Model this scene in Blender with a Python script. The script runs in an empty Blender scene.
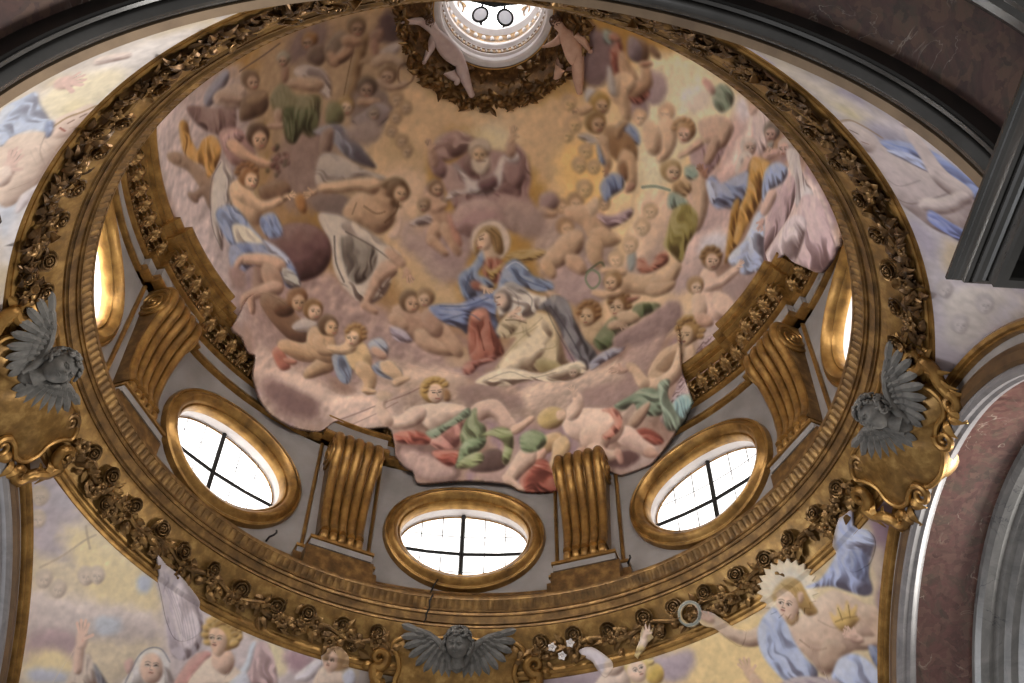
import bpy, bmesh, math, random
import numpy as np
from mathutils import Vector, Matrix
from math import sin, cos, pi, radians, sqrt, atan2

scene = bpy.context.scene
COL = scene.collection
random.seed(7)

# ------------------------------------------------------------------ camera, world, lights, exposure
S, EYE = 4.0, 1.6                      # one unit = inner radius of the ring cornice = 4 m; eye height 1.6 m
def U(x, y, z):                        # building units (ring centre at x = y = 0, heights from the eye) -> metres
    return Vector((S * x, S * y, EYE + S * z))
def pol(phi, R, H):                    # azimuth in degrees from the far side (+y), clockwise towards +x
    a = radians(phi)
    return U(R * sin(a), R * cos(a), H)

cam_data = bpy.data.cameras.new('camera')
cam = bpy.data.objects.new('camera', cam_data)
COL.objects.link(cam)
scene.camera = cam
cam_data.sensor_width = 36.0
cam_data.lens = 36.0 * 1092.215 / 1024.0
cam_data.clip_start, cam_data.clip_end = 0.1, 200.0
_p, _r, _y = 0.897834, 0.0137197, 0.0540435
_f = Vector((sin(_y) * cos(_p), cos(_y) * cos(_p), sin(_p)))
_rt = Vector((cos(_y), -sin(_y), 0.0))
_up = _rt.cross(_f)
_x = cos(_r) * _rt + sin(_r) * _up
_u = -sin(_r) * _rt + cos(_r) * _up
cm = Matrix((_x, _u, -_f)).transposed().to_4x4()
cm.translation = Vector((0.0, -1.883573 * S, EYE))
cam.matrix_world = cm

scene.view_settings.view_transform = 'Standard'
scene.view_settings.look = 'None'
scene.view_settings.exposure = 0.0
scene.view_settings.gamma = 1.0
scene.view_settings.use_curve_mapping = False

world = bpy.data.worlds.new('church_daylight')
scene.world = world
world.use_nodes = True
wn = world.node_tree.nodes
wn['Background'].inputs[0].default_value = (1.0, 0.97, 0.93, 1.0)
wn['Background'].inputs[1].default_value = 0.49

def area_light(name, loc, target, sx, sy, power, color):
    d = bpy.data.lights.new(name, 'AREA')
    d.shape = 'RECTANGLE'; d.size = sx; d.size_y = sy
    d.energy = power; d.color = color
    o = bpy.data.objects.new(name, d); COL.objects.link(o)
    o.location = loc
    o.rotation_euler = (Vector(target) - Vector(loc)).to_track_quat('-Z', 'Y').to_euler()
    return o
# daylight from the big windows of the right arm, of the left arm and of the nave behind the camera
area_light('right_arm_window_light', (13.5, 4.0, 5.0), (-4.5, -1.0, 10.0), 4.0, 5.0, 3000, (1.0, 0.96, 0.90))
area_light('left_arm_window_light', (-13.5, 1.0, 5.0), (4.5, 0.0, 10.0), 4.0, 5.0, 800, (0.92, 0.95, 1.0))
area_light('nave_window_light', (-3.0, -22.0, 5.0), (0, 3.0, 11.0), 5.0, 5.0, 250, (0.97, 0.97, 1.0))

# ------------------------------------------------------------------ mesh helpers
class MB:
    """Collects faces and links them as ONE mesh object."""
    def __init__(self):
        self.v, self.f = [], []
    def add(self, verts, faces):
        b = len(self.v)
        self.v.extend(tuple(p) for p in verts)
        self.f.extend(tuple(i + b for i in q) for q in faces)
    def grid(self, rows, cu=False, cv=False):          # rows of points; cu closes along a row, cv closes the rows
        m, n = len(rows), len(rows[0])
        F = []
        for i in range(m if cv else m - 1):
            for j in range(n if cu else n - 1):
                i2, j2 = (i + 1) % m, (j + 1) % n
                F.append((i * n + j, i * n + j2, i2 * n + j2, i2 * n + j))
        self.add([p for r in rows for p in r], F)
    def ring(self, profile, p0=0.0, p1=360.0, n=180, fn=None):  # closed profile of (R, H) swept in azimuth
        full = abs(p1 - p0 - 360.0) < 1e-6
        rows = []
        for i in range(n if full else n + 1):
            ph = p0 + (p1 - p0) * i / n
            pr = fn(ph) if fn else profile
            rows.append([pol(ph, R, H) for R, H in pr])
        self.grid(rows, cu=True, cv=full)
        if not full:
            k = len(rows[0])
            self.add(rows[0], [tuple(range(k))])
            self.add(rows[-1], [tuple(reversed(range(k)))])
    def sweep(self, secs, caps=True):                  # list of closed sections (same count) -> skin
        self.grid(secs, cu=True)
        if caps:
            k = len(secs[0])
            self.add(secs[0], [tuple(reversed(range(k)))])
            self.add(secs[-1], [tuple(range(k))])
    def tube(self, pts, rad, n=8, closed=False, flat=1.0):
        pts = [Vector(p) for p in pts]
        m = len(pts)
        rads = rad if isinstance(rad, (list, tuple)) else [rad] * m
        secs = []
        ref = None
        for i in range(m):
            a = pts[(i - 1) % m] if (closed or i > 0) else pts[i]
            b = pts[(i + 1) % m] if (closed or i < m - 1) else pts[i]
            t = (b - a)
            t = t.normalized() if t.length > 1e-9 else Vector((0, 0, 1))
            if ref is None:
                ref = Vector((0, 0, 1)) if abs(t.z) < 0.9 else Vector((1, 0, 0))
            x = (ref - t * ref.dot(t))
            if x.length < 1e-6:
                x = t.orthogonal()
            x.normalize(); y = t.cross(x); ref = x
            secs.append([pts[i] + (x * cos(2 * pi * k / n) + y * sin(2 * pi * k / n) * flat) * rads[i] for k in range(n)])
        if closed:
            self.grid(secs, cu=True, cv=True)
        else:
            self.sweep(secs)
    def ball(self, c, r, rot=None, nu=12, nv=8):
        c = Vector(c)
        r = Vector(r) if isinstance(r, (tuple, list, Vector)) else Vector((r, r, r))
        rows = []
        for i in range(nv + 1):
            th = pi * (i + 0.02 if i == 0 else (i - 0.02 if i == nv else i)) / nv
            row = []
            for j in range(nu):
                p = Vector((r.x * sin(th) * cos(2 * pi * j / nu), r.y * sin(th) * sin(2 * pi * j / nu), r.z * cos(th)))
                row.append(c + (rot @ p if rot else p))
            rows.append(row)
        self.grid(rows, cu=True)
        self.add(rows[0], [tuple(range(nu))]); self.add(rows[-1], [tuple(reversed(range(nu)))])
    def box(self, c, s, rot=None):
        c = Vector(c)
        V = [Vector((x * s[0] / 2, y * s[1] / 2, z * s[2] / 2)) for x in (-1, 1) for y in (-1, 1) for z in (-1, 1)]
        V = [c + (rot @ p if rot else p) for p in V]
        self.add(V, [(0, 1, 3, 2), (4, 6, 7, 5), (0, 4, 5, 1), (2, 3, 7, 6), (0, 2, 6, 4), (1, 5, 7, 3)])
    def prism(self, outline, d0, d1, fn):              # 2-D outline (a, b) extruded d0..d1; fn(a, b, d) -> point
        n = len(outline)
        self.add([fn(a, b, d0) for a, b in outline] + [fn(a, b, d1) for a, b in outline],
                 [tuple(reversed(range(n))), tuple(range(n, 2 * n))] + [(i, (i + 1) % n, n + (i + 1) % n, n + i) for i in range(n)])
    def build(self, name, mat, parent=None, smooth=True, angle=40):
        me = bpy.data.meshes.new(name)
        me.from_pydata(self.v, [], self.f)
        bm = bmesh.new(); bm.from_mesh(me)
        bmesh.ops.remove_doubles(bm, verts=bm.verts, dist=1e-5)
        bmesh.ops.recalc_face_normals(bm, faces=bm.faces)
        if smooth:
            lim = radians(angle)
            for f in bm.faces: f.smooth = True
            for e in bm.edges:
                if len(e.link_faces) == 2 and e.calc_face_angle(0.0) > lim: e.smooth = False
        bm.to_mesh(me); bm.free()
        o = bpy.data.objects.new(name, me)
        if mat: me.materials.append(mat)
        COL.objects.link(o)
        if parent: o.parent = parent
        return o

def tag(o, label=None, cat=None, group=None, kind=None):
    if label: o['label'] = label
    if cat: o['category'] = cat
    if group: o['group'] = group
    if kind: o['kind'] = kind
    return o
def struct(o, label=None, cat=None):
    return tag(o, label, cat, kind='structure')
def thing(name, M, label, cat, group=None):
    o = bpy.data.objects.new(name, None); COL.objects.link(o)
    o.empty_display_size = 0.2
    o.matrix_world = M
    return tag(o, label, cat, group)
def frame(phi, R, H, tilt=0.0):
    """x along the ring, y up the surface, z towards the room; tilt leans the plane so that it looks down (degrees)."""
    a = radians(phi)
    ro = Vector((sin(a), cos(a), 0)); ex = Vector((cos(a), -sin(a), 0)); up = Vector((0, 0, 1))
    t = radians(tilt)
    ey = -sin(t) * ro + cos(t) * up
    ez = -(cos(t) * ro + sin(t) * up)
    if ex.cross(ey).dot(ez) < 0: ex = -ex
    M = Matrix((ex, ey, ez)).transposed().to_4x4()
    M.translation = pol(phi, R, H)
    return M
def dup(root, M, label=None, group=None):
    r = root.copy(); COL.objects.link(r); r.matrix_world = M
    if label: r['label'] = label
    if group: r['group'] = group
    for ch in [o for o in COL.objects if o.parent == root]:
        c = ch.copy(); COL.objects.link(c); c.parent = r
        for g in [o for o in COL.objects if o.parent == ch]:
            d = g.copy(); COL.objects.link(d); d.parent = c
    return r
def smooth_closed(pts, k=4):                            # Catmull-Rom through a closed outline
    n = len(pts); out = []
    for i in range(n):
        p0, p1, p2, p3 = (np.array(pts[(i + q) % n], float) for q in (-1, 0, 1, 2))
        for s in range(k):
            t = s / k
            out.append(tuple(0.5 * (2 * p1 + (p2 - p0) * t + (2 * p0 - 5 * p1 + 4 * p2 - p3) * t * t + (3 * p1 - p0 - 3 * p2 + p3) * t ** 3)))
    return out
def smooth_open(pts, k=6):
    n = len(pts); out = []
    for i in range(n - 1):
        p0, p1, p2, p3 = (np.array(pts[min(max(i + q, 0), n - 1)], float) for q in (-1, 0, 1, 2))
        for s in range(k):
            t = s / k
            out.append(tuple(0.5 * (2 * p1 + (p2 - p0) * t + (2 * p0 - 5 * p1 + 4 * p2 - p3) * t * t + (3 * p1 - p0 - 3 * p2 + p3) * t ** 3)))
    out.append(tuple(pts[-1]))
    return out

# ------------------------------------------------------------------ materials
def mat_base(name):
    m = bpy.data.materials.new(name); m.use_nodes = True
    nt = m.node_tree
    return m, nt, nt.nodes['Principled BSDF']
def lin(c):
    return tuple((x / 12.92 if x <= 0.04045 else ((x + 0.055) / 1.055) ** 2.4) for x in c)
def noise_mix(nt, scale, stops, detail=6.0, rough=0.6, kind='noise', coord='Object', distort=0.0):
    tc = nt.nodes.new('ShaderNodeTexCoord')
    tx = nt.nodes.new('ShaderNodeTexNoise')
    tx.inputs['Scale'].default_value = scale; tx.inputs['Detail'].default_value = detail
    tx.inputs['Roughness'].default_value = rough; tx.inputs['Distortion'].default_value = distort
    nt.links.new(tc.outputs[coord], tx.inputs['Vector'])
    cr = nt.nodes.new('ShaderNodeValToRGB')
    el = cr.color_ramp.elements
    while len(el) < len(stops): el.new(0.5)
    for e, (p, c) in zip(el, stops):
        e.position = p; e.color = (*lin(c), 1.0)
    nt.links.new(tx.outputs['Fac'], cr.inputs['Fac'])
    return tx, cr
def bump(nt, b, src, strength=0.3, dist=0.02):
    bp = nt.nodes.new('ShaderNodeBump')
    bp.inputs['Strength'].default_value = strength; bp.inputs['Distance'].default_value = dist
    nt.links.new(src, bp.inputs['Height']); nt.links.new(bp.outputs['Normal'], b.inputs['Normal'])
def plain(name, stops, scale=3.0, rough=0.8, metal=0.0, bmp=0.15, detail=6.0, spec=0.5):
    m, nt, b = mat_base(name)
    tx, cr = noise_mix(nt, scale, stops, detail)
    nt.links.new(cr.outputs['Color'], b.inputs['Base Color'])
    b.inputs['Roughness'].default_value = rough; b.inputs['Metallic'].default_value = metal
    b.inputs['Specular IOR Level'].default_value = spec
    if bmp: bump(nt, b, tx.outputs['Fac'], bmp)
    return m
MG = plain('gold_leaf', [(0.25, (0.36, 0.26, 0.14)), (0.5, (0.58, 0.435, 0.23)), (0.75, (0.74, 0.58, 0.33))], 5.0, 0.36, 0.65, 0.12)
MGD = plain('aged_gilding', [(0.25, (0.27, 0.20, 0.115)), (0.5, (0.46, 0.345, 0.20)), (0.75, (0.66, 0.52, 0.31))], 6.0, 0.38, 0.6, 0.2)
MGB = plain('dull_gold_ground', [(0.2, (0.34, 0.25, 0.13)), (0.5, (0.53, 0.40, 0.21)), (0.8, (0.74, 0.60, 0.36))], 7.0, 0.40, 0.55, 0.25)
MDK = plain('dark_bronze_gilding', [(0.3, (0.20, 0.145, 0.085)), (0.55, (0.36, 0.26, 0.15)), (0.8, (0.60, 0.45, 0.26))], 9.0, 0.34, 0.65, 0.25)
MRO = plain('gilded_rose_petals', [(0.3, (0.25, 0.18, 0.105)), (0.55, (0.44, 0.33, 0.19)), (0.8, (0.70, 0.56, 0.34))], 9.0, 0.32, 0.65, 0.2)
MBRN = plain('brown_gilt_band', [(0.3, (0.30, 0.22, 0.14)), (0.7, (0.44, 0.33, 0.21))], 5.0, 0.5, 0.3, 0.1)
MBLK = plain('shaded_gap_stone', [(0.3, (0.055, 0.052, 0.05)), (0.7, (0.10, 0.095, 0.09))], 4.0, 0.35, 0.0, 0.03)  # near-black colour stands for the shade in the gap beside the near moulding
MGREY = plain('grey_wall_paint', [(0.3, (0.48, 0.455, 0.44)), (0.55, (0.545, 0.52, 0.505)), (0.8, (0.60, 0.575, 0.56))], 1.6, 0.85, 0.0, 0.05)
MSTONE = plain('grey_carved_stone', [(0.3, (0.31, 0.305, 0.295)), (0.6, (0.43, 0.42, 0.405)), (0.85, (0.56, 0.55, 0.525))], 8.0, 0.8, 0.0, 0.2)
MWHITE = plain('white_plaster', [(0.3, (0.80, 0.77, 0.76)), (0.7, (0.90, 0.88, 0.87))], 3.0, 0.8, 0.0, 0.05)
MIRON = plain('black_iron', [(0.3, (0.05, 0.05, 0.05)), (0.7, (0.11, 0.10, 0.10))], 8.0, 0.6, 0.3, 0.1)
MBROWN = plain('brown_stone_strip', [(0.3, (0.47, 0.39, 0.31)), (0.7, (0.57, 0.48, 0.38))], 4.0, 0.75, 0.0, 0.05)
MFLESH = plain('painted_flesh', [(0.3, (0.70, 0.56, 0.48)), (0.7, (0.80, 0.67, 0.59))], 4.0, 0.75, 0.0, 0.05)

def marble(name, base, vein, vs=1.4, rough=0.3, blotch=None):
    m, nt, b = mat_base(name)
    tx, cr = noise_mix(nt, 2.3, base, 10.0, 0.68, distort=1.6)
    tc = nt.nodes.new('ShaderNodeTexCoord')
    n2 = nt.nodes.new('ShaderNodeTexNoise'); n2.inputs['Scale'].default_value = vs; n2.inputs['Detail'].default_value = 7.0
    n2.inputs['Distortion'].default_value = 1.6
    nt.links.new(tc.outputs['Object'], n2.inputs['Vector'])
    r2 = nt.nodes.new('ShaderNodeValToRGB')
    e = r2.color_ramp.elements
    e[0].position, e[0].color = 0.488, (0, 0, 0, 1)
    e[1].position, e[1].color = 0.5, (1, 1, 1, 1)
    k = e.new(0.512); k.color = (0, 0, 0, 1)
    nt.links.new(n2.outputs['Fac'], r2.inputs['Fac'])
    n3 = nt.nodes.new('ShaderNodeTexNoise'); n3.inputs['Scale'].default_value = 2.6
    nt.links.new(tc.outputs['Object'], n3.inputs['Vector'])
    r3 = nt.nodes.new('ShaderNodeValToRGB'); r3.color_ramp.elements[0].position = 0.5; r3.color_ramp.elements[1].position = 0.62
    nt.links.new(n3.outputs['Fac'], r3.inputs['Fac'])
    mu = nt.nodes.new('ShaderNodeMath'); mu.operation = 'MULTIPLY'
    nt.links.new(r2.outputs['Color'], mu.inputs[0]); nt.links.new(r3.outputs['Color'], mu.inputs[1])
    mx = nt.nodes.new('ShaderNodeMixRGB'); mx.inputs['Color2'].default_value = (*lin(vein), 1)
    nt.links.new(mu.outputs[0], mx.inputs['Fac']); nt.links.new(cr.outputs['Color'], mx.inputs['Color1'])
    nt.links.new(mx.outputs['Color'], b.inputs['Base Color'])
    b.inputs['Roughness'].default_value = rough
    return m
def breccia(name, stops, vein, rough=0.3):              # broken-stone marble: warped cells in several tints, pale veins
    m = marble(name, stops, vein, 2.2, rough)
    nt = m.node_tree; b = nt.nodes['Principled BSDF']
    tc = nt.nodes.new('ShaderNodeTexCoord')
    nz = nt.nodes.new('ShaderNodeTexNoise'); nz.inputs['Scale'].default_value = 5.0; nz.inputs['Detail'].default_value = 9.0
    nt.links.new(tc.outputs['Object'], nz.inputs['Vector'])
    mxv = nt.nodes.new('ShaderNodeMixRGB'); mxv.inputs['Fac'].default_value = 0.30
    nt.links.new(tc.outputs['Object'], mxv.inputs['Color1']); nt.links.new(nz.outputs['Color'], mxv.inputs['Color2'])
    vo = nt.nodes.new('ShaderNodeTexVoronoi'); vo.inputs['Scale'].default_value = 17.0
    nt.links.new(mxv.outputs['Color'], vo.inputs['Vector'])
    sp = nt.nodes.new('ShaderNodeSeparateColor'); nt.links.new(vo.outputs['Color'], sp.inputs['Color'])
    cr = nt.nodes.new('ShaderNodeValToRGB'); el = cr.color_ramp.elements
    while len(el) < len(stops): el.new(0.5)
    for k, (e, (q, c)) in enumerate(zip(el, stops)): e.position = k / len(stops); e.color = (*lin(c), 1)
    nt.links.new(sp.outputs['Red'], cr.inputs['Fac'])
    src = b.inputs['Base Color'].links[0].from_socket
    mx = nt.nodes.new('ShaderNodeMixRGB'); mx.inputs['Fac'].default_value = 0.36
    nt.links.new(src, mx.inputs['Color1']); nt.links.new(cr.outputs['Color'], mx.inputs['Color2'])
    nt.links.new(mx.outputs['Color'], b.inputs['Base Color'])
    return m
MRED = breccia('red_mottled_marble', [(0.25, (0.20, 0.14, 0.13)), (0.40, (0.34, 0.22, 0.20)), (0.50, (0.42, 0.28, 0.26)), (0.60, (0.33, 0.27, 0.23)), (0.75, (0.48, 0.37, 0.32))], (0.74, 0.68, 0.62))
MRD = breccia('shaded_red_mottled_marble', [(0.25, (0.14, 0.10, 0.095)), (0.40, (0.24, 0.165, 0.155)), (0.50, (0.31, 0.21, 0.19)), (0.60, (0.23, 0.195, 0.17)), (0.75, (0.40, 0.31, 0.24))], (0.60, 0.56, 0.52), 0.7)  # the red marble, its colour darkened for the shade under the near arch
MGM = marble('grey_veined_marble', [(0.25, (0.36, 0.36, 0.36)), (0.5, (0.46, 0.455, 0.45)), (0.8, (0.56, 0.55, 0.54))], (0.26, 0.26, 0.28), 2.0, 0.3)
MWM = marble('white_veined_marble', [(0.25, (0.40, 0.39, 0.40)), (0.5, (0.50, 0.485, 0.49)), (0.8, (0.58, 0.565, 0.565))], (0.44, 0.43, 0.45), 2.0, 0.35)
MDG = plain('shaded_grey_stone', [(0.3, (0.19, 0.185, 0.18)), (0.7, (0.27, 0.265, 0.26))], 2.5, 0.25, 0.0, 0.05)  # grey stone with the shade of the near arch put into its colour

def glow(name, color, strength):
    m, nt, b = mat_base(name)
    b.inputs['Base Color'].default_value = (0.9, 0.9, 0.9, 1)
    b.inputs['Emission Color'].default_value = (*color, 1); b.inputs['Emission Strength'].default_value = strength
    return m
SKY_E = (1.8, 1.6, 4.0, 18.0, 22.0, 24.0, 12.0, 2.6)        # window glow: brighter on the left; unseen near panes boosted to light the dome
MSKY = [glow('daylit_window_glass', (1.0, 0.985, 0.965), e) for e in SKY_E]
MSKYL = glow('daylit_lantern_glass', (0.93, 0.96, 1.0), 5.0)

def painted(name):                                      # fresco: the colour is painted into the plaster surface
    m, nt, b = mat_base(name)
    at = nt.nodes.new('ShaderNodeVertexColor'); at.layer_name = 'fresco'
    tc = nt.nodes.new('ShaderNodeTexCoord')
    nz = nt.nodes.new('ShaderNodeTexNoise'); nz.inputs['Scale'].default_value = 9.0; nz.inputs['Detail'].default_value = 8.0
    nt.links.new(tc.outputs['Object'], nz.inputs['Vector'])
    mr = nt.nodes.new('ShaderNodeMapRange'); mr.inputs['To Min'].default_value = 0.88; mr.inputs['To Max'].default_value = 1.12
    nt.links.new(nz.outputs['Fac'], mr.inputs['Value'])
    mx = nt.nodes.new('ShaderNodeVectorMath'); mx.operation = 'SCALE'
    nt.links.new(at.outputs['Color'], mx.inputs[0]); nt.links.new(mr.outputs['Result'], mx.inputs['Scale'])
    nt.links.new(mx.outputs['Vector'], b.inputs['Base Color'])
    b.inputs['Roughness'].default_value = 0.85
    b.inputs['Specular IOR Level'].default_value = 0.25
    return m
MFRESCO = painted('fresco_on_plaster')

# ------------------------------------------------------------------ drum wall with eight oval windows
WIN_H, WIN_A, WIN_B = 2.662, 11.5, 0.171          # centre height, half width (degrees), half height of the openings
DRUM_R = 1.17
def oval(phi_c, R, ea, eb, n=64, c=WIN_H):
    return [pol(phi_c + (WIN_A + ea) * cos(2 * pi * k / n), R, c + (WIN_B + eb) * sin(2 * pi * k / n)) for k in range(n)]
wall = MB()
for w in range(8):
    pc = 45 * w
    LO, HI, HA = 2.24, 3.24, 22.5
    corners = [atan2(sy, sx) for sx, sy in ((HA, HI - WIN_H), (-HA, HI - WIN_H), (-HA, LO - WIN_H), (HA, LO - WIN_H))]
    ts = sorted(set([2 * pi * k / 72 for k in range(72)]))
    rows = []
    for r in range(9):
        q = r / 8.0
        row = []
        for t in ts:
            c_, s_ = cos(t), sin(t)
            ia, ib = WIN_A * c_, WIN_B * s_
            dx, dy = WIN_A * c_, WIN_B * s_
            up = (HI - WIN_H) if dy > 0 else (WIN_H - LO)
            k = min(HA / abs(dx) if abs(dx) > 1e-9 else 1e9, up / abs(dy) if abs(dy) > 1e-9 else 1e9)
            row.append((pc + ia + (dx * k - ia) * q, DRUM_R, WIN_H + ib + (dy * k - ib) * q))
        rows.append([pol(*p) for p in row])
    # snap the outermost row to the true rectangle corners
    for (sx, hh) in ((HA, HI), (-HA, HI), (-HA, LO), (HA, LO)):
        tgt = pol(pc + sx, DRUM_R, hh)
        j = min(range(len(ts)), key=lambda i: (rows[-1][i] - tgt).length)
        rows[-1][j] = tgt
    wall.grid(rows, cu=True)
    back = [pol(pc + (WIN_A - 0.6) * cos(t), DRUM_R + 0.10, WIN_H + (WIN_B - 0.008) * sin(t)) for t in ts]
wd = struct(wall.build('wall_drum', MGREY))

def window(n, pc, full=True):
    fr = MB()
    # moulded oval frame: section offsets (outward in the wall plane, projection towards the room)
    sec = [(-0.004, -0.02), (-0.004, 0.006), (0.004, 0.016), (0.011, 0.014), (0.014, 0.020), (0.022, 0.034), (0.036, 0.041), (0.048, 0.036),
           (0.055, 0.024), (0.058, 0.022), (0.063, 0.026), (0.070, 0.022), (0.073, 0.010), (0.073, -0.01)]
    N = 72
    rows = []
    for k in range(N):
        t = 2 * pi * k / N
        rows.append([pol(pc + (WIN_A + o * 43) * cos(t), DRUM_R - d, WIN_H + (WIN_B + o) * sin(t)) for o, d in sec])
    fr.grid(rows, cu=True, cv=True)
    F = struct(fr.build('window_%d' % n, MG))
    rv = MB()                                          # white splayed reveal
    rv.grid([[pol(pc + (WIN_A + ea) * cos(2 * pi * k / N), DRUM_R + d, WIN_H + (WIN_B + ea / 43) * sin(2 * pi * k / N)) for k in range(N)]
             for ea, d in ((-0.1, -0.004), (-0.15, 0.02), (-0.1, 0.062), (-0.25, 0.066), (-0.25, 0.10), (0.4, 0.10), (0.4, -0.004))], cu=True, cv=True)
    rv.build('window_reveal', MWHITE, F)
    gr = MB()                                          # thin gilt rim against the glass
    gr.tube([pol(pc + (WIN_A - 0.35) * cos(2 * pi * k / N), DRUM_R + 0.062, WIN_H + (WIN_B - 0.008) * sin(2 * pi * k / N)) for k in range(N)], 0.012, 6, closed=True)
    gr.build('glass_rim', MG, F)
    pn = MB()
    rim = lambda d: [pol(pc + (WIN_A - 0.2) * cos(2 * pi * k / N), DRUM_R + d, WIN_H + (WIN_B - 0.004) * sin(2 * pi * k / N)) for k in range(N)]
    cpt = lambda d: pol(pc, DRUM_R + d, WIN_H)
    rows = [[c.lerp(cpt(0.066), 1 - q) for c in rim(0.066)] for q in (0.01, 0.5, 1.0)] + [[c.lerp(cpt(0.07), 1 - q) for c in rim(0.07)] for q in (1.0, 0.5, 0.01)]
    pn.grid(rows, cu=True)
    pn.build('window_pane', MSKY[n - 1], F)
    if full:
        b = MB()
        for dx in (0.0,):
            b.tube([pol(pc + dx - 0.3, DRUM_R + 0.058, WIN_H - WIN_B + 0.004), pol(pc + dx - 0.3, DRUM_R + 0.058, WIN_H + WIN_B - 0.004)], 0.034, 6)
        b.build('glazing_bar', MIRON, F)
        b = MB()
        b.tube([pol(pc + a, DRUM_R + 0.058, WIN_H - 0.020) for a in (-WIN_A + 0.3, -6, 0, 6, WIN_A - 0.3)], 0.026, 6)
        b.build('glazing_bar', MIRON, F)
        b = MB()
        for a in (-7.4, -3.8, 3.6, 7.2):
            hh = WIN_B * sqrt(1 - (a / WIN_A) ** 2)
            b.tube([pol(pc + a, DRUM_R + 0.062, WIN_H - hh), pol(pc + a, DRUM_R + 0.062, WIN_H + hh)], 0.007, 4)
        for h in (-0.1, 0.065):
            aa = WIN_A * sqrt(1 - (h / WIN_B) ** 2)
            b.tube([pol(pc + aa * q, DRUM_R + 0.062, WIN_H + h) for q in (-1, -.5, 0, .5, 1)], 0.007, 4)
        b.build('lead_cames', MIRON, F)
    return F
for i in range(8):
    window(i + 1, 45 * i, i in (0, 1, 2, 6, 7))

# ------------------------------------------------------------------ drum base, entablature, projecting blocks over the consoles
tr_n = [0]
def trim(mb, mat, angle=35):
    tr_n[0] += 1
    return struct(mb.build('trim_%d' % tr_n[0], mat, angle=angle))
mb = MB(); mb.ring([(1.20, 2.26), (1.135, 2.26), (1.135, 2.355), (1.128, 2.36), (1.128, 2.372), (1.136, 2.385), (1.150, 2.398), (1.156, 2.402), (1.156, 2.412), (1.20, 2.412)], n=240)
trim(mb, MGD)
def entab(d):
    arch = [(1.19 , 2.970), (1.160 - d, 2.970), (1.150 - d, 2.976), (1.150 - d, 2.984), (1.157 - d, 2.994), (1.162 - d, 2.998), (1.162 - d, 3.004), (1.19, 3.004)]
    band = [(1.19, 3.002), (1.1635 - d, 3.002), (1.1635 - d, 3.056), (1.19, 3.056)]
    moul = [(1.19, 3.052), (1.158 - d, 3.052), (1.147 - d, 3.058), (1.147 - d, 3.066), (1.153 - d, 3.074), (1.162 - d, 3.078), (1.19, 3.078)]
    frz = [(1.19, 3.074), (1.160 - d, 3.074), (1.1585 - d, 3.10), (1.152 - d, 3.145), (1.145 - d, 3.162), (1.19, 3.162)]
    corn = [(1.19, 3.156), (1.146 - d, 3.156), (1.136 - d, 3.162), (1.136 - d, 3.168), (1.126 - d, 3.172), (1.116 - d, 3.178), (1.116 - d, 3.183), (1.103 - d, 3.187),
            (1.103 - d, 3.197), (1.095 - d, 3.200), (1.085 - d, 3.209), (1.085 - d, 3.217), (1.12, 3.222), (1.19, 3.222)]
    return arch, band, moul, frz, corn
for k, m in enumerate((MG, MGREY, MG, MGB, MG)):
    mb = MB(); mb.ring(entab(0.0)[k], n=240); trim(mb, m)
for pc in (-67.5, -22.5, 67.5):
    for d, wdt in ((0.050, 6.2), (0.022, 8.6)):
        E_ = entab(d)
        for k, m in enumerate((MG, MGREY, MG, MGB, MG)):
            if pc == -22.5 and k > 2: continue         # up there the painted clouds take the place of frieze and cornice
            ext = 0.0 if k == 1 or k == 3 else (0.5 if k in (0, 2) else 2.6)
            mb = MB(); mb.ring(E_[k], pc - wdt - ext, pc + wdt + ext, 12); trim(mb, m)

# ------------------------------------------------------------------ ring cornice, garland frieze, outer moulding
NR = 1152
def cornice(ph):
    t = abs(sin(radians(ph * 144.0)))                  # leaf-and-dart band on the inner cove: 288 leaves
    a = 0.0045 * (t ** 0.6)
    return [(1.12, 2.184), (1.046, 2.184), (1.0445, 2.190), (1.046, 2.193), (1.040, 2.195), (1.0385, 2.193), (1.031, 2.211), (1.029, 2.215), (1.0245, 2.214),
            (1.0245, 2.220), (1.0225, 2.225), (1.0185, 2.225), (1.0185, 2.232), (1.0165 - a, 2.240), (1.0105 - a, 2.251), (1.0045 - a * 0.6, 2.259), (1.001, 2.2595), (1.000, 2.263), (1.000, 2.272), (1.012, 2.279), (1.16, 2.284), (1.16, 2.20)]
mb = MB(); mb.ring(None, n=NR, fn=cornice); trim(mb, MGD, angle=28)
mb = MB(); mb.ring([(1.050, 2.186), (1.0535, 2.176), (1.074, 2.149), (1.096, 2.116), (1.1225, 2.074), (1.19, 2.074), (1.16, 2.186)], n=240); trim(mb, MGB)
mb = MB(); mb.ring([(1.1195, 2.082), (1.1180, 2.078), (1.1205, 2.074), (1.1220, 2.0725), (1.1225, 2.069), (1.1225, 2.064), (1.1262, 2.0585), (1.1305, 2.0565), (1.1330, 2.0575), (1.1345, 2.0525), (1.139, 2.047), (1.145, 2.046), (1.20, 2.06), (1.20, 2.082)], n=288)
trim(mb, MG)
# crack running down from the far window through the cornice
ck = MB()
cpts = [(-4.2, 1.122, 2.435), (-4.9, 1.126, 2.405), (-5.3, 1.118, 2.372), (-5.2, 0.993, 2.268), (-5.75, 1.001, 2.246), (-5.6, 1.012, 2.226), (-6.1, 1.022, 2.208), (-6.0, 1.030, 2.198), (-6.35, 1.038, 2.185)]
cr_pts = [pol(*c) for c in cpts]
ck.tube(cr_pts[:3], [0.010, 0.012, 0.010], 4); ck.tube(cr_pts[3:], [0.012, 0.016, 0.011, 0.018, 0.012, 0.008], 4)
tag(ck.build('crack', MIRON), 'dark zigzag crack running down through the gilt cornice beneath the far oval window', 'crack', kind='structure')

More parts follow.
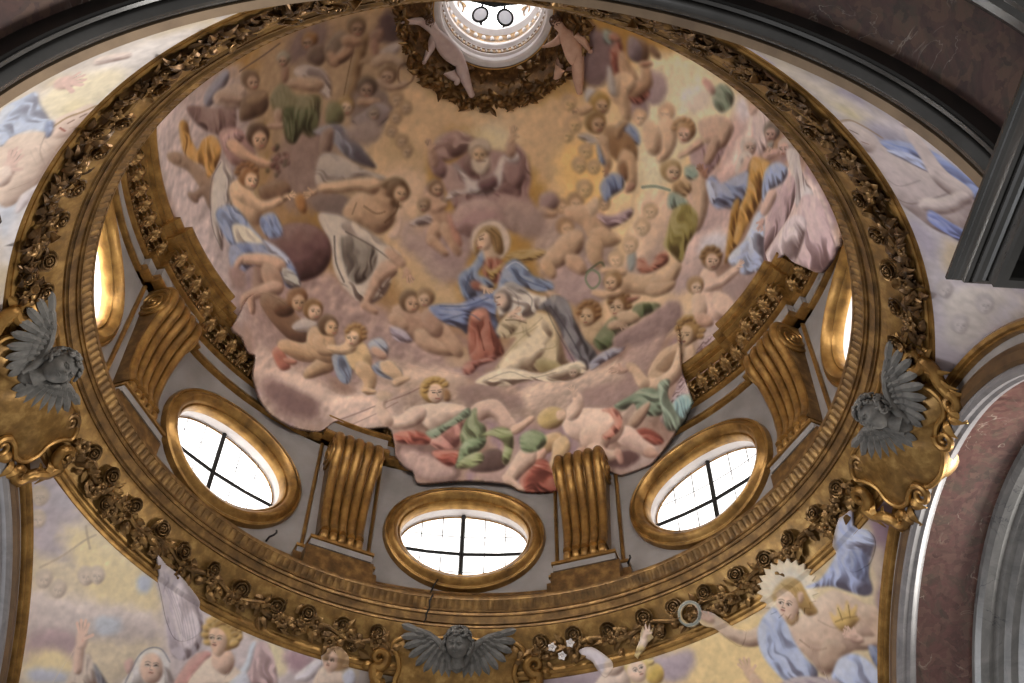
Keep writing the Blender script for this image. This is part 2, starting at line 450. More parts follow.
# ------------------------------------------------------------------ arches of the crossing
def arch_path(r, zc, zlow, n=64):                       # (h, z) along an arch with vertical legs
    return [(-r, zlow)] + [(-r * cos(pi * k / n), zc + r * sin(pi * k / n)) for k in range(n + 1)] + [(r, zlow)]
def arch_ring(mb, side, prof, zc, zlow=0.95, hc=0.0):
    """prof: closed (r, depth); depth is measured along the outward axis of the side."""
    paths = [arch_path(r, zc, zlow) for r, d in prof]
    secs = []
    for i in range(len(paths[0])):
        sec = []
        for (r, d), p in zip(prof, paths):
            h, z = p[i]; h += hc
            sec.append({'far': U(h, d, z), 'near': U(h, -d, z), 'right': U(d, h, z), 'left': U(-d, h, z)}[side])
        secs.append(sec)
    mb.sweep(secs)
AP = 1.17
for side in ('far', 'right', 'left'):
    zc = 1.26
    mb = MB(); arch_ring(mb, side, [(0.783, AP + .05), (0.783, AP - .004), (0.786, AP - .012), (0.791, AP - .012), (0.793, AP - .020), (0.801, AP - .024), (0.808, AP - .018), (0.811, AP - .005), (0.811, AP + .05)], zc); trim(mb, MG)
    mb = MB(); arch_ring(mb, side, [(0.758, AP + .05), (0.758, AP + .002), (0.785, AP + .002), (0.785, AP + .05)], zc); trim(mb, MGREY)
    mb = MB(); arch_ring(mb, side, [(0.714, AP + .05), (0.714, AP - .006), (0.722, AP - .014), (0.744, AP - .012), (0.752, AP - .005), (0.760, AP - .004), (0.760, AP + .05)], zc); trim(mb, MBRN)
    mb = MB(); arch_ring(mb, side, [(0.735, AP + .04), (0.700, AP + .042), (0.694, AP + .036), (0.690, AP + .022), (0.695, AP + .014), (0.693, AP + .002), (0.699, AP - .006), (0.708, AP - .008), (0.715, AP - .004), (0.735, AP)], zc); trim(mb, MWM)
    mb = MB(); arch_ring(mb, side, [(0.76, AP + .03), (0.706, AP + .03), (0.706, AP + .20), (0.76, AP + .20)], zc); trim(mb, MRED)
    mb = MB(); arch_ring(mb, side, [(0.76, AP + .195), (0.690, AP + .195), (0.676, AP + .205), (0.672, AP + .225), (0.680, AP + .240), (0.672, AP + .25), (0.672, AP + .265), (0.655, AP + .275), (0.655, AP + .295),
                                    (0.640, AP + .305), (0.640, AP + .33), (0.655, AP + .34), (0.640, AP + .36), (0.640, AP + .46), (0.76, AP + .46)], zc); trim(mb, MGM)
# near arch, seen from below: brown strip, grey moulding, marble soffit, moulding on the nave side
zc = 1.24
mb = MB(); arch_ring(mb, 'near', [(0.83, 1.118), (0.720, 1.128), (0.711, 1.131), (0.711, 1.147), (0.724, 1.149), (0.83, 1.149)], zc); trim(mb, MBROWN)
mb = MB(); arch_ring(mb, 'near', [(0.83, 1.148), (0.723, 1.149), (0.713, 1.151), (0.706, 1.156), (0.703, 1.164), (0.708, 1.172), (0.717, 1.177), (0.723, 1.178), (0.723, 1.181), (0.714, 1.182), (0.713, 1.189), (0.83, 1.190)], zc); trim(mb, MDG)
mb = MB(); arch_ring(mb, 'near', [(0.83, 1.189), (0.716, 1.1895), (0.718, 1.194), (0.756, 1.197), (0.83, 1.20)], zc); trim(mb, MBLK)  # dark fillet added in place of the shaded gap behind the moulding
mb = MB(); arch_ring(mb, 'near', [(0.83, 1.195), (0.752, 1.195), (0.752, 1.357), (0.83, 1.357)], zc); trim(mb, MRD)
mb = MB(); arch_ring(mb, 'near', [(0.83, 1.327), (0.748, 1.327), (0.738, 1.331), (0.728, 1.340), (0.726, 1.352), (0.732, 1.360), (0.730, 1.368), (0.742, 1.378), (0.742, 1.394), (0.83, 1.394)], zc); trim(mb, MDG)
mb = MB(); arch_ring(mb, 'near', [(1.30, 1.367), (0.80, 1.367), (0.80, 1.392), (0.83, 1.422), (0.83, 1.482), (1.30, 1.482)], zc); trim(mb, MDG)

# impost cornices under the near arch and the piers that carry them
def impost(sx):
    prof = [(-0.02, 1.112), (0.132, 1.112), (0.137, 1.110), (0.137, 1.105), (0.133, 1.103), (0.133, 1.099), (0.129, 1.096), (0.1265, 1.090), (0.1255, 1.083), (0.122, 1.080), (0.122, 1.0835), (0.1195, 1.0835), (0.1195, 1.076), (0.117, 1.073),
            (0.112, 1.071), (0.110, 1.067), (0.110, 1.0705), (0.1075, 1.0705), (0.107, 1.050), (0.104, 1.047), (0.094, 1.047), (0.092, 1.050), (0.092, 1.088), (0.062, 1.090), (0.060, 1.062), (0.055, 1.048), (0.046, 1.036), (0.040, 1.032), (0.040, 1.022), (0.030, 1.018), (0.022, 1.012), (0.018, 0.990), (-0.02, 0.985)]
    W, Y = 0.712, -1.277
    secs = []
    secs.append([U(sx * (W - o), -2.3, z) for o, z in prof])
    secs.append([U(sx * (W - o), Y + o, z) for o, z in prof])
    secs.append([U(sx * 1.7, Y + o, z) for o, z in prof])
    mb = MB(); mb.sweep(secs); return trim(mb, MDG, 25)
impost(1); impost(-1)
for sx, nm in ((1, 'wall_near_right'), (-1, 'wall_near_left')):
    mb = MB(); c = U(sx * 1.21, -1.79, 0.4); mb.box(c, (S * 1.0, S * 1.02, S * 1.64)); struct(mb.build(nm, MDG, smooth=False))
# chamfered piers under the far pendentives
for sx, nm in ((1, 'wall_far_right'), (-1, 'wall_far_left')):
    mb = MB()
    ol = [(0.70, 1.17), (0.812, 1.165), (1.165, 0.812), (1.17, 0.70), (1.6, 0.70), (1.6, 1.6), (0.70, 1.6)]
    mb.prism(ol, -0.4, 1.262, lambda a, b, d: U(sx * a, b, d)); struct(mb.build(nm, MGREY, smooth=False))

# ------------------------------------------------------------------ painted surfaces: dome, painted clouds over the entablature, pendentives
DOME_A, DOME_Z, DOME_H = 1.135, 3.165, 1.575
C0 = 2.7                                                # charts are measured from this height on the axis
def dome_pt(ph, th):                                    # th: eccentric angle, 0 at the crown
    return (ph, DOME_A * sin(th), DOME_Z + DOME_H * cos(th))
def dome_R(H):
    q = (H - DOME_Z) / DOME_H
    return DOME_A * sqrt(max(0.0, 1 - q * q))
def cloud_R(H):                                         # painted clouds: hang in front of the entablature, melt into the dome above
    if H >= 3.50: return dome_R(H) - 0.002
    if H <= 3.20: return 1.070 + max(0.0, 3.16 - H) * 0.28 + (0.0)
    t = (H - 3.20) / 0.30; t = t * t * (3 - 2 * t)
    return 1.070 * (1 - t) + (dome_R(3.50) - 0.002) * t
def ring_t(ph, t):
    """painted pendentive: t = 0 at the arch / pier, 1 at the ring; beyond 1 it continues over the frieze."""
    q = abs((ph + 45) % 90 - 45)                       # distance to the nearest arch axis
    if q < 34.70:
        h = 1.17 * math.tan(radians(q)); Rb = 1.17 / cos(radians(q))
        Hb = 1.26 + sqrt(max(0.0, 0.81 ** 2 - h * h)); Hb = min(Hb, 2.044)
    else:
        d = (1.17 + 0.81) / sqrt(2)
        Rb = d / cos(radians(45 - q)); Hb = 1.26
    Rt, Ht = 1.139, 2.049
    if t > 1:
        k = (t - 1) / 0.25
        return (Rt - min(0.010, (t - 1) * 1.2) - min(0.036, 0.085 * k) + (1.054 - Rt) * k, Ht + (2.176 - Ht) * k)
    L = sqrt((Rb - Rt) ** 2 + (Hb - Ht) ** 2)
    b = L * L / (8 * 1.42) * 4 * t * (1 - t)
    nx, nz = (Ht - Hb) / max(L, 1e-6), (Rb - Rt) / max(L, 1e-6)
    return (Rb + (Rt - Rb) * t + nx * b, Hb + (Ht - Hb) * t + nz * b)

# ------------------------------------------------------------------ small sculptural helpers (local coordinates in building units, scaled by S)
def leaf(mb, base, d, up, L, W, curl=0.25, n=5, fold=0.35):
    """A solid pointed leaf: from base along d, surface facing up, curling back at the tip."""
    base, d, up = Vector(base), Vector(d).normalized(), Vector(up)
    up = (up - d * up.dot(d)).normalized(); s = d.cross(up)
    secs = []
    for i in range(n + 1):
        q = i / n
        w = W * (sin(pi * min(0.97, 0.10 + 0.9 * q)) ** 0.8) * (1.0 if q < 0.6 else 1 - (q - 0.6) * 0.9) + W * 0.03
        c = base + d * (L * q) + up * (L * curl * (sin(pi * q) * 0.6 - q * q * 0.5))
        secs.append([c + s * w - up * w * fold, c + up * W * 0.16, c - s * w - up * w * fold, c - up * W * 0.20])
    mb.sweep(secs)
def spiral(cx, cy, r0, turns, a0=0.0, sgn=1, shrink=0.12, n=40):
    return [(cx + r0 * (1 - (1 - shrink) * i / n) * cos(a0 + sgn * 2 * pi * turns * i / n),
             cy + r0 * (1 - (1 - shrink) * i / n) * sin(a0 + sgn * 2 * pi * turns * i / n)) for i in range(n + 1)]

# ------------------------------------------------------------------ consoles
FOOT = 2.452
front = [(0.085, 0.062), (0.070, 0.095), (0.060, 0.135), (0.058, 0.190), (0.062, 0.250), (0.074, 0.320), (0.094, 0.385), (0.112, 0.430), (0.117, 0.462), (0.110, 0.490), (0.092, 0.508), (0.060, 0.514)]
def make_console(M, label):
    t = thing('scroll_console', M, label, 'console', 'gilded consoles carrying the entablature of the drum')
    W = lambda y: 0.076 + 0.020 * y / 0.5              # half width, wider at the top
    fr = smooth_open(front, 4)
    secs = []
    b = MB()
    for z, y in fr:
        w = W(y)
        secs.append([Vector((-w, y, -0.01)) * S, Vector((-w, y, z - 0.012)) * S, Vector((w, y, z - 0.012)) * S, Vector((w, y, -0.01)) * S])
    b.sweep(secs); b.build('shaft', MGD, t)
    for k in range(5):
        r = MB(); pts, rad = [], []
        for z, y in fr:
            w = W(y); pts.append(Vector(((k - 2) * w * 0.40, y, z - 0.010)) * S); rad.append(w * 0.185 * S)
        r.tube(pts, rad, 10); r.build('reed', MG, t)
        f = MB(); x = (k - 2) * W(0.04) * 0.40
        R_ = 0.030
        f.grid([[Vector((x + dx, 0.036 + R_ * q * cos(2 * pi * a / 20), 0.060 + R_ * q * sin(2 * pi * a / 20))) * S for a in range(20)]
                for dx, q in ((-0.014, 0.25), (-0.015, 0.45), (-0.011, 0.5), (-0.013, 0.7), (-0.010, 0.9), (-0.005, 1.0), (0.005, 1.0), (0.010, 0.9), (0.013, 0.7), (0.011, 0.5), (0.015, 0.45), (0.014, 0.25))], cu=True)
        f.build('foot_scroll', MG, t)
    for sg in (-1, 1):
        v = MB(); w = W(0.44)
        v.grid([[Vector((sg * (w + dx), 0.442 + 0.066 * q * cos(2 * pi * a / 28), 0.048 + 0.062 * q * sin(2 * pi * a / 28))) * S for a in range(28)] for dx, q in ((-0.02, 1.0), (0.004, 1.0), (0.006, 0.9), (0.003, 0.82), (0.003, 0.02))], cu=True)
        v.tube([Vector((sg * (w + 0.004), y, z)) * S for z, y in spiral(0.048, 0.442, 0.056, 2.2, 0, 1)], 0.0045 * S, 6)
        vol = v.build('volute', MG, t)
        e = MB(); e.ball(Vector((sg * (w + 0.005), 0.442, 0.048)) * S, 0.011 * S); e.build('volute_eye', MGB, vol)
        pl = MB()
        pl.sweep([[Vector((sg * (0.113 + a), y, c)) * S for a, c in ((0, -0.02), (0, 0.012), (0.006, 0.018), (0.012, 0.012), (0.012, -0.02))] for y in (0.0, 0.26, 0.515)])
        pl.build('pilaster_fillet', MG, t)
    p = MB()
    p.box(Vector((0, -0.020, 0.035)) * S, (0.22 * S, 0.026 * S, 0.12 * S)); p.box(Vector((0, -0.020, 0.010)) * S, (0.275 * S, 0.026 * S, 0.05 * S))
    p.build('plinth', MGREY, t, smooth=False)
    p = MB()
    p.box(Vector((0, -0.003, 0.038)) * S, (0.228 * S, 0.011 * S, 0.13 * S)); p.box(Vector((0, -0.003, 0.012)) * S, (0.285 * S, 0.011 * S, 0.056 * S))
    p.build('plinth_moulding', MG, t, smooth=False)
    p = MB()
    p.box(Vector((0, -0.098, 0.030)) * S, (0.24 * S, 0.130 * S, 0.12 * S)); p.box(Vector((0, -0.098, 0.010)) * S, (0.30 * S, 0.130 * S, 0.060 * S))
    p.build('plinth_base', MGD, t, smooth=False)
    p = MB(); p.box(Vector((0, 0.257, -0.004)) * S, (0.222 * S, 0.516 * S, 0.024 * S)); p.build('pilaster_strip', MGREY, t, smooth=False)
    return t
con = make_console(frame(-22.5, 1.165, FOOT), 'gilded ribbed scroll console left of the far oval window, grey block on top')
dup(con, frame(22.5, 1.165, FOOT), 'gilded ribbed scroll console right of the far oval window, painted feet above it')
dup(con, frame(-67.5, 1.165, FOOT), 'gilded ribbed scroll console seen from its side on the left, its volute lit')
dup(con, frame(67.5, 1.165, FOOT), 'gilded ribbed scroll console seen from its side on the right, its volute in shadow')

# ------------------------------------------------------------------ acanthus leaves on the drum frieze
def acanthus():
    m = MB()
    m.tube([Vector((0, -0.004, 0.004)) * S, Vector((0, 0.03, 0.012)) * S, Vector((0, 0.07, 0.020)) * S], [0.0065 * S, 0.006 * S, 0.002 * S], 6)
    for k, a in enumerate((-62, -40, -19, 0, 19, 40, 62)):
        L = (0.024, 0.036, 0.050, 0.060, 0.050, 0.036, 0.024)[k]
        b = Vector((0.004 * sin(radians(a)), 0.012 + 0.010 * cos(radians(a)), 0.006)) * S
        d = Vector((sin(radians(a)), cos(radians(a)), 0.30)) * S
        leaf(m, b, d, (0, 0, 1), L * S, 0.0068 * S, 0.75, 6, 0.3)
    for sg in (-1, 1):
        m.tube([Vector((x * sg, y, 0.008)) * S for x, y in [(0.002, 0.006)] + spiral(0.014, 0.004, 0.007, 1.3, 2.0, 1, 0.2, 16)], 0.0028 * S, 5)
    return m
aca = acanthus().build('acanthus_leaf', MGD, None)
used = [False]
def acanthus_row(label, spots):
    t = thing('acanthus_frieze', Matrix.Translation(pol(spots[0][0], 1.16, 3.08)), label, 'frieze ornament', 'gilded acanthus leaf friezes')
    inv = t.matrix_world.inverted()
    for ph, d in spots:
        o = aca if not used[0] else aca.copy()
        if used[0]: COL.objects.link(o)
        used[0] = True
        o.parent = t; o.matrix_parent_inverse = Matrix.Identity(4)
        o.matrix_local = inv @ frame(ph, 1.160 - d, 3.082, 6) @ Matrix.Scale(1.32, 4)
dd = lambda ph: 0.05 if min(abs(abs(ph) - 67.5), abs(abs(ph) - 22.5)) < 5.6 else (0.022 if min(abs(abs(ph) - 67.5), abs(abs(ph) - 22.5)) < 8.0 else 0.0)
acanthus_row('row of gilded acanthus leaves on the frieze above the left scroll console', [(p, dd(p)) for p in np.arange(-108.2, -43, 2.95)])
acanthus_row('row of gilded acanthus leaves on the frieze above the right scroll console', [(p, dd(p)) for p in np.arange(43.4, 108, 2.95)])
acanthus_row('short row of gilded acanthus leaves just left above the far window', [(p, dd(p)) for p in np.arange(-16.5, -8, 2.95)])

# ------------------------------------------------------------------ garlands on the frieze of the ring cornice
random.seed(21)
def rose_mesh(n_out):
    m = MB()
    m.ball((0, 0, 0.010 * S), (0.006 * S, 0.006 * S, 0.007 * S))
    for ring, (cnt, r, h, w) in enumerate(((4, 0.010, 0.018, 0.009), (5, 0.018, 0.017, 0.012), (n_out, 0.026, 0.010, 0.015))):
        for k in range(cnt):
            a = 2 * pi * (k + 0.5 * ring) / cnt + random.uniform(-.15, .15)
            secs = []
            for i in range(5):                          # cupped petal standing round the heart
                q = i / 4
                rr = r * (0.55 + 0.55 * sin(q * 1.9)); z = h * q * (1.25 - 0.35 * q)
                hw = w * (0.55 + 0.6 * sin(pi * min(q, 0.75)))
                if i == 4: hw *= 0.62
                c, s_ = Vector((cos(a), sin(a), 0)), Vector((-sin(a), cos(a), 0))
                secs.append([(c * rr + s_ * hw * g - c * abs(g) * hw * 0.45 + Vector((0, 0, z))) * S for g in (-1, -.4, .4, 1)] +
                            [(c * (rr - 0.003) + s_ * hw * g - c * abs(g) * hw * 0.45 + Vector((0, 0, z - 0.001))) * S for g in (1, .4, -.4, -1)])
            m.sweep(secs)
    return m
def blossom_mesh():
    m = MB(); m.ball((0, 0, 0.008 * S), 0.005 * S, None, 8, 6)
    for k in range(5):
        a = 2 * pi * k / 5
        leaf(m, Vector((cos(a), sin(a), 1.0)) * 0.004 * S, (cos(a), sin(a), 0.35), (0, 0, 1), 0.017 * S, 0.009 * S, 0.3, 4, 0.1)
    return m
def trumpet_mesh():
    m = MB()
    m.grid([[Vector((r * cos(2 * pi * k / 12), r * sin(2 * pi * k / 12), z)) * S for k in range(12)] for r, z in ((0.004, 0.0), (0.007, 0.014), (0.012, 0.024), (0.014, 0.026), (0.012, 0.027), (0.006, 0.020), (0.001, 0.016))], cu=True)
    return m
rose_src = [rose_mesh(6).build('rose', MRO, None), rose_mesh(7).build('rose', MRO, None)]
blo_src = blossom_mesh().build('blossom', MGD, None)
tru_src = trumpet_mesh().build('trumpet_flower', MGD, None)
whi_src = blossom_mesh().build('white_blossom', MWHITE, None); whi_src['label'] = 'small white flower'
first_use = {}
def put(src, parent, M, sc=1.0):
    o = src if src.name not in first_use else src.copy()
    if src.name in first_use: COL.objects.link(o)
    first_use[src.name] = 1
    o.parent = parent; o.matrix_parent_inverse = Matrix.Identity(4)
    o.matrix_local = parent.matrix_world.inverted() @ M @ Matrix.Scale(sc, 4)
    return o
def frieze_M(ph, v, lift=0.0):
    """v = 0 at the lower edge of the garland frieze, 1 at the upper."""
    R, H = 1.116 + (1.052 - 1.116) * v, 2.083 + (2.178 - 2.083) * v
    M = frame(ph, R, H, 33.7)
    M.translation = M.translation + (M.to_3x3() @ Vector((0, 0, lift * S)))
    return M
def garland(p0, p1, label):
    t = thing('rose_garland', frieze_M((p0 + p1) / 2, 0.5), label, 'garland', 'gilded rose garlands on the ring cornice')
    inv = t.matrix_world.inverted()
    sg = 1 if p1 > p0 else -1
    dv = -0.20 if abs(p0) > 90 else 0.0                 # the near garlands hang closer to the outer moulding
    n = int(abs(p1 - p0) / 5.7)
    for i in range(n):
        ph = p0 + (p1 - p0) * (i + 0.5) / n
        M = frieze_M(ph + random.uniform(-.5, .5), 0.62 + dv + random.uniform(-.05, .06), 0.010) @ Matrix.Rotation(random.uniform(0, 6), 4, 'Z') @ Matrix.Rotation(random.uniform(-.35, .35), 4, 'X')
        put(rose_src[i % 2], t, M, random.uniform(1.0, 1.15))
        if i % 2:
            put(rose_src[(i // 2) % 2], t, frieze_M(ph + 2.4, 0.15 + dv * 0.6 + random.uniform(-.04, .05), 0.010) @ Matrix.Rotation(random.uniform(0, 6), 4, 'Z'), random.uniform(0.66, 0.84))
        for q in range(2):
            put(blo_src, t, frieze_M(ph + random.uniform(-2.6, 2.6), random.uniform(0.10, 0.52) + dv, 0.014) @ Matrix.Rotation(random.uniform(0, 6), 4, 'Z') @ Matrix.Rotation(random.uniform(-.5, .5), 4, 'X'), random.uniform(0.8, 1.15))
        if i % 2 == 0:
            put(tru_src, t, frieze_M(ph + random.uniform(-2, 2), random.uniform(0.2, 0.5) + dv, 0.012) @ Matrix.Rotation(random.uniform(0, 6), 4, 'Z') @ Matrix.Rotation(random.uniform(0.2, .8), 4, 'X'), random.uniform(0.8, 1.1))
    st = MB(); pts = []
    for i in range(int(abs(p1 - p0) / 1.5)):
        ph = p0 + sg * (1.5 * i)
        M = frieze_M(ph, 0.40 + dv + 0.10 * sin(i * 0.9), 0.012); pts.append(inv @ M.translation)
    st.tube(pts, 0.0075 * S, 7); st.build('branch', MGD, t)
    lf = MB()
    for i in range(int(abs(p1 - p0) * (2.5 if dv == 0 else 3.6))):
        ph = p0 + (p1 - p0) * random.random()
        M = inv @ frieze_M(ph, dv + min(0.56, max(0.04, random.gauss(0.31, 0.15))), 0.006 + 0.008 * random.random())
        R3 = M.to_3x3()
        ang = random.gauss(pi if sg > 0 else 0, 0.9)     # the leaves trail away from the cartouche
        d = R3 @ Vector((-cos(ang), sin(ang), random.uniform(0.0, 0.55))); up = R3 @ Vector((random.uniform(-.4, .4), random.uniform(-.4, .4), 1))
        leaf(lf, M.translation, d, up, random.uniform(0.026, 0.046) * S, random.uniform(0.008, 0.013) * S, random.uniform(0.1, 0.5))
    lf.build('leaves', MDK if abs(p0) > 90 else MGD, t)
    return t
garland(-78, -11, 'gilded garland of roses along the lower left of the ring cornice')
g_ = garland(78, 11, 'gilded garland of roses along the lower right of the ring cornice')
for ph, v in ((16.3, 0.42), (17.8, 0.16), (19.5, 0.46)): put(whi_src, g_, frieze_M(ph, v, 0.030), 0.7)
garland(-101.5, -178, 'dark garland of roses on bright gold, along the upper left of the ring cornice')
garland(101.5, 178, 'dark brown garland of roses along the upper right of the ring cornice')

# ------------------------------------------------------------------ cartouches on the arch crowns
half = [(0.0, 0.085), (0.05, 0.072), (0.10, 0.066), (0.15, 0.072), (0.195, 0.060), (0.214, 0.036), (0.196, 0.010), (0.186, -0.030), (0.197, -0.068), (0.188, -0.105), (0.158, -0.124), (0.118, -0.118), (0.085, -0.130), (0.060, -0.162), (0.0, -0.178)]
outline = half + [(-x, y) for x, y in half[-2:0:-1]]
def make_cartouche(M, label):
    t = thing('cartouche', M, label, 'cartouche', 'gilded cartouches on the crowns of the arches')
    ol = smooth_closed(outline, 4)
    b = MB()
    rows = [[Vector((x, y, -0.05)) * S for x, y in ol]]
    for q, z in ((1.0, 0.004), (0.93, 0.012), (0.82, 0.020), (0.62, 0.030), (0.36, 0.037), (0.02, 0.040)):
        rows.append([Vector((x * q, -0.03 + (y + 0.03) * q, z)) * S for x, y in ol])
    b.grid(rows, cu=True); shield = b.build('shield', MGB, t, angle=60)
    r = MB(); r.tube([Vector((x * 0.985, y * 0.985 - 0.0004, 0.010)) * S for x, y in ol], 0.0075 * S, 8, closed=True); r.build('shield_rim', MG, shield)
    for sg in (-1, 1):
        v = MB()                                         # big side scroll: a thick ribbon that curls at both ends
        path = spiral(0.246, 0.000, 0.030, 1.25, -1.2, -1, 0.25, 26)[::-1] + smooth_open([(0.262, -0.024), (0.258, -0.06), (0.236, -0.088), (0.226, -0.118)], 5)[1:] + spiral(0.205, -0.128, 0.024, 1.1, 0.3, -1, 0.3, 18)
        k = len(path)
        v.tube([Vector((sg * x, y, 0.010 + 0.012 * sin(pi * i / k))) * S for i, (x, y) in enumerate(path)], [S * (0.007 + 0.009 * sin(pi * i / (k - 1))) for i in range(k)], 9)
        v.build('side_scroll', MG, t)
        a = MB()
        for (x, y, an, L) in ((0.235, -0.03, -60, 0.075), (0.232, -0.06, -80, 0.07), (0.215, -0.10, -60, 0.06), (0.19, -0.12, -95, 0.06), (0.165, -0.13, -75, 0.055), (0.262, -0.015, -20, 0.045), (0.14, -0.128, -110, 0.05), (0.25, 0.03, 60, 0.05)):
            leaf(a, Vector((sg * x, y, 0.006)) * S, (sg * cos(radians(an)), sin(radians(an)), 0.35), (0, 0, 1), L * S, 0.015 * S, 0.5)
        a.build('acanthus_leaf', MG, t)
        w = MB()                                         # lower volute beside the point
        path = spiral(0.098, -0.150, 0.028, 1.35, 1.9, 1, 0.2, 24)
        w.tube([Vector((sg * x, y, 0.016)) * S for x, y in path], [S * (0.010 - 0.005 * i / 24) for i in range(25)], 8)
        w.build('lower_volute', MG, t)
        u = MB()                                         # dark rosette volute under the wing
        path = spiral(0.150, 0.040, 0.026, 1.5, 0.5, 1, 0.15, 24)
        u.tube([Vector((sg * x, y, 0.020)) * S for x, y in path], [S * (0.008 - 0.003 * i / 24) for i in range(25)], 8)
        u.build('upper_volute', MGD, t)
    return t
def cart_M(phi): return frame(phi, 1.09, 2.085, 33.7)
CM = cart_M(0)
cart = make_cartouche(CM, 'gilded cartouche at the bottom edge under the frontal stone cherub head')
dup(cart, cart_M(-90), 'gilded cartouche on the left arch crown, half cut by the left edge')
dup(cart, cart_M(90), 'gilded cartouche on the right arch crown with dark cherub head')

# ------------------------------------------------------------------ winged cherub heads
def head_mesh(r):
    """A child's head: x right, y up, z the face."""
    m = MB(); rows = []
    NU, NV = 40, 30
    def g(x, y, cx, cy, sx, sy): return math.exp(-((x - cx) / sx) ** 2 - ((y - cy) / sy) ** 2)
    for i in range(NV + 1):
        th = pi * max(0.004, min(0.996, i / NV)); row = []
        for j in range(NU):
            ps = 2 * pi * j / NU
            x, y, z = sin(th) * sin(ps), cos(th), sin(th) * cos(ps)
            k = 1.0
            if z > 0:
                k += 0.17 * g(x, y, 0, -0.12, .13, .15) + 0.06 * g(x, y, 0, 0.10, .12, .2)          # nose
                k += 0.07 * (g(x, y, .42, -.22, .25, .22) + g(x, y, -.42, -.22, .25, .22))           # cheeks
                k -= 0.10 * (g(x, y, .33, .09, .16, .09) + g(x, y, -.33, .09, .16, .09))              # eye sockets
                k += 0.035 * (g(x, y, .33, .075, .09, .05) + g(x, y, -.33, .075, .09, .05))           # lids
                k += 0.05 * (g(x, y, .33, .24, .2, .07) + g(x, y, -.33, .24, .2, .07))                # brows
                k += 0.07 * (g(x, y, 0, -.40, .17, .05) + g(x, y, 0, -.53, .14, .06)) - 0.05 * g(x, y, 0, -.465, .2, .025)  # lips
                k += 0.08 * g(x, y, 0, -.74, .2, .14)                                                  # chin
            k = 1 + (k - 1) * 1.75
            row.append(Vector((x * 0.86 * k, y * 1.04 * k, z * 0.92 * k)) * r)
        rows.append(row)
    m.grid(rows, cu=True)
    for sg in (-1, 1): m.ball(Vector((sg * 0.88, -0.02, -0.02)) * r, Vector((0.09, 0.2, 0.14)) * r)    # ears
    for sg in (-1, 1):                                   # eyeballs under heavy lids, brow ridges, nostril wings
        m.ball(Vector((sg * 0.31, 0.06, 0.78)) * r, Vector((0.15, 0.085, 0.09)) * r)
        m.tube([Vector(q) * r for q in ((sg * 0.12, 0.07, 0.86), (sg * 0.31, 0.16, 0.89), (sg * 0.50, 0.07, 0.76))], [0.02 * r, 0.045 * r, 0.02 * r], 6)
        m.tube([Vector(q) * r for q in ((sg * 0.12, 0.20, 0.93), (sg * 0.30, 0.27, 0.88), (sg * 0.50, 0.20, 0.76))], [0.05 * r, 0.085 * r, 0.05 * r], 6)
        m.ball(Vector((sg * 0.09, -0.16, 0.99)) * r, Vector((0.085, 0.07, 0.08)) * r)
    m.tube([Vector(q) * r for q in ((0, 0.18, 0.93), (0, 0.0, 1.03), (0, -0.14, 1.10))], [0.06 * r, 0.085 * r, 0.12 * r], 8)
    m.tube([Vector(q) * r for q in ((-0.19, -0.42, 0.86), (0, -0.39, 0.96), (0.19, -0.42, 0.86))], [0.03 * r, 0.075 * r, 0.03 * r], 6)
    m.tube([Vector(q) * r for q in ((-0.14, -0.50, 0.85), (0, -0.52, 0.92), (0.14, -0.50, 0.85))], [0.02 * r, 0.05 * r, 0.02 * r], 6)
    m.tube([Vector((0, -0.7, -0.15)) * r, Vector((0, -1.15, -0.2)) * r, Vector((0, -1.5, -0.35)) * r], [0.45 * r, 0.46 * r, 0.6 * r], 14)
    return m
def hair_mesh(r, seed=3):
    rnd = random.Random(seed); m = MB()
    for i in range(170):
        u = rnd.uniform(-1, 1); ps = rnd.uniform(0, 2 * pi); th = math.acos(u)
        x, y, z = sin(th) * sin(ps), cos(th), sin(th) * cos(ps)
        if z > 0.30 and y < 0.50: continue
        if y < -0.55: continue
        c = Vector((x * 0.92, y * 1.08, z * 0.96)) * r
        n = Vector((x, y, z)); a = n.orthogonal().normalized(); b = n.cross(a); ph = rnd.uniform(0, 6)
        m.tube([c + (a * cos(ph + 4.6 * q) + b * sin(ph + 4.6 * q)) * r * 0.22 * (1 - 0.6 * q) + n * r * (0.05 + 0.14 * q) for q in (0, .2, .4, .6, .8, 1)], [0.05 * r, 0.10 * r, 0.11 * r, 0.10 * r, 0.09 * r, 0.05 * r], 6)
    return m
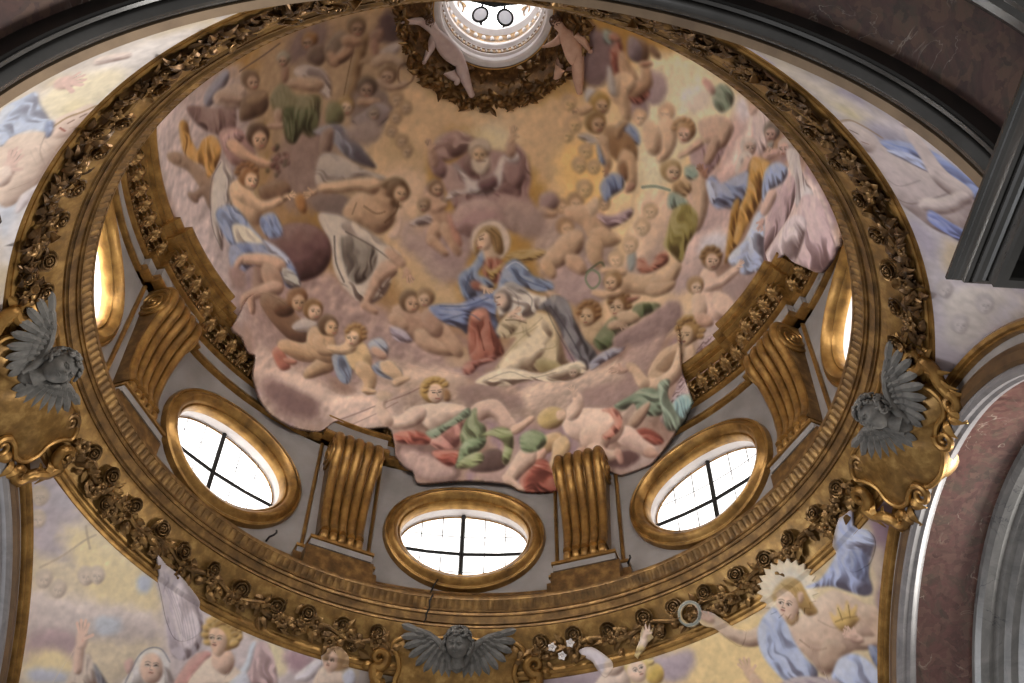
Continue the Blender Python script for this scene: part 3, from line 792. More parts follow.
def wing_mesh(sg):
    m = MB()
    def feather(bx, by, an, L, W, z, lift=0.10):
        a = radians(an); d = Vector((sg * cos(a), sin(a), 0)); sd = Vector((-sg * sin(a), cos(a), 0))
        secs = []
        for i in range(9):                               # rounded paddle with a raised quill
            q = i / 8; w = W * (0.55 + 0.45 * min(1, q * 2)) * sqrt(max(0.03, 1 - max(0.0, (q - 0.70) / 0.30) ** 2))
            c = Vector((sg * bx, by, z)) + d * (L * q) + Vector((0, 0, lift * L * sin(pi * q) * 0.6 - 0.10 * L * q))
            secs.append([(c + sd * w + Vector((0, 0, -0.002))) * S, (c + Vector((0, 0, 0.0045))) * S, (c - sd * w + Vector((0, 0, -0.002))) * S, (c - Vector((0, 0, 0.006))) * S])
        m.sweep(secs)
    for k in range(9):                                   # long flight feathers hang from the arm of the wing
        q = k / 8; x = 0.134 - 0.098 * q; y = 0.096 - 0.075 * q
        feather(x, y - 0.012 * q, 18 - 116 * q ** 0.8, 0.040 + 0.060 * sin(pi * min(0.9, 0.25 + q * 0.55)), 0.0135, 0.046)
    for k in range(9):
        q = k / 8; x = 0.120 - 0.090 * q; y = 0.093 - 0.068 * q
        feather(x, y, 8 - 95 * q ** 0.8, 0.044, 0.011, 0.052)
    for k in range(8):
        q = k / 7; x = 0.104 - 0.076 * q; y = 0.088 - 0.066 * q
        feather(x, y, 0 - 85 * q, 0.026, 0.009, 0.058)
    m.tube([Vector((sg * x, y, z)) * S for x, y, z in ((0.020, -0.03, 0.046), (0.030, 0.005, 0.056), (0.042, 0.034, 0.060), (0.075, 0.068, 0.058), (0.110, 0.092, 0.052), (0.150, 0.106, 0.046), (0.168, 0.108, 0.044))],
           [S * r for r in (0.010, 0.014, 0.015, 0.012, 0.010, 0.008, 0.003)], 9)
    return m
def make_cherub(M, turn, label):
    t = thing('winged_cherub_head', M, label, 'cherub head', 'grey stone cherub heads on the cartouches')
    hr = 0.051
    T = Matrix.Translation(Vector((0.0, 0.062, 0.086)) * S) @ turn
    h = head_mesh(hr * S).build('head', MSTONE, t, angle=80); h.matrix_local = T
    hair_mesh(hr * S).build('hair', MSTONE, h, angle=80)
    for sg in (-1, 1): wing_mesh(sg).build('wing', MSTONE, t)
    b = MB(); b.ball(Vector((0, 0.0, 0.042)) * S, Vector((0.030, 0.045, 0.026)) * S); b.build('breast', MSTONE, t)
    return t
def rot(x, y, z): return Matrix.Rotation(radians(z), 4, 'Z') @ Matrix.Rotation(radians(y), 4, 'Y') @ Matrix.Rotation(radians(x), 4, 'X')
SC = Matrix.Scale(0.86, 4)
ch = make_cherub(cart_M(0) @ SC, rot(12, -14, -4), 'pale grey stone cherub head with spread wings facing forward at the bottom')
dup(ch, cart_M(-90) @ Matrix.Translation(Vector((-.085, -.036, 0)) * S) @ SC, 'grey stone cherub head with wings on the left cartouche, seen sideways')
dup(ch, cart_M(90) @ Matrix.Translation(Vector((.080, -.036, 0)) * S) @ SC, 'dark grey stone cherub head with wings on the right cartouche, seen sideways')

# ------------------------------------------------------------------ oculus: leaf wreath, putti, lantern, lamps
random.seed(5)
w = thing('leaf_wreath', Matrix.Translation(U(0, 0, 4.66)), 'dark bronze leaf wreath encircling the bright oculus at the top of the dome', 'wreath')
winv = w.matrix_world.inverted()
def wr(ph, R, H): return winv @ pol(ph, R, H)
m = MB()
m.grid([[wr(360 * k / 96, R, H) for k in range(96)] for R, H in ((0.265, 4.70), (0.300, 4.655), (0.345, 4.625), (0.385, 4.615), (0.41, 4.64), (0.40, 4.72), (0.33, 4.74), (0.27, 4.74))], cu=True, cv=True)
m.build('wreath_core', MDK, w)
m = MB()
for i in range(900):
    ph = random.uniform(0, 360); q = random.random()
    R = 0.275 + 0.135 * q; H = 4.700 - 0.100 * q - 0.012 * random.random()
    a = radians(ph); ro = Vector((sin(a), cos(a), 0)); tg = Vector((cos(a), -sin(a), 0))
    d = tg * random.choice((-1, 1)) * random.uniform(0.3, 1) + ro * random.uniform(-0.2, 0.9) + Vector((0, 0, random.uniform(-0.7, 0.1)))
    leaf(m, wr(ph, R, H), d, -ro * 0.5 + Vector((random.uniform(-.5, .5), random.uniform(-.5, .5), -1)), random.uniform(0.04, 0.07) * S, random.uniform(0.010, 0.016) * S, random.uniform(-.1, .6))
tag(m.build('leaves', MRO, w), kind='stuff')
m = MB()
for i in range(150):
    ph = 360 * i / 150 + random.uniform(-1, 1); R = 0.395 + random.uniform(0, 0.012)
    a = radians(ph); ro = Vector((sin(a), cos(a), 0)); tg = Vector((cos(a), -sin(a), 0))
    leaf(m, wr(ph, R, 4.632), ro + tg * random.uniform(-.7, .7) + Vector((0, 0, -0.35)), Vector((0, 0, -1)), random.uniform(0.035, 0.06) * S, 0.007 * S, 0.1)
m.build('gilt_leaf_tips', MGD, w)

def skin_body(name, joints, bones, mat, parent):
    idx = {k: i for i, k in enumerate(joints)}
    me = bpy.data.meshes.new(name)
    me.from_pydata([joints[k][0] for k in joints], [(idx[a], idx[b]) for a, b in bones], [])
    o = bpy.data.objects.new(name, me); COL.objects.link(o); o.parent = parent
    sk = o.modifiers.new('skin', 'SKIN'); sk.use_smooth_shade = True
    sv = me.skin_vertices[0].data if me.skin_vertices else None
    if sv is None:
        bm = bmesh.new(); bm.from_mesh(me); bm.verts.layers.skin.verify(); bm.to_mesh(me); bm.free(); sv = me.skin_vertices[0].data
    for k, i in idx.items(): sv[i].radius = (joints[k][1], joints[k][1]); sv[i].use_root = (k == 'pelvis')
    ss = o.modifiers.new('smooth', 'SUBSURF'); ss.levels = 2; ss.render_levels = 2
    me.materials.append(mat)
    return o
def putto(pts, label, hair_mat, flip, skin=None):
    base = U(*pts['pelvis'])
    t = thing('putto', Matrix.Translation(base), label, 'putto figure')
    rad = dict(pelvis=.031, belly=.033, chest=.031, neck=.014, head=.024, top=.020, shA=.017, elA=.0135, haA=.010, fA=.007, shB=.017, elB=.0135, haB=.010, fB=.007, hipA=.024, kneeA=.020, ankA=.012, footA=.010, hipB=.024, kneeB=.020, ankB=.012, footB=.010)
    J = {}
    P_ = {k: U(*v) - base for k, v in pts.items()}
    hd = (P_['head'] - P_['neck']).normalized()
    P_['top'] = P_['head'] + hd * 0.02 * S
    ax = (P_['neck'] - P_['pelvis']).normalized()
    sd = (P_['kneeA'] - P_['kneeB']); sd = (sd - ax * sd.dot(ax)).normalized()
    P_['hipA'] = P_['pelvis'] + sd * 0.018 * S - ax * 0.012 * S; P_['hipB'] = P_['pelvis'] - sd * 0.018 * S - ax * 0.012 * S
    P_['shA'] = P_['chest'] + ax * 0.016 * S + (P_['elA'] - P_['chest']).normalized() * 0.028 * S
    P_['shB'] = P_['chest'] + ax * 0.016 * S + (P_['elB'] - P_['chest']).normalized() * 0.028 * S
    for q in 'AB': P_['f' + q] = P_['ha' + q] + (P_['ha' + q] - P_['el' + q]).normalized() * 0.018 * S
    order = ['pelvis', 'belly', 'chest', 'neck', 'head', 'top', 'shA', 'elA', 'haA', 'fA', 'shB', 'elB', 'haB', 'fB', 'hipA', 'kneeA', 'ankA', 'footA', 'hipB', 'kneeB', 'ankB', 'footB']
    J = {k: (P_[k], rad[k] * S * (1.45 if k not in ('neck', 'head', 'top', 'haA', 'haB', 'fA', 'fB') else 1.15)) for k in order}
    bones = [('pelvis', 'belly'), ('belly', 'chest'), ('chest', 'neck'), ('neck', 'head'), ('head', 'top')]
    for q in 'AB': bones += [('chest', 'sh' + q), ('sh' + q, 'el' + q), ('el' + q, 'ha' + q), ('ha' + q, 'f' + q), ('pelvis', 'hip' + q), ('hip' + q, 'knee' + q), ('knee' + q, 'ank' + q), ('ank' + q, 'foot' + q)]
    skin_body('body', J, bones, skin or MFLESH, t)
    hc = P_['head'] + hd * 0.010 * S
    q = hd.to_track_quat('Y', 'Z').to_matrix().to_4x4()
    h = hair_mesh(0.024 * S, 9).build('hair', hair_mat, t, angle=80); h.matrix_local = Matrix.Translation(hc) @ q
    for qn in 'AB':                                      # fingers
        f = MB(); dr = (P_['f' + qn] - P_['ha' + qn]).normalized(); sdv = dr.orthogonal().normalized()
        for k in range(5):
            st = P_['f' + qn] + sdv * (k - 2) * 0.0042 * S - dr * 0.004 * S
            L = (0.010, 0.016, 0.018, 0.016, 0.012)[k]
            e = st + (dr + sdv * (k - 2) * 0.14) * L * S
            f.tube([st, st.lerp(e, 0.5) + dr.cross(sdv) * 0.001 * S, e], [0.0026 * S, 0.0024 * S, 0.0015 * S], 6)
        f.build('fingers', skin or MFLESH, t)
    return t
MHAIR = plain('auburn_hair', [(0.3, (0.24, 0.15, 0.09)), (0.7, (0.38, 0.25, 0.15))], 8.0, 0.7)
MPALE = plain('pale_stucco_flesh', [(0.3, (0.66, 0.58, 0.56)), (0.7, (0.78, 0.71, 0.69))], 4.0, 0.75, 0.0, 0.05)
putto(dict(head=(-.279, .049, 4.650), neck=(-.252, .078, 4.656), chest=(-.232, .111, 4.660), belly=(-.200, .165, 4.660), pelvis=(-.168, .210, 4.655), kneeA=(-.120, .275, 4.632), ankA=(-.092, .330, 4.612), footA=(-.073, .368, 4.600),
           kneeB=(-.185, .268, 4.628), ankB=(-.140, .292, 4.606), footB=(-.158, .310, 4.596), elA=(-.272, .155, 4.632), haA=(-.290, .196, 4.615), elB=(-.322, .030, 4.632), haB=(-.373, .030, 4.605)),
      'pale naked putto sprawling across the left side of the leaf wreath, legs hanging down', MHAIR, 1, MPALE)
putto(dict(head=(.283, .010, 4.650), neck=(.306, .033, 4.640), chest=(.335, .062, 4.624), belly=(.356, .098, 4.604), pelvis=(.366, .138, 4.592), kneeA=(.312, .182, 4.592), ankA=(.302, .233, 4.590), footA=(.295, .262, 4.588),
           kneeB=(.392, .209, 4.556), ankB=(.402, .263, 4.536), footB=(.408, .287, 4.524), elA=(.396, .051, 4.590), haA=(.422, .080, 4.572), elB=(.290, .085, 4.625), haB=(.252, .105, 4.630)),
      'tan naked putto at the right end of the leaf wreath, his legs dangling', MHAIR, 1)

# lantern above the oculus
tr = MB(); tr.ring([(0.29, 4.715), (0.246, 4.716), (0.237, 4.722), (0.236, 4.738), (0.242, 4.745), (0.244, 4.775), (0.234, 4.785), (0.240, 4.80), (0.240, 4.86), (0.226, 4.875), (0.226, 4.90), (0.236, 4.91), (0.236, 5.00), (0.212, 5.02), (0.208, 5.045), (0.225, 5.055), (0.232, 5.06), (0.232, 5.75), (0.29, 5.75)], n=96)
trim(tr, MWHITE, 30)
cp = MB(); cp.grid([[pol(360 * k / 48, 0.26 * sin(a), 5.74 + 0.2 * cos(a)) for k in range(48)] for a in (1.57, 1.2, .8, .4, .02)], cu=True); trim(cp, MWHITE)
for n_, R_, H_, cnt, h_ in (('lantern_ornament', 0.242, 4.83, 60, 0.020), ('lantern_ornament', 0.236, 4.955, 36, 0.040)):
    t = thing(n_, Matrix.Translation(U(0, 0, H_)), 'band of gilded beads and darts round the white lantern, ' + ('lower and narrower one' if cnt == 60 else 'upper and broader one'), 'ornament')
    iv = t.matrix_world.inverted(); b = MB(); e = MB()
    b.grid([[iv @ pol(360 * k / 96, R_ - dr, H_ + dh) for k in range(96)] for dr, dh in ((0, -h_), (0.004, -h_), (0.006, -h_ * .8), (0.003, -h_ * .7), (0.003, h_ * .7), (0.006, h_ * .8), (0.004, h_), (0, h_))], cu=True)
    b.build('fillets', MGD, t)
    for k in range(cnt):
        e.ball(iv @ pol(360 * k / cnt, R_ - 0.004, H_), (0.010 * S * 30 / cnt * 1.3, 0.010 * S * 30 / cnt * 1.3, h_ * 0.55 * S), None, 8, 6)
    e.build('eggs', MWHITE, t)
for i, pc in enumerate((0, 90, 180, 270)):
    q = MB(); q.grid([[pol(pc + a, 0.2305, H) for a in np.linspace(-24, 24, 9)] for H in np.linspace(5.065, 5.60, 6)]); q.grid([[pol(pc + a, 0.2325, H) for a in np.linspace(-24, 24, 9)] for H in np.linspace(5.065, 5.60, 6)])
    F = struct(q.build('window_%d' % (9 + i), MSKYL))
    f = MB()
    for a in (-26, 26): f.tube([pol(pc + a, 0.2285, 5.055), pol(pc + a, 0.2285, 5.64)], 0.012 * S, 8)
    f.tube([pol(pc + a, 0.2285, 5.62) for a in np.linspace(-26, 26, 9)], 0.012 * S, 8); f.build('window_frame', MWHITE, F)
for i, pc in enumerate((45, -45, 135, -135)):
    t = thing('lantern_scroll', frame(pc, 0.231, 5.20), 'small gilded scroll ornament between the lantern windows, ' + ('right side', 'left side', 'near right side', 'near left side')[i], 'ornament', 'gilded scrolls in the lantern')
    for sg in (-1, 1):
        m = MB(); m.tube([Vector((sg * x, y, 0.006)) * S for x, y in spiral(0.016, 0.0, 0.016, 1.4, 0.4, 1, 0.2, 20) + [(0.02, -0.05), (0.012, -0.10)]], 0.0045 * S, 6); m.build('scroll', MGD, t)
bar = MB(); bar.tube([pol(-90, 0.238, 4.955), U(-0.1, 0.035, 4.93), U(0.0, 0.045, 4.925), U(0.1, 0.035, 4.93), pol(90, 0.238, 4.955)], [0.010 * S, 0.012 * S, 0.02 * S, 0.012 * S, 0.010 * S], 10)
tag(bar.build('lamp_bar', MIRON), 'dark bar across the lantern that carries the two round lamps', 'bar')
MLENS = plain('pale_lamp_glass', [(0.3, (0.74, 0.74, 0.76)), (0.7, (0.84, 0.84, 0.86))], 2.0, 0.3)
_b = MLENS.node_tree.nodes['Principled BSDF']; _b.inputs['Emission Color'].default_value = (0.9, 0.92, 1, 1); _b.inputs['Emission Strength'].default_value = 0.30   # glow added so the backlit lenses come out pale
for (x, y, rx, lab) in ((-0.060, 0.078, 18, 'left one of two round dark-rimmed lamps hanging in the lantern'), (0.054, 0.084, -14, 'right one of two round dark-rimmed lamps hanging in the lantern')):
    t = thing('round_lamp', Matrix.Translation(U(x, y, 4.86)) @ Matrix.Rotation(radians(-52 if x < 0 else -38), 4, 'X') @ Matrix.Rotation(radians(rx), 4, 'Y'), lab, 'lamp')
    r_ = 0.036 * S
    m = MB(); m.tube([(r_ * cos(2 * pi * k / 32), r_ * sin(2 * pi * k / 32), 0) for k in range(32)], 0.006 * S, 8, closed=True); lrim = m.build('rim', MIRON, t)
    m = MB(); m.grid([[(r_ * q * cos(2 * pi * k / 32), r_ * q * sin(2 * pi * k / 32), z * S) for k in range(32)] for q, z in ((0.99, 0.0), (0.6, -0.006), (0.02, -0.009), (0.02, 0.02), (0.6, 0.016), (0.99, 0.006))], cu=True, cv=False); m.build('lens', MLENS, lrim)
    m = MB(); iv = t.matrix_world.inverted(); m.tube([(0, r_, 0.004 * S), (0, r_ * 1.1, 0.02 * S), iv @ U(x * 0.9, 0.04, 4.925)], 0.006 * S, 6); m.build('yoke', MIRON, t)

# little iron hooks on the drum base
for ph, lab in ((-34.5, 'small bent iron hook on the drum wall under the left-hand oval window'), (29.2, 'small bent iron hook on the drum wall under the right-hand oval window')):
    t = MB(); M = frame(ph, 1.165, 2.43)
    t.tube([M @ (Vector(p) * S) for p in ((0, 0, 0), (0.0, 0.005, 0.02), (0.010, 0.012, 0.03), (0.018, 0.026, 0.03), (0.016, 0.036, 0.03))], 0.0035 * S, 6)
    tag(t.build('iron_hook', MIRON), lab, 'hook')

# strokes of the frescoes: kind, colour, light angle, scale, parameters, outline in surface-chart units
CLOUD_OUT = [(-55.06, 3.16), (-52.04, 3.132), (-49.53, 3.104), (-47.85, 3.11), (-46.76, 3.05), (-44.3, 2.992), (-41.05, 2.954), (-37.29, 2.946), (-33.97, 2.956), (-30.45, 2.978), (-29.11, 3.004), (-27.61, 3.048), (-25.74, 3.056), (-22.17, 3.06), (-17.03, 3.098), (-15.33, 3.05), (-14.39, 2.99), (-12.48, 2.954), (-10.61, 2.94), (-9.38, 2.898), (-5.21, 2.912), (0.5, 2.93), (7.25, 2.918), (10.1, 2.886), (14.43, 2.87), (17.54, 2.87), (19.05, 2.91), (20.79, 2.946), (24.4, 2.944), (26.77, 2.94), (26.98, 2.912), (29.38, 2.87), (32.49, 2.87), (35.47, 2.87), (38.06, 2.896), (40.7, 2.93), (42.65, 2.958), (44.27, 2.97), (46.97, 3.02), (49.38, 3.016), (52.95, 3.08), (53.37, 3.13), (54.84, 3.148), (56.57, 3.184), (46, 3.5), (20, 3.515), (0, 3.515), (-25, 3.515), (-49, 3.5)]
CLOUD_RIGHT = [(74.81, 3.262), (79.98, 3.174), (80.72, 3.11), (82.45, 3.034), (83.9, 2.97), (86.87, 2.94), (90.65, 2.928), (93.38, 2.932), (118, 3.1), (128, 3.12), (130, 3.5), (100, 3.515), (76, 3.5)]
SPILL = {'FL': [('painted_wing', [(356.8, 65.6), (379.1, 67.6), (406.7, 68.1), (437.4, 73.1), (465.9, 81.5), (489.4, 101.6), (480.8, 128.0), (460.9, 138.2), (435.3, 122.9), (410.4, 101.1), (386.7, 82.5)]), ('painted_child_head', [(683.3, 89.4), (678.7, 80.0), (686.0, 71.6), (701.1, 67.7), (717.3, 73.0), (725.6, 82.2), (736.3, 108.5), (691.8, 121.2)])], 'FR': [('painted_halo', [(605.8, 99.9), (608.4, 108.3), (597.7, 106.5), (597.4, 115.2), (587.7, 111.2), (584.6, 119.7), (576.6, 113.6), (570.9, 121.2), (565.1, 113.6), (557.2, 119.8), (554.0, 111.1), (544.4, 115.2), (544.0, 105.9), (533.2, 107.4), (535.8, 98.4), (524.7, 97.3), (530.3, 89.4), (519.6, 85.8), (529.3, 81.9), (521.8, 78.6), (532.7, 75.6), (527.1, 69.8), (539.0, 68.9), (536.5, 62.3), (548.2, 63.5), (549.4, 56.6), (559.8, 59.8), (564.6, 53.3), (572.7, 58.1), (580.6, 52.6), (585.6, 58.7), (596.0, 54.7), (597.4, 61.4), (609.1, 59.2), (606.9, 65.9), (618.9, 65.7), (613.4, 71.8), (624.6, 73.6), (616.4, 78.7), (625.4, 81.4), (614.0, 83.2), (622.1, 89.3), (611.4, 91.9), (616.8, 99.4)]), ('painted_cloak_end', [(672.5, 83.1), (715.9, 67.6), (733.1, 68.3), (746.0, 71.0), (726.6, 81.6), (734.2, 90.1), (729.2, 101.6), (709.2, 112.8), (692.5, 117.4), (666.7, 110.3)]), ('painted_hand', [(460.3, 117.5), (446.9, 102.5), (435.9, 82.8), (423.2, 75.9), (417.7, 69.5), (421.5, 60.9), (432.6, 59.3), (444.2, 65.2), (453.3, 75.5), (462.4, 87.2), (477.0, 99.8)]), ('painted_thorn_wreath', [(428.9, 61.8), (424.3, 65.6), (418.5, 68.4), (412.0, 70.2), (405.3, 70.6), (399.0, 69.7), (393.8, 67.5), (390.1, 64.2), (388.3, 60.2), (388.6, 55.8), (391.0, 51.4), (394.7, 46.1), (400.0, 42.0), (406.5, 39.6), (413.6, 39.1), (420.3, 40.5), (426.1, 43.7), (430.4, 48.3), (432.4, 53.2), (431.6, 57.6)]), ('painted_child_arm', [(293.5, 79.4), (303.4, 70.7), (312.5, 64.3), (317.7, 57.2), (326.3, 50.6), (326.3, 56.6), (332.6, 46.0), (331.8, 56.5), (340.2, 48.1), (335.1, 58.4), (345.0, 54.7), (334.8, 63.0), (335.9, 66.8), (323.2, 70.0), (312.0, 77.1), (296.6, 82.7)]), ('painted_child_wing', [(207.2, 60.6), (227.2, 58.5), (244.2, 67.7), (256.2, 81.6), (239.1, 95.3), (228.0, 83.0), (224.0, 75.3), (214.3, 69.5)])]}
WREATH_HOLE = [(422.7, 60.0), (419.6, 62.6), (415.6, 64.7), (411.1, 65.9), (406.5, 66.3), (402.3, 65.7), (398.9, 64.2), (396.5, 61.9), (395.3, 59.1), (395.7, 56.1), (397.4, 53.1), (400.3, 50.0), (403.9, 47.2), (408.3, 45.4), (413.0, 45.0), (417.5, 45.9), (421.3, 48.0), (424.2, 51.2), (425.1, 54.0), (424.6, 57.0)]
FRESCO = {}
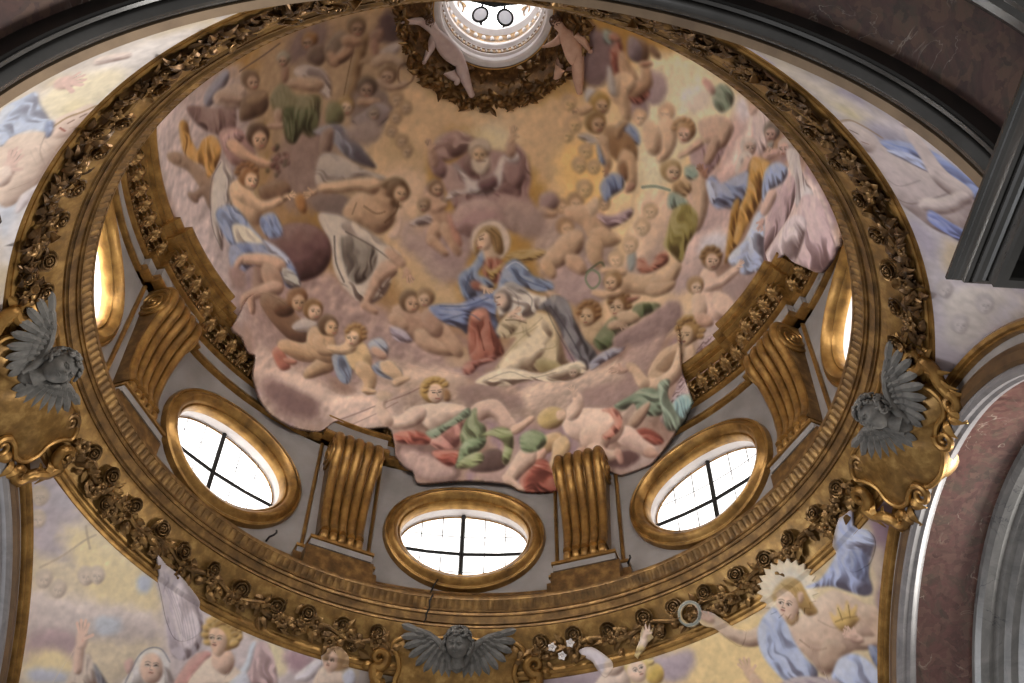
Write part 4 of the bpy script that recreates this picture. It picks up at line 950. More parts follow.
FRESCO['D'] = [
['c',13023155,116,1.32,[10,0.5,1],[348,790,449,768,507,748,524,691,493,620,446,519,401,491,366,634,343,725]],
['c',14141379,115,1.41,[5,0.9,1],[366,776,444,739,446,669,432,571,426,498,388,587,366,685]],
['c',12494474,121,0.92,[14,0.2,1],[520,752,609,766,672,759,689,708,707,674,688,607,696,500,641,533,592,598,539,637]],
['c',14598814,130,0.92,[10,0.2,1],[658,694,716,676,795,681,830,694,872,679,910,616,881,549,829,580,803,613,735,650,693,616,696,500,742,480,661,501,638,610]],
['c',16178869,147,1.04,[10,0.2,1],[834,695,881,735,930,762,972,748,970,666,989,588,1042,522,958,486,893,508,887,571,848,620]],
['c',16176279,138,0.95,[7,0.1,1],[819,641,856,657,877,608,860,590,831,599]],
['c',16182993,150,1.03,[9,0.3,1],[881,735,942,763,1006,757,1005,713,952,679,935,633,907,625,891,685]],
['c',15323312,149,1.27,[7,0.2,1],[900,486,946,586,1003,559,1032,506,958,486]],
['c',10784388,118,1.04,[10,0.4,1],[570,672,607,668,594,607,554,590,522,622,537,658]],
['c',13809811,123,1.1,[5,0.2,1],[669,530,691,534,732,490,718,479,672,490,659,512]],
['c',13744019,123,0.92,[6,0.1,1],[665,651,693,624,688,589,673,603,650,636]],
['c',12232093,124,1.04,[6,0.8,1],[661,581,697,551,723,542,740,512,707,506,685,530,669,542]],
['c',11968667,126,1.02,[5,0.9,1],[687,566,738,576,740,532,718,522,696,537]],
['c',12034711,138,1.07,[6,0.8,1],[808,582,871,587,908,544,893,508,845,500,809,538]],
['c',12429218,138,1.12,[4,0.9,1],[830,546,871,545,900,510,864,498,838,510]],
['c',11902357,117,1.29,[6,0.7,1],[542,543,595,510,658,467,706,431,718,376,609,356,529,422,506,481,490,521]],
['c',11507599,110,1.68,[7,0.8,1],[425,537,470,513,508,453,533,391,476,371,414,413,416,487]],
['c',12691868,119,1.54,[7,0.8,1],[407,457,488,419,558,358,641,355,635,295,536,318,453,340,411,386]],
['c',13547177,119,1.53,[4,1,1],[420,423,482,400,533,354,600,356,671,339,636,306,554,323,470,338,432,373]],
['c',8349026,118,1.54,[6,0.3,0.85],[418,415,463,396,512,361,491,339,446,356,422,383]],
['c',15125948,118,1.53,[4,0.6,0.8],[450,415,498,395,550,359,609,356,573,339,517,360,470,389]],
['c',12823966,128,1.57,[6,0.8,1],[625,419,705,398,760,386,843,393,926,418,1000,422,1040,373,892,339,749,325,638,339]],
['c',14271410,118,1.45,[4,1.2,1],[643,401,692,408,726,403,746,393,704,372,660,373]],
['c',11047562,124,1.59,[4,0.6,1],[726,379,760,388,796,377,827,370,824,348,748,346]],
['c',14271668,141,1.58,[4,1.1,1],[826,391,866,415,921,428,972,460,1005,470,992,434,941,392,884,363,839,353,823,369]],
['c',11178636,146,1.68,[5,0.6,0.9],[900,387,964,416,999,451,1010,405,970,369,921,356]],
['c',11770772,46,0.3,[4,1,1],[1063,489,1110,534,1110,498,1086,435,1094,384,1057,378,1068,426]],
['c',13613485,117,1.62,[4,1.2,1],[582,381,637,376,638,336,595,314,557,324]],
['c',14336692,121,1.53,[4,1.2,1],[526,362,596,359,637,323,599,308,544,314]],
['l',9203305,115,1.63,[1.4,0.5],[520,329,581,341,645,362,675,377]],
['l',9269098,121,1.53,[1.2,0.4],[545,320,597,334,637,352]],
['c',8481380,128,1.55,[3,0.9,1],[627,288,669,293,718,276,736,251,729,234,677,237,643,252]],
['c',13151651,128,1.55,[3,1,1],[635,283,668,276,719,256,733,245,703,237,668,240,638,263]],
['c',11770513,134,1.55,[3,0.8,1],[753,252,813,259,840,245,798,232]],
['c',12824229,147,1.55,[3,0.8,1],[1002,318,1049,347,1070,340,1044,303,1014,291,993,299]],
['c',7230287,146,1.55,[2,0.6,1],[984,305,1019,323,1040,318,1018,297,991,293]],
['c',13745079,158,1.23,[6,0.9,1],[960,657,1023,690,1066,679,1048,623,1010,579,983,573,980,607]],
['c',14074040,157,1.28,[4,1.1,1],[978,585,995,607,1025,630,1050,653,1051,618,1034,582,1003,559,984,565]],
['c',14469571,169,1.68,[4,0.9,1],[1072,706,1141,781,1210,806,1267,755,1264,717,1193,675,1104,638]],
['c',14401978,161,1.21,[4,1,1],[992,728,1019,752,1037,732,1023,696,1006,671,991,680]],
['c',14933472,158,1.28,[4,0.6,1],[1000,604,1025,622,1040,614,1023,592,1005,587]],
['c',15919852,161,1.21,[4,0.4,1],[991,754,1009,762,1019,743,1003,732]],
['c',11640216,164,1.49,[4,0.7,1],[1053,583,1109,614,1102,591,1086,565,1064,556]],
['c',13482932,161,1.52,[5,0.7,1],[1029,544,1078,561,1112,562,1095,507,1059,495]],
['c',14012367,156,1.46,[3,0.4,1],[1025,520,1051,523,1052,513,1034,504]],
['c',12758433,147,1.13,[6,0.6,1],[916,598,944,626,956,578,940,530,911,534]],
['c',15783871,147,1.1,[5,0.8,1],[910,616,939,634,952,614,942,579,930,555,912,577]],
['c',13218991,152,1.28,[4,0.8,1],[970,555,999,567,1008,549,986,535]],
['c',9600380,135,0.87,[4,0.8,1],[809,758,840,750,861,747,857,714,843,699,830,705,814,733]],
['c',12101542,140,0.92,[3,0.9,1],[871,750,881,745,881,735,871,734]],
['c',12561580,144,0.96,[3,1.1,1],[892,731,908,729,913,715,904,702,888,702,885,714]],
['c',10982292,143,0.95,[3,1,1],[880,699,892,705,898,694,891,685,881,685]],
['c',7035223,121,0.86,[3,0.8,1],[658,756,670,745,672,726,663,724,653,734]],
['c',9601148,118,0.97,[6,0.5,1],[567,752,599,760,608,743,587,727,566,732]],
['l',14796710,126,0.88,[3,0.16],[727,637,703,642]],
['l',14862246,126,0.88,[3,0.16],[728,640,700,652]],
['l',14862246,126,0.87,[3,0.16],[730,644,700,664]],
['l',14796710,127,0.87,[3,0.16],[734,646,719,660]],
['l',14796710,127,0.86,[3,0.16],[737,648,723,670]],
['l',14796710,127,0.86,[3,0.16],[741,649,731,680]],
['l',14796453,128,0.86,[3,0.16],[745,650,744,668]],
['l',14730917,129,0.86,[3,0.16],[750,650,755,674]],
['l',14730917,129,0.86,[3,0.16],[754,649,768,679]],
['l',14665124,130,0.87,[3,0.16],[758,647,771,663]],
['l',14599332,131,0.87,[3,0.16],[761,645,784,663]],
['l',14533539,131,0.87,[3,0.16],[764,642,798,661]],
['l',14533539,131,0.88,[3,0.16],[766,639,788,646]],
['c',16184540,129,0.88,[8,0.1,0.6],[779,643,775,632,764,625,749,624,736,630,731,639,736,649,747,656,761,657,774,652]],
['l',7035991,117,1.08,[1.6,0.7],[506,747,535,749,556,753]],
['p',11184307,117,1.24,[1],[453,748,470,756,486,759,493,751,480,738,456,733]],
['c',13087395,117,1.17,[1.5,1,1],[505,749,504,746,500,746,496,748,493,752,492,755,494,758,497,758,501,756,504,752]],
['d',10257020,117,1.26,[-75,7,1],[423,753,445,741,467,727,492,718,494,704,486,689,461,702,440,721,428,738]],
['p',13350824,117,1.18,[1],[468,742,486,741,505,735,511,722,501,712,482,720,466,734]],
['p',12494227,117,1.15,[1],[476,730,501,716,517,710,521,712,518,716,504,723,481,738,472,739]],
['p',8547418,117,1.11,[1.1],[529,731,526,738,519,743,512,745,508,741,508,734,514,727,521,724,528,726]],
['p',12887953,117,1.1,[1],[528,727,526,732,522,735,517,736,514,733,515,728,518,723,523,721,527,722]],
['l',6115141,117,1.11,[1.0625,0.85],[518,729,520,729]],
['l',8613986,117,1.11,[0.8500000000000001,0.68],[517,731,521,730]],
['l',6115141,117,1.09,[1.0625,0.85],[524,728,526,727]],
['l',8548449,117,1.09,[0.8500000000000001,0.68],[523,729,527,729]],
['l',9074279,117,1.1,[1.105,0.68],[523,728,523,725]],
['l',12090994,117,1.09,[1.105,0.7224999999999999],[521,724,525,723]],
['p',8612954,117,1.11,[1],[506,719,531,717,538,705,529,695,501,698,500,710]],
['p',11375739,117,1.09,[0.3],[512,718,532,716,536,709,515,710]],
['d',8683105,118,1.01,[-86,7,1],[539,707,557,716,569,700,594,692,591,673,585,659,575,661,567,670,561,658,552,663,550,681,544,692]],
['d',13550268,119,0.96,[-38,6,1],[569,723,582,724,598,716,606,702,604,688,594,696,591,704,575,712]],
['p',13151894,118,0.98,[1],[594,709,575,715,560,718,556,716,559,712,573,704,592,697,600,701]],
['p',11045495,118,1.02,[1],[562,716,564,727,560,731,556,729,555,718,558,715]],
['p',11314838,118,1.02,[1.1],[567,735,565,740,561,744,556,745,552,743,552,738,555,734,560,731,564,732]],
['p',12493710,118,1.02,[1],[563,733,562,737,559,740,556,740,553,739,553,735,555,732,558,730,561,730]],
['l',5918276,118,1.03,[0.8125,0.85],[554,736,556,736]],
['l',8351328,118,1.03,[0.65,0.68],[554,738,556,737]],
['l',5918020,118,1.02,[0.8125,0.85],[559,735,560,734]],
['l',8351071,118,1.02,[0.65,0.68],[558,736,561,735]],
['l',8811364,118,1.02,[0.845,0.68],[557,735,557,734]],
['l',11893872,118,1.02,[0.845,0.7224999999999999],[556,733,558,732]],
['p',12756883,118,1.05,[1],[541,692,542,682,546,678,550,681,552,690,547,695]],
['p',12822420,118,1.06,[1],[548,681,533,684,530,683,532,680,548,675,552,677]],
['d',7302995,119,1.01,[-92,6,1],[554,691,572,687,590,679,584,661,573,667,562,658,553,666]],
['p',10652012,120,0.9,[1],[633,737,645,734,636,705,630,681,617,684,626,712]],
['l',8152913,120,0.91,[1,0.8],[633,736,617,684]],
['p',11507582,121,0.88,[0.4],[637,716,659,718,661,713,636,711]],
['p',10648920,118,0.97,[1.1],[596,742,595,748,590,752,585,753,581,750,580,745,584,739,589,737,594,738]],
['p',11375230,118,0.97,[1],[591,741,590,745,587,748,584,748,581,746,581,742,583,738,587,736,590,737]],
['l',5391677,118,0.97,[0.9375,0.85],[582,744,584,743]],
['l',7627349,118,0.97,[0.75,0.68],[581,745,584,744]],
['l',5326140,118,0.97,[0.9375,0.85],[587,742,588,742]],
['l',7561813,118,0.97,[0.75,0.68],[586,744,589,743]],
['l',8021849,118,0.97,[0.9750000000000001,0.68],[585,743,584,741]],
['l',11696750,118,0.97,[0.9750000000000001,0.7224999999999999],[583,740,586,739]],
['p',8613988,119,0.95,[1],[586,738,600,737,603,724,595,719,585,727]],
['p',9141102,119,0.92,[1],[602,733,618,745,629,735,626,719,614,716,605,720]],
['p',12361350,119,0.91,[1],[613,715,627,720,630,724,627,732,620,731,619,729,608,722,607,717]],
['p',12427143,119,0.93,[1],[604,725,610,715,614,714,615,717,611,727,605,729]],
['p',7956050,119,0.9,[1.1],[642,744,640,750,635,754,629,754,625,751,625,744,629,739,635,737,640,739]],
['p',10980472,120,0.9,[1],[640,740,639,745,635,748,631,748,629,745,629,740,631,736,635,735,638,736]],
['l',5194554,119,0.9,[1.125,0.85],[631,742,633,742]],
['l',7364176,119,0.9,[0.9,0.68],[631,744,634,743]],
['l',5194553,120,0.89,[1.125,0.85],[636,741,638,741]],
['l',7298640,120,0.89,[0.9,0.68],[635,743,639,742]],
['l',7758677,120,0.9,[1.17,0.68],[635,741,635,739]],
['l',11368042,120,0.9,[1.17,0.7224999999999999],[633,738,636,737]],
['p',12295557,120,0.9,[1],[622,730,633,727,639,729,635,735,624,740,618,737]],
['p',10519926,121,0.88,[1],[645,736,656,739,658,730,649,726]],
['p',11308155,121,0.88,[1],[645,728,647,718,651,715,654,718,652,728,648,731]],
['p',12892338,121,0.87,[0.7],[654,719,669,725,672,718,661,711]],
['p',12626580,122,0.87,[1],[652,706,662,707,672,703,677,704,675,709,663,717,649,716,645,710]],
['p',9139036,122,0.87,[1.1],[670,699,668,704,663,708,657,708,653,704,653,698,657,693,663,691,668,694]],
['p',12625295,122,0.87,[1],[666,695,665,700,661,702,657,702,655,699,655,694,657,691,661,690,664,691]],
['l',5983812,122,0.88,[1.125,0.85],[656,697,658,697]],
['l',8416864,122,0.88,[0.9,0.68],[656,698,659,698]],
['l',5983812,122,0.87,[1.125,0.85],[661,696,663,696]],
['l',8416864,122,0.87,[0.9,0.68],[660,698,663,697]],
['l',8877413,122,0.88,[1.17,0.68],[659,696,659,694]],
['l',11171177,122,0.88,[1.17,0.7224999999999999],[658,692,660,692]],
['l',8941146,123,0.86,[2.2,0.8],[684,695,682,691,678,689,674,689,671,691,670,695,670,700,672,704,676,706,680,706,683,704,684,700,684,699]],
['p',12033931,122,0.87,[1],[650,691,664,684,678,687,679,690,676,692,664,690,653,697,648,695]],
['c',9338742,121,0.9,[3,0.8,1],[626,687,646,693,662,681,665,667,643,650,624,662]],
['p',6575176,121,0.89,[1.1],[651,690,649,696,643,700,637,700,632,696,632,690,636,685,642,683,648,685]],
['p',10980989,121,0.9,[1],[647,687,646,691,642,694,638,694,635,691,634,686,637,682,641,681,645,682]],
['l',5194811,121,0.9,[1.1875,0.85],[637,689,639,688]],
['l',7364692,121,0.9,[0.9500000000000001,0.68],[636,690,639,690]],
['l',5194811,121,0.9,[1.1875,0.85],[642,688,644,687]],
['l',7364692,121,0.89,[0.9500000000000001,0.68],[641,689,645,689]],
['l',7758936,121,0.9,[1.235,0.68],[640,687,640,685]],
['l',11302506,121,0.9,[1.235,0.7224999999999999],[639,684,641,683]],
['p',12164228,121,0.9,[1],[633,676,650,673,654,676,651,680,634,683,630,680]],
['p',10786708,122,0.91,[0.6],[625,665,639,672,652,677,664,667,655,659,641,654]],
['p',9339255,122,0.9,[1.1],[652,668,651,671,648,674,644,674,641,671,640,667,643,664,647,662,651,664]],
['p',11706256,122,0.9,[1],[650,666,649,669,647,671,644,671,642,668,642,665,644,663,647,662,649,663]],
['l',5524293,121,0.91,[0.8,0.85],[644,667,645,667]],
['l',7826273,121,0.91,[0.6000000000000001,0.68],[643,668,646,668]],
['l',5524292,122,0.9,[0.8,0.85],[647,667,648,667]],
['l',7826273,122,0.9,[0.6000000000000001,0.68],[647,668,649,668]],
['l',8220773,122,0.9,[0.78,0.68],[646,667,646,665]],
['l',11236713,122,0.91,[0.78,0.7224999999999999],[645,664,647,664]],
['l',6970974,121,0.91,[1.2,0.8],[625,664,641,653,664,666]],
['p',10980450,120,0.93,[1.1],[628,678,626,683,621,687,615,687,611,684,610,678,614,673,620,671,625,673]],
['p',14073510,120,0.93,[1],[626,675,624,679,621,682,617,682,614,679,614,675,616,671,620,670,624,671]],
['l',6576462,120,0.93,[1.0625,0.85],[617,677,618,677]],
['l',9404272,120,0.93,[0.8500000000000001,0.68],[616,678,619,678]],
['l',6576462,120,0.93,[1.0625,0.85],[622,676,623,676]],
['l',9404271,120,0.92,[0.8500000000000001,0.68],[621,677,624,677]],
['l',9930357,120,0.93,[1.105,0.68],[620,676,620,674]],
['l',11433835,120,0.93,[1.105,0.7224999999999999],[619,672,621,672]],
['p',8618082,120,0.95,[1],[602,684,614,681,617,668,608,663,598,668]],
['p',11704701,123,0.88,[0.45],[675,677,673,682,669,684,665,684,662,681,661,676,664,673,669,671,673,673]],
['p',12823699,123,0.88,[0.45],[673,675,672,678,670,680,666,680,664,678,664,674,666,671,669,671,672,672]],
['l',8088669,123,0.88,[0.875,0.5],[666,676,668,676]],
['l',9469804,123,0.88,[0.7000000000000001,0.4],[666,677,668,677]],
['l',8088669,123,0.88,[0.875,0.5],[670,676,671,676]],
['l',9469804,123,0.88,[0.7000000000000001,0.4],[670,677,672,677]],
['l',9075048,123,0.88,[0.91,0.4],[669,676,669,674]],
['l',9337963,123,0.88,[0.91,0.425],[668,673,670,673]],
['p',11704700,123,0.88,[0.45],[682,670,681,674,677,676,673,676,670,673,670,669,673,665,677,664,681,666]],
['p',12823699,123,0.88,[0.45],[681,668,680,671,677,673,675,672,673,670,673,667,674,664,677,664,680,665]],
['l',8088668,123,0.88,[0.8125,0.5],[675,669,676,669]],
['l',9469804,123,0.88,[0.65,0.4],[674,670,676,670]],
['l',8022876,123,0.88,[0.8125,0.5],[678,669,679,669]],
['l',9469548,123,0.87,[0.65,0.4],[678,670,680,669]],
['l',9075048,123,0.88,[0.845,0.4],[677,668,677,667]],
['l',9272426,123,0.88,[0.845,0.425],[676,666,678,666]],
['p',11704701,123,0.89,[0.45],[673,662,672,666,668,669,664,668,661,666,660,661,663,658,667,657,671,659]],
['p',12823699,123,0.89,[0.45],[671,660,670,663,668,665,665,665,663,663,663,659,665,657,668,656,670,657]],
['l',8088669,123,0.89,[0.8125,0.5],[665,661,666,661]],
['l',9469804,123,0.89,[0.65,0.4],[665,662,667,662]],
['l',8088669,123,0.89,[0.8125,0.5],[669,661,670,661]],
['l',9469804,123,0.89,[0.65,0.4],[668,662,670,662]],
['l',9075048,123,0.89,[0.845,0.4],[667,661,668,659]],
['l',9337963,123,0.89,[0.845,0.425],[666,658,668,658]],
['p',11704701,123,0.9,[0.45],[668,651,667,655,664,657,659,657,657,654,656,650,659,647,663,646,667,647]],
['p',12823699,123,0.9,[0.45],[667,649,666,652,664,653,661,653,659,651,659,648,661,646,663,645,666,646]],
['l',8088669,122,0.9,[0.8,0.5],[661,650,662,650]],
['l',9469805,122,0.9,[0.6000000000000001,0.4],[660,651,663,651]],
['l',8088669,123,0.9,[0.8,0.5],[664,649,665,649]],
['l',9469804,123,0.9,[0.6000000000000001,0.4],[664,650,666,650]],
['l',9075048,123,0.9,[0.78,0.4],[663,649,663,648]],
['l',9337963,123,0.91,[0.78,0.425],[662,647,664,647]],
['p',11704700,123,0.9,[0.45],[678,642,677,646,673,648,668,648,665,645,665,640,668,637,672,636,676,638]],
['p',12823442,123,0.9,[0.45],[676,640,675,643,673,644,670,644,668,642,668,638,670,636,673,635,675,637]],
['l',8022876,123,0.91,[0.8125,0.5],[670,640,671,640]],
['l',9469804,123,0.9,[0.65,0.4],[669,641,672,641]],
['l',8022876,123,0.9,[0.8125,0.5],[674,640,675,640]],
['l',9469548,123,0.9,[0.65,0.4],[673,641,675,641]],
['l',9075047,123,0.91,[0.845,0.4],[672,640,672,638]],
['l',9272426,123,0.91,[0.845,0.425],[671,637,673,637]],
['p',11704700,123,0.91,[0.45],[682,633,681,637,677,639,673,638,670,635,670,632,673,628,677,627,680,629]],
['p',12823442,123,0.91,[0.45],[680,631,680,634,677,635,675,635,673,633,673,630,674,627,677,627,679,628]],
['l',8022876,123,0.91,[0.8,0.5],[675,632,676,631]],
['l',9469548,123,0.91,[0.6000000000000001,0.4],[674,632,676,632]],
['l',8022876,124,0.91,[0.8,0.5],[678,631,679,631]],
['l',9469548,124,0.91,[0.6000000000000001,0.4],[677,632,680,632]],
['l',9009511,123,0.91,[0.78,0.4],[677,631,677,630]],
['l',9272426,123,0.91,[0.78,0.425],[676,629,678,628]],
['d',10131617,120,0.96,[-52,7,1],[582,663,607,665,623,653,638,632,645,620,619,631,600,652]],
['p',10784128,119,0.98,[1],[592,660,605,661,599,641,587,640]],
['c',11114639,121,0.93,[3,0.9,1],[617,659,644,662,655,651,642,642,623,646]],
['c',15323062,123,0.95,[7,0.1,0.75],[696,598,691,584,678,576,663,576,651,586,647,600,653,614,666,621,680,620,691,611]],
['d',12760748,120,0.98,[-29,8,1],[585,637,594,642,611,635,631,622,654,611,639,607,606,613,579,615]],
['c',9535608,119,1.05,[2,0.7,1],[570,605,604,602,616,590,606,574,578,585]],
['p',13611412,121,1.0,[1],[604,584,615,596,628,602,642,610,658,605,665,594,662,581,659,568,643,559,624,569,609,576]],
['l',8020300,121,1.0,[1.6,0.6],[629,587,641,579,651,580]],
['l',8086349,120,1.02,[1.3,0.5],[621,591,615,581]],
['l',6967614,122,0.99,[2.5,0.6],[650,570,662,579,665,588]],
['p',14795941,120,1.0,[1],[643,612,625,614,605,614,585,615,579,611,585,606,605,603,624,602,640,597,649,603]],
['p',14071706,118,1.06,[0.8],[576,611,569,610,567,607,571,605,578,606,580,609]],
['l',14137498,118,1.07,[1.65,1],[570,606,565,604]],
['l',7956311,118,1.07,[0.6,0.6],[569,606,564,605]],
['l',14137498,118,1.07,[1.65,1],[569,607,562,605]],
['l',7956311,118,1.07,[0.6,0.6],[568,607,563,607]],
['l',14137498,118,1.07,[1.65,1],[569,608,562,608]],
['l',7956311,118,1.07,[0.6,0.6],[568,609,563,609]],
['l',14137498,118,1.07,[1.65,1],[569,609,563,610]],
['l',14137242,118,1.06,[1.76,1],[574,608,569,613]],
['p',11900797,122,0.97,[1],[652,595,660,593,666,596,663,602,655,605,648,602]],
['p',7823177,123,0.95,[1],[648,604,656,609,664,610,672,606,678,597,673,590,668,601,658,600]],
['p',7625542,123,0.96,[1.1],[675,599,673,606,667,609,660,609,655,604,655,597,659,592,666,590,672,593]],
['p',14466461,123,0.96,[1],[675,595,673,600,669,602,665,602,662,598,661,593,664,589,669,588,673,590]],
['l',6838602,123,0.96,[1.1875,0.85],[666,596,668,595]],
['l',9666153,123,0.96,[0.9500000000000001,0.68],[665,597,669,597]],
['l',6772810,123,0.96,[1.1875,0.85],[671,595,673,595]],
['l',9665897,123,0.96,[0.9500000000000001,0.68],[671,597,674,597]],
['l',10191983,123,0.96,[1.235,0.68],[670,595,670,593]],
['l',11105384,123,0.97,[1.235,0.7224999999999999],[668,591,671,591]],
['p',6967870,123,0.98,[0.6],[660,592,666,586,670,584,663,583,657,587]],
['p',12686181,118,1.09,[1],[551,609,561,609,564,597,560,590,552,597]],
['d',13945020,120,1.09,[-58,8,1.2],[575,585,594,584,612,576,631,564,649,549,664,538,661,528,649,531,652,514,641,495,617,487,595,505,584,528,584,553]],
['d',9866370,119,1.11,[-92,8,1.1],[597,558,620,557,637,544,632,523,613,510,600,520]],
['l',6379344,118,1.13,[2,0.6],[591,562,588,536,594,514]],
['l',6247759,120,1.07,[1.6,0.5],[605,565,633,548,650,535]],
['p',14402739,122,1.01,[0.5],[664,568,668,575,663,554,652,557]],
['p',13545369,120,1.14,[1],[645,532,633,522,622,505,614,492,615,486,622,487,632,499,644,512,657,517,660,530]],
['p',13281940,119,1.2,[1],[611,484,627,475,631,476,631,480,618,491,611,490]],
['l',7560272,121,1.13,[1.4,0.6],[658,520,647,510,634,495]],
['p',13611162,122,1.07,[1],[648,537,662,525,668,525,669,531,657,544,649,545]],
['p',13545369,122,1.09,[0.8],[666,521,668,515,673,513,675,518,672,524,668,525]],
['l',13545113,123,1.09,[1.7999999999999998,1],[674,516,678,512]],
['l',7561813,122,1.1,[0.6,0.6],[674,515,677,511]],
['l',13545113,122,1.1,[1.7999999999999998,1],[673,516,676,509]],
['l',7561813,122,1.1,[0.6,0.6],[672,515,674,510]],
['l',13545369,122,1.1,[1.7999999999999998,1],[672,515,673,508]],
['l',7561813,122,1.1,[0.6,0.6],[671,514,672,509]],
['l',13545369,122,1.1,[1.7999999999999998,1],[670,515,670,509]],
['l',13545369,122,1.09,[1.92,1],[670,520,665,514]],
['p',8611170,116,1.19,[1.1],[585,547,576,532,558,523,533,522,511,530,497,546,496,563,507,577,527,584,550,583,570,576,583,563]],
['p',11704451,116,1.39,[1],[383,708,407,686,421,661,429,645,448,636,455,648,444,662,423,689,397,714,381,720]],
['p',11901573,116,1.52,[1],[375,717,388,705,398,701,398,708,387,720,374,726]],
['p',10454388,115,1.37,[1],[413,650,424,649,429,633,446,624,453,634,436,657,409,660,404,655]],
['p',10585718,115,1.44,[1],[397,661,405,650,412,647,414,651,406,662,398,665]],
['d',14133867,116,1.34,[-90,6,1.2],[406,743,420,737,422,717,430,699,441,705,459,701,466,683,453,668,438,664,435,678,417,694,405,712]],
['p',12294546,117,1.18,[1],[467,701,494,694,505,678,512,661,505,655,483,659,471,674]],
['d',13742509,117,1.19,[-66,5,1],[471,695,491,693,500,681,482,678,473,680]],
['p',14597281,117,1.14,[1],[476,680,494,661,515,647,529,643,534,644,531,648,521,654,504,667,489,684,477,688]],
['p',6442046,117,1.11,[1.1],[533,675,530,683,522,689,512,691,505,686,504,678,510,670,520,666,529,668]],
['p',14728865,117,1.11,[1],[530,670,528,676,522,681,516,681,511,678,511,671,515,665,521,663,527,664]],
['l',6970189,117,1.11,[1.375,0.85],[516,673,518,673]],
['l',9863277,117,1.11,[1.1,0.68],[515,676,520,674]],
['l',6904397,117,1.1,[1.375,0.85],[524,671,526,671]],
['l',9863020,117,1.1,[1.1,0.68],[523,673,528,672]],
['l',10388850,117,1.11,[1.4300000000000002,0.68],[521,671,522,668]],
['l',12025457,117,1.11,[1.4300000000000002,0.7224999999999999],[519,667,523,666]],
['p',6835267,118,1.07,[1.2],[552,641,550,640,548,641,547,642,548,643,551,643]],
['p',9529441,118,1.06,[1.2],[552,648,550,647,548,648,547,649,549,650,551,650]],
['p',6052165,117,1.09,[1.2],[535,649,534,648,531,648,530,650,532,651,534,650]],
['p',11900559,118,1.07,[1.2],[552,641,550,640,548,641,547,642,548,643,551,643]],
['p',6900804,117,1.09,[1.2],[538,644,537,643,534,644,533,645,535,646,537,646]],
['p',9529441,118,1.08,[1.2],[542,649,541,648,538,648,538,650,539,651,541,650]],
['p',6052165,117,1.1,[1.2],[535,643,533,642,531,643,530,645,532,646,534,645]],
['p',11900559,118,1.06,[1.2],[552,647,551,646,548,647,547,648,549,649,551,648]],
['p',6900804,117,1.1,[1.2],[538,640,536,639,534,640,533,641,534,642,537,642]],
['p',9529698,117,1.09,[1.2],[539,649,537,648,535,649,534,651,535,651,538,651]],
['p',5986372,118,1.07,[1.2],[548,640,546,639,544,640,543,641,545,642,547,642]],
['p',11900559,118,1.06,[1.2],[552,646,551,645,549,645,548,647,549,648,551,647]],
['p',6900803,118,1.08,[1.2],[543,651,542,650,539,650,538,652,540,653,542,652]],
['p',9595234,117,1.1,[1.2],[532,644,530,643,528,644,527,645,528,646,531,646]],
['p',5986372,118,1.07,[1.2],[550,644,549,643,547,643,546,645,547,646,549,645]],
['p',12032145,117,1.1,[1.2],[536,646,534,645,532,646,531,647,532,648,535,647]],
['p',6900804,118,1.08,[1.2],[541,657,540,656,538,657,537,658,538,659,541,658]],
['p',9529697,118,1.07,[1.2],[543,659,542,658,539,658,538,660,540,661,542,660]],
['p',6051909,117,1.1,[1.2],[536,633,534,632,532,633,531,634,533,635,535,635]],
['p',11966352,118,1.08,[1.2],[541,649,539,648,537,649,536,650,537,651,540,651]],
['p',6900803,118,1.08,[1.2],[545,644,544,643,541,644,540,646,542,646,544,646]],
['p',9595234,117,1.09,[1.2],[538,648,537,647,534,648,533,650,535,650,537,650]],
['p',6051909,118,1.08,[1.2],[540,657,538,656,536,657,535,658,536,659,539,659]],
['p',11966352,118,1.08,[1.2],[544,646,542,645,540,645,539,647,540,648,543,647]],
['p',6835267,118,1.06,[1.2],[550,650,548,649,546,649,545,651,546,652,549,651]],
['p',9529697,117,1.09,[1.2],[539,640,537,639,535,640,534,642,535,643,538,642]],
['p',6051909,118,1.07,[1.2],[543,659,541,658,539,659,538,661,539,662,542,661]],
['p',11966352,118,1.07,[1.2],[549,647,547,646,545,646,544,648,546,649,548,648]],
['p',6900803,117,1.09,[1.2],[540,636,538,635,536,635,535,637,536,638,539,637]],
['p',9595234,117,1.1,[1.2],[534,644,533,643,530,643,529,645,531,646,533,645]],
['p',6052165,117,1.12,[1.2],[526,640,525,639,522,640,521,642,523,643,525,642]],
['p',12032145,117,1.09,[1.2],[536,650,534,649,532,650,531,652,532,653,535,652]],
['p',6901060,117,1.1,[1.2],[534,642,533,641,530,642,529,643,531,644,533,643]],
['p',9595234,118,1.08,[1.2],[538,658,537,657,534,658,533,660,535,661,537,660]],
['p',9466976,117,1.13,[1],[507,628,542,627,546,610,518,607]],
['d',14340553,116,1.3,[-97,5,1],[463,673,471,661,476,647,465,622,445,607,432,583,427,608,434,640,448,662]],
['l',8879225,115,1.34,[1.3,0.6],[462,671,440,656,426,614,432,583]],
['p',15256234,116,1.22,[1],[466,642,484,644,498,629,506,604,496,593,481,602,467,620]],
['p',15716785,116,1.18,[1],[469,634,486,617,508,604,533,605,537,610,531,613,511,614,499,623,489,640,473,645]],
['p',15388078,117,1.11,[0.8],[539,609,545,609,548,611,545,613,539,613,536,611]],
['l',15388077,117,1.1,[1.3499999999999999,1],[546,612,550,614]],
['l',8614497,117,1.1,[0.6,0.6],[547,612,551,613]],
['l',15388077,117,1.1,[1.3499999999999999,1],[546,611,552,612]],
['l',8614497,117,1.1,[0.6,0.6],[547,611,551,611]],
['l',15388077,117,1.1,[1.3499999999999999,1],[546,611,553,610]],
['l',8614497,117,1.1,[0.6,0.6],[547,610,551,609]],
['l',15388077,117,1.1,[1.3499999999999999,1],[546,610,551,608]],
